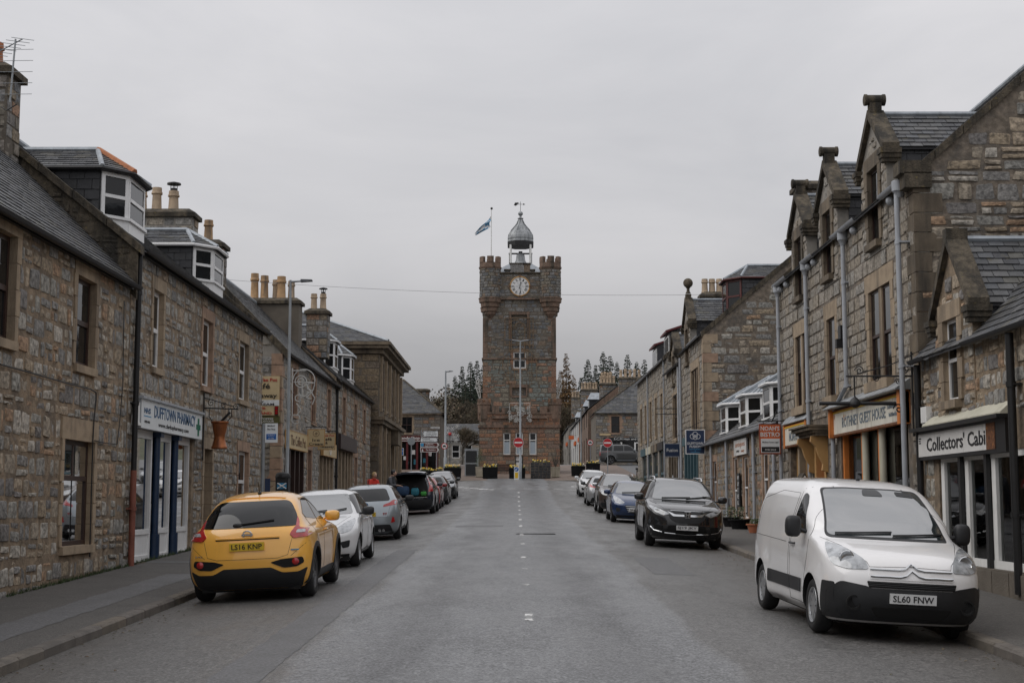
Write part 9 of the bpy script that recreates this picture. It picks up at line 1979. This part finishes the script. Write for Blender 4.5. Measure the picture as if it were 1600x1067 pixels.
# receding terrace beyond
def terrace(name, label, ya, yb, X, eave, mort, holes_n, fm, colourw='white_paint', signs=(), dorm=0, stone=None):
 fr_ = Fr((X, 0, 0), (0, 1, 0), (-1, 0, 0)); o = wthing(name, label, 'house', (X + 4, (ya + yb) / 2, g(ya))); zb = g(ya) - .3; H = []
 L_ = yb - ya
 for k in range(holes_n): u = ya + L_ * (k + .5) / holes_n; H += [(u - .7, u + .7, zb + 4.4, zb + 6.2), (u - 1.0, u + 1.0, zb + .9, zb + 3.2)]
 mb = MB(); front_sheet(mb, fr_, ya, yb, zb, eave, H, .2); mb.box(X + .3, X + 9, ya + .02, yb, zb, eave - .02); mb.add([(X, ya, zb), (X + 9, ya, zb), (X + 9, ya, eave), (X + 4.5, ya, eave + 3.6), (X, ya, eave)], [(0, 1, 2, 3, 4)]); w = mb.build('wall', mort, o)
 for h in H: window(o, fr_, *h, fm=fm)
 rf = MB().prism([(X - .2, ya, eave), (X - .2, yb, eave), (X + 4.5, yb, eave + 3.6), (X + 4.5, ya, eave + 3.6)], (0, 0, .1)).build('roof', 'slate', o); MB().prism([(X + 9.2, ya, eave), (X + 9.2, yb, eave), (X + 4.5, yb, eave + 3.6), (X + 4.5, ya, eave + 3.6)], (0, 0, .1)).build('roof_back', 'slate', o)
 if stone: rubble(Fr((X, ya, 0), (1, 0, 0), (0, -1, 0)), w, 0, 9, zb + .3, eave + 3, [], stone, 40, inside=lambda u, v: v < eave + min(u, 9 - u) * .8, hs=(.3, .45), ws=(.4, .9), seed=3)
 for (u0, u1, v0, v1, m) in signs: fr_.box(MB(), ya + u0, ya + u1, zb + v0, zb + v1, .02, .2).build('shop_fascia', m, o)
 for k in range(dorm):
  u = ya + L_ * (k + .5) / dorm; d = MB(); fr_.box(d, u - .9, u + .9, eave - .3, eave + 1.5, -2.5, -.4); d = d.build('dormer', 'slate_cheek', o); fr_.box(MB(), u - .7, u + .7, eave + .3, eave + 1.35, -.4, -.36).build('window_frame', 'white_paint', d); fr_.box(MB(), u - .6, u + .6, eave + .4, eave + 1.25, -.36, -.34).build('pane', 'pane_dark', d)
  MB().prism([fr_.P(u - 1.1, eave + 1.5, -.2), fr_.P(u + 1.1, eave + 1.5, -.2), fr_.P(u, eave + 2.3, -.6)], fr_.W * -2.4).build('dormer_roof', 'lead', d)
 return o, fr_
o1, _ = terrace('brown_terrace', 'brown stone terrace house beyond the hair salon corner', 150, 172, 7.6, g(155) + 5.6, 'tower_trim', 4, 'brown_wood', dorm=2)
far_stack(o1, 908, 934, 170, 612, 650, 6); far_stack(o1, 939, 957, 158, 597, 640, 4)
o2, f2 = terrace('white_terrace', 'white painted terrace of shops with orange fascias past the tower', 173, 205, 7.9, g(185) + 5.4, 'pale_render', 5, 'grey_pipe', signs=((2, 5, 3.3, 3.8, 'sign_orange'), (13, 17, 3.3, 3.8, 'sign_orange')), dorm=2)
far_stack(o2, 893, 906, 200, 624, 655, 3)
o3, _ = terrace('grey_terrace', 'last pale terrace house visible beside the tower', 206, 240, 7.6, g(215) + 5.2, 'mortar_grey', 4, 'white_paint', signs=((2, 6, 3.3, 3.8, 'sign_orange'),))
projecting('orange_shop_sign', 'small orange hanging sign above the far white shops', f2, 186, .3, 1.0, g(186) + 3.4, g(186) + 3.9, 'sign_orange', 'sign_orange', [], cat='hanging sign')
lamp_post('street_lamp', 'far dark lamp column before the white terrace', X_at(908, 160), 160, g(160), Z_at(640, 160), [(-.8, 0, .05)], r=.1)
# flower baskets and pots on the right pavement
def pot_plant(name, label, x, y, r, h, m='terracotta', fm='leaf', seed=1, fh=.4):
 z = g(y) + .12; o = wthing(name, label, 'plant pot', (x, y, z)); MB().lathe([(r * .7, 0), (r * .95, h * .85), (r * 1.08, h * .86), (r * 1.08, h), (r * .9, h), (r * .85, h * .9)], (x, y, z), 16).build('pot', m, o, smooth=True, angle=30); shrub(o, x, y, z + h * .9, r * 1.3, fh, fm, seed, 160)
pot_plant('plant_pot', 'terracotta pot with low plant by the cottage wall', 6.95, 41.6, .26, .26, seed=1, fh=.15); pot_plant('plant_pot', 'smaller terracotta pot nearer the guest house door', 6.95, 39.7, .22, .24, seed=2, fh=.12)
pot_plant('plant_tub', 'dark tub of trailing green plants along the cottage wall', 6.9, 44.2, .34, .3, 'planter_black', seed=3, fh=.4); pot_plant('plant_tub', 'second dark tub with spreading plant beside the trailing one', 6.9, 46.0, .3, .3, 'planter_black', seed=4, fh=.35)
for k, (yy, lab) in enumerate(((79.5, 'nearer'), (83.0, 'farther'))):
 xb = XR - .35; zb = g(yy) + .12; o = wthing('flower_basket', '%s of two dark flower tubs outside the far right corner house' % lab, 'flower tub', (xb, yy, zb)); MB().lathe([(.2, 0), (.32, .55), (.3, .6)], (xb, yy, zb), 12).build('tub', 'planter_black', o, smooth=True); shrub(o, xb, yy, zb + .55, .45, .5, 'leaf', 20 + k, 200)
# ------------------------------------------------------------------ trees on the slope behind the square
def conifer_meshes(seed, h, spread, m, dense=1.0, droop=.25, open_=0.0):
 rg = random.Random(seed); tr = MB().tube([(0, 0, -.5), (0, 0, h * .5), (.02 * h * .1, 0, h)], [h * .014, h * .009, .01], 7); cr_ = MB()
 n = int(60 * dense * h / 14)
 for i in range(n):
  t = (i + rg.random()) / n; z = h * (.06 + .94 * t ** .95); L_ = spread * ((1 - t) ** .85 + .02) * rg.uniform(.65, 1.2) + .12
  k = max(4, int(8 - 3 * t))
  for q in range(k):
   if rg.random() < open_: continue
   a = 6.28 * rg.random(); l = L_ * rg.uniform(.5, 1.15); d = Vector((math.cos(a), math.sin(a), 0)); o = Vector((0, 0, z)); tip = o + d * l + Vector((0, 0, -l * droop * rg.uniform(.2, 1.4)))
   if q % 3 == 0: tr.tube([o, tip], [.03, .006], 3)
   sd = d.cross(Vector((0, 0, 1))); steps = max(1, int(l / .5))
   for s_ in range(steps):
    f_ = (s_ + rg.uniform(.5, .9)) / steps; c = o.lerp(tip, min(1, f_)); w = rg.uniform(.28, .6) * min(1, .4 + l * .4) * (.62 + .38 * (1 - t)); r_ = rg.random()
    for e in (-1, 1):
     v = sd * e * w + d * w * rg.uniform(.2, .7) + Vector((0, 0, rg.uniform(-.3, .1) * w)); up_ = Vector((0, 0, rg.uniform(.1, .25) * w)); dn_ = Vector((0, 0, rg.uniform(.45, 1.0) * w))
     cr_.add([c - d * w * .4, c + v * .5 + up_, c + v - dn_ * .3, c + v * .5 - dn_], [(0, 1, 2, 3)], 0, r_)
 return tr.mesh('trunk', 'bark'), cr_.mesh('crown', m)
def bare_meshes(seed, h, m='bark', fuzz=True):
 rg = random.Random(seed); tr = MB(); tw_ = MB()
 def grow(p, d, l, r, lev):
  q = p + d * l; mid = p.lerp(q, .5) + Vector((rg.uniform(-1, 1), rg.uniform(-1, 1), 0)) * l * .06
  (tr if lev < 3 else tw_).tube([p, mid, q], [r, r * .85, r * .65], 5 if lev < 3 else 3)
  if lev >= 4:
   for _ in range(4):
    dd = (d + Vector((rg.uniform(-1, 1), rg.uniform(-1, 1), rg.uniform(-.5, .9))) * .8).normalized(); e_ = dd.orthogonal().normalized() * .035; o_ = p.lerp(q, rg.random()); l_ = rg.uniform(.4, .9)
    tw_.add([o_ - e_, o_ + e_, o_ + dd * l_ + e_ * .4, o_ + dd * l_ - e_ * .4], [(0, 1, 2, 3)], 0, rg.random())
  if lev >= 5: return
  n = 3 if lev < 4 else 2
  for k in range(n + (rg.random() < .5)):
   a = rg.uniform(0, 6.28); sp = rg.uniform(.35, .75) if lev else rg.uniform(.3, .6); o = d.orthogonal().normalized(); o = (Matrix.Rotation(a, 3, d) @ o); nd = (d * math.cos(sp) + o * math.sin(sp) + Vector((0, 0, .18))).normalized(); grow(p.lerp(q, rg.uniform(.6, 1)), nd, l * rg.uniform(.62, .82), r * .6, lev + 1)
 grow(Vector((0, 0, -.3)), Vector((0, 0, 1)), h * .30, h * .022, 0)
 return tr.mesh('trunk', m), tw_.mesh('crown', 'scrub')
TREES = {'spruce': [conifer_meshes(k, 15, 2.9, 'spruce', 1.75) for k in range(3)], 'larch': [conifer_meshes(20 + k, 16, 2.7, 'larch', 1.5, .1, .0) for k in range(2)], 'bare': [bare_meshes(30 + k, 11) for k in range(3)]}
def tree(kind, k, label, px, y, top_py, group=None, zb=None, wide=1.0):
 x = X_at(px, y); zt = Z_at(top_py, y); z0 = gz(x, y) if zb is None else zb; hh = {'spruce': 15, 'larch': 16, 'bare': 11}[kind]; s = (zt - z0) / hh
 o = thing({'spruce': 'spruce_tree', 'larch': 'larch_tree', 'bare': 'bare_tree'}[kind], label, 'tree', (x, y, z0), random.uniform(0, 6.28), group)
 t, c = TREES[kind][k % len(TREES[kind])]
 for nm, me in (('trunk', t), ('crown', c)): q = link(nm, me, o); q.scale = (s * wide, s * wide, s)
GL, GR = 'trees behind the square left of the tower', 'trees behind the square right of the tower'
for i, (px, y, py, w) in enumerate(sorted([(722, 250, 572, 1.0), (735, 246, 566, 1.1), (745, 255, 563, 1.0), (711, 262, 588, 1.1), (700, 270, 600, 1.1), (755, 262, 570, 1.0), (727, 238, 600, 1.2)], key=lambda q: abs(q[0] - 812))): tree('spruce', i, ORD[i] + ' ' + 'dark spruce left of the tower, counted outwards from it', px, y, py, GL, wide=w)
for i, (px, y, py, w) in enumerate(sorted([(682, 232, 598, 1.2), (694, 225, 590, 1.3), (708, 222, 602, 1.3), (718, 215, 610, 1.2), (735, 228, 605, 1.3), (744, 212, 620, 1.2), (666, 240, 610, 1.2), (728, 200, 630, 1.3)], key=lambda q: abs(q[0] - 812))): tree('bare', i, ORD[i] + ' ' + 'bare twiggy tree left of the tower, counted outwards from it', px, y, py, GL, wide=w)
tree('bare', 1, 'leafless street tree standing before the stone cottage', 722, 140, 655, None, wide=1.2)
for i, (px, y, py, w) in enumerate(sorted([(885, 236, 552, 1.0), (876, 250, 580, 1.2), (897, 252, 590, 1.2)], key=lambda q: abs(q[0] - 812))): tree('larch', i, ORD[i] + ' ' + 'rusty brown larch right of the tower, counted outwards from it', px, y, py, GR, wide=w)
for i, (px, y, py, w) in enumerate(sorted([(919, 262, 562, 1.1), (931, 266, 570, 1.0), (943, 270, 550, 1.1), (954, 265, 556, 1.1), (965, 275, 566, 1.0), (981, 272, 554, 1.1), (996, 276, 566, 1.1), (1008, 280, 562, 1.1), (908, 256, 590, 1.1), (925, 255, 590, 1.2), (958, 255, 586, 1.2), (990, 262, 588, 1.2)], key=lambda q: abs(q[0] - 812))): tree('spruce', i + 1, ORD[i] + ' ' + 'dark spruce right of the tower, counted outwards from it', px, y, py, GR, wide=w)
for i, (px, y, py) in enumerate(sorted([(905, 245, 596), (915, 240, 606), (880, 230, 612)], key=lambda q: abs(q[0] - 812))): tree('bare', i, ORD[i] + ' ' + 'bare brown tree below the right spruces, counted outwards from the tower', px, y, py, GR, wide=1.3)
# dense undergrowth that closes the wooded slope
def wood(name, label, px0, px1, y0, y1, h, n, m, seed):
 rg = random.Random(seed); b = MB()
 for k in range(n):
  y = rg.uniform(y0, y1); x = X_at(rg.uniform(px0, px1), y); z = gz(x, y); hh = h * rg.uniform(.5, 1.0) * (.7 + .3 * math.sin(x * .5 + 1)); r = rg.uniform(.8, 1.8)
  for q in range(14):
   a = rg.uniform(0, 6.28); t = rg.random(); c = Vector((x + r * (1 - t * .6) * math.cos(a), y + r * math.sin(a), z + hh * t)); l = rg.uniform(.25, .6); d = Vector((rg.uniform(-1, 1), rg.uniform(-1, 1), rg.uniform(-.2, 1))).normalized(); e = d.orthogonal().normalized() * l * .35
   b.add([c, c + d * l * .5 + e, c + d * l, c + d * l * .5 - e], [(0, 1, 2, 3)], 0, rg.random())
 tag(b.build(name, m), label, 'undergrowth', kind='stuff')
wood('wood_undergrowth', 'brown undergrowth of the wooded slope left of the tower', 640, 775, 205, 275, 13, 1300, 'scrub', 1)
wood('wood_undergrowth', 'dark undergrowth of the wooded slope right of the tower', 850, 1080, 225, 290, 11, 1200, 'scrub', 2)
bpy.data.scenes.remove(TMPS)
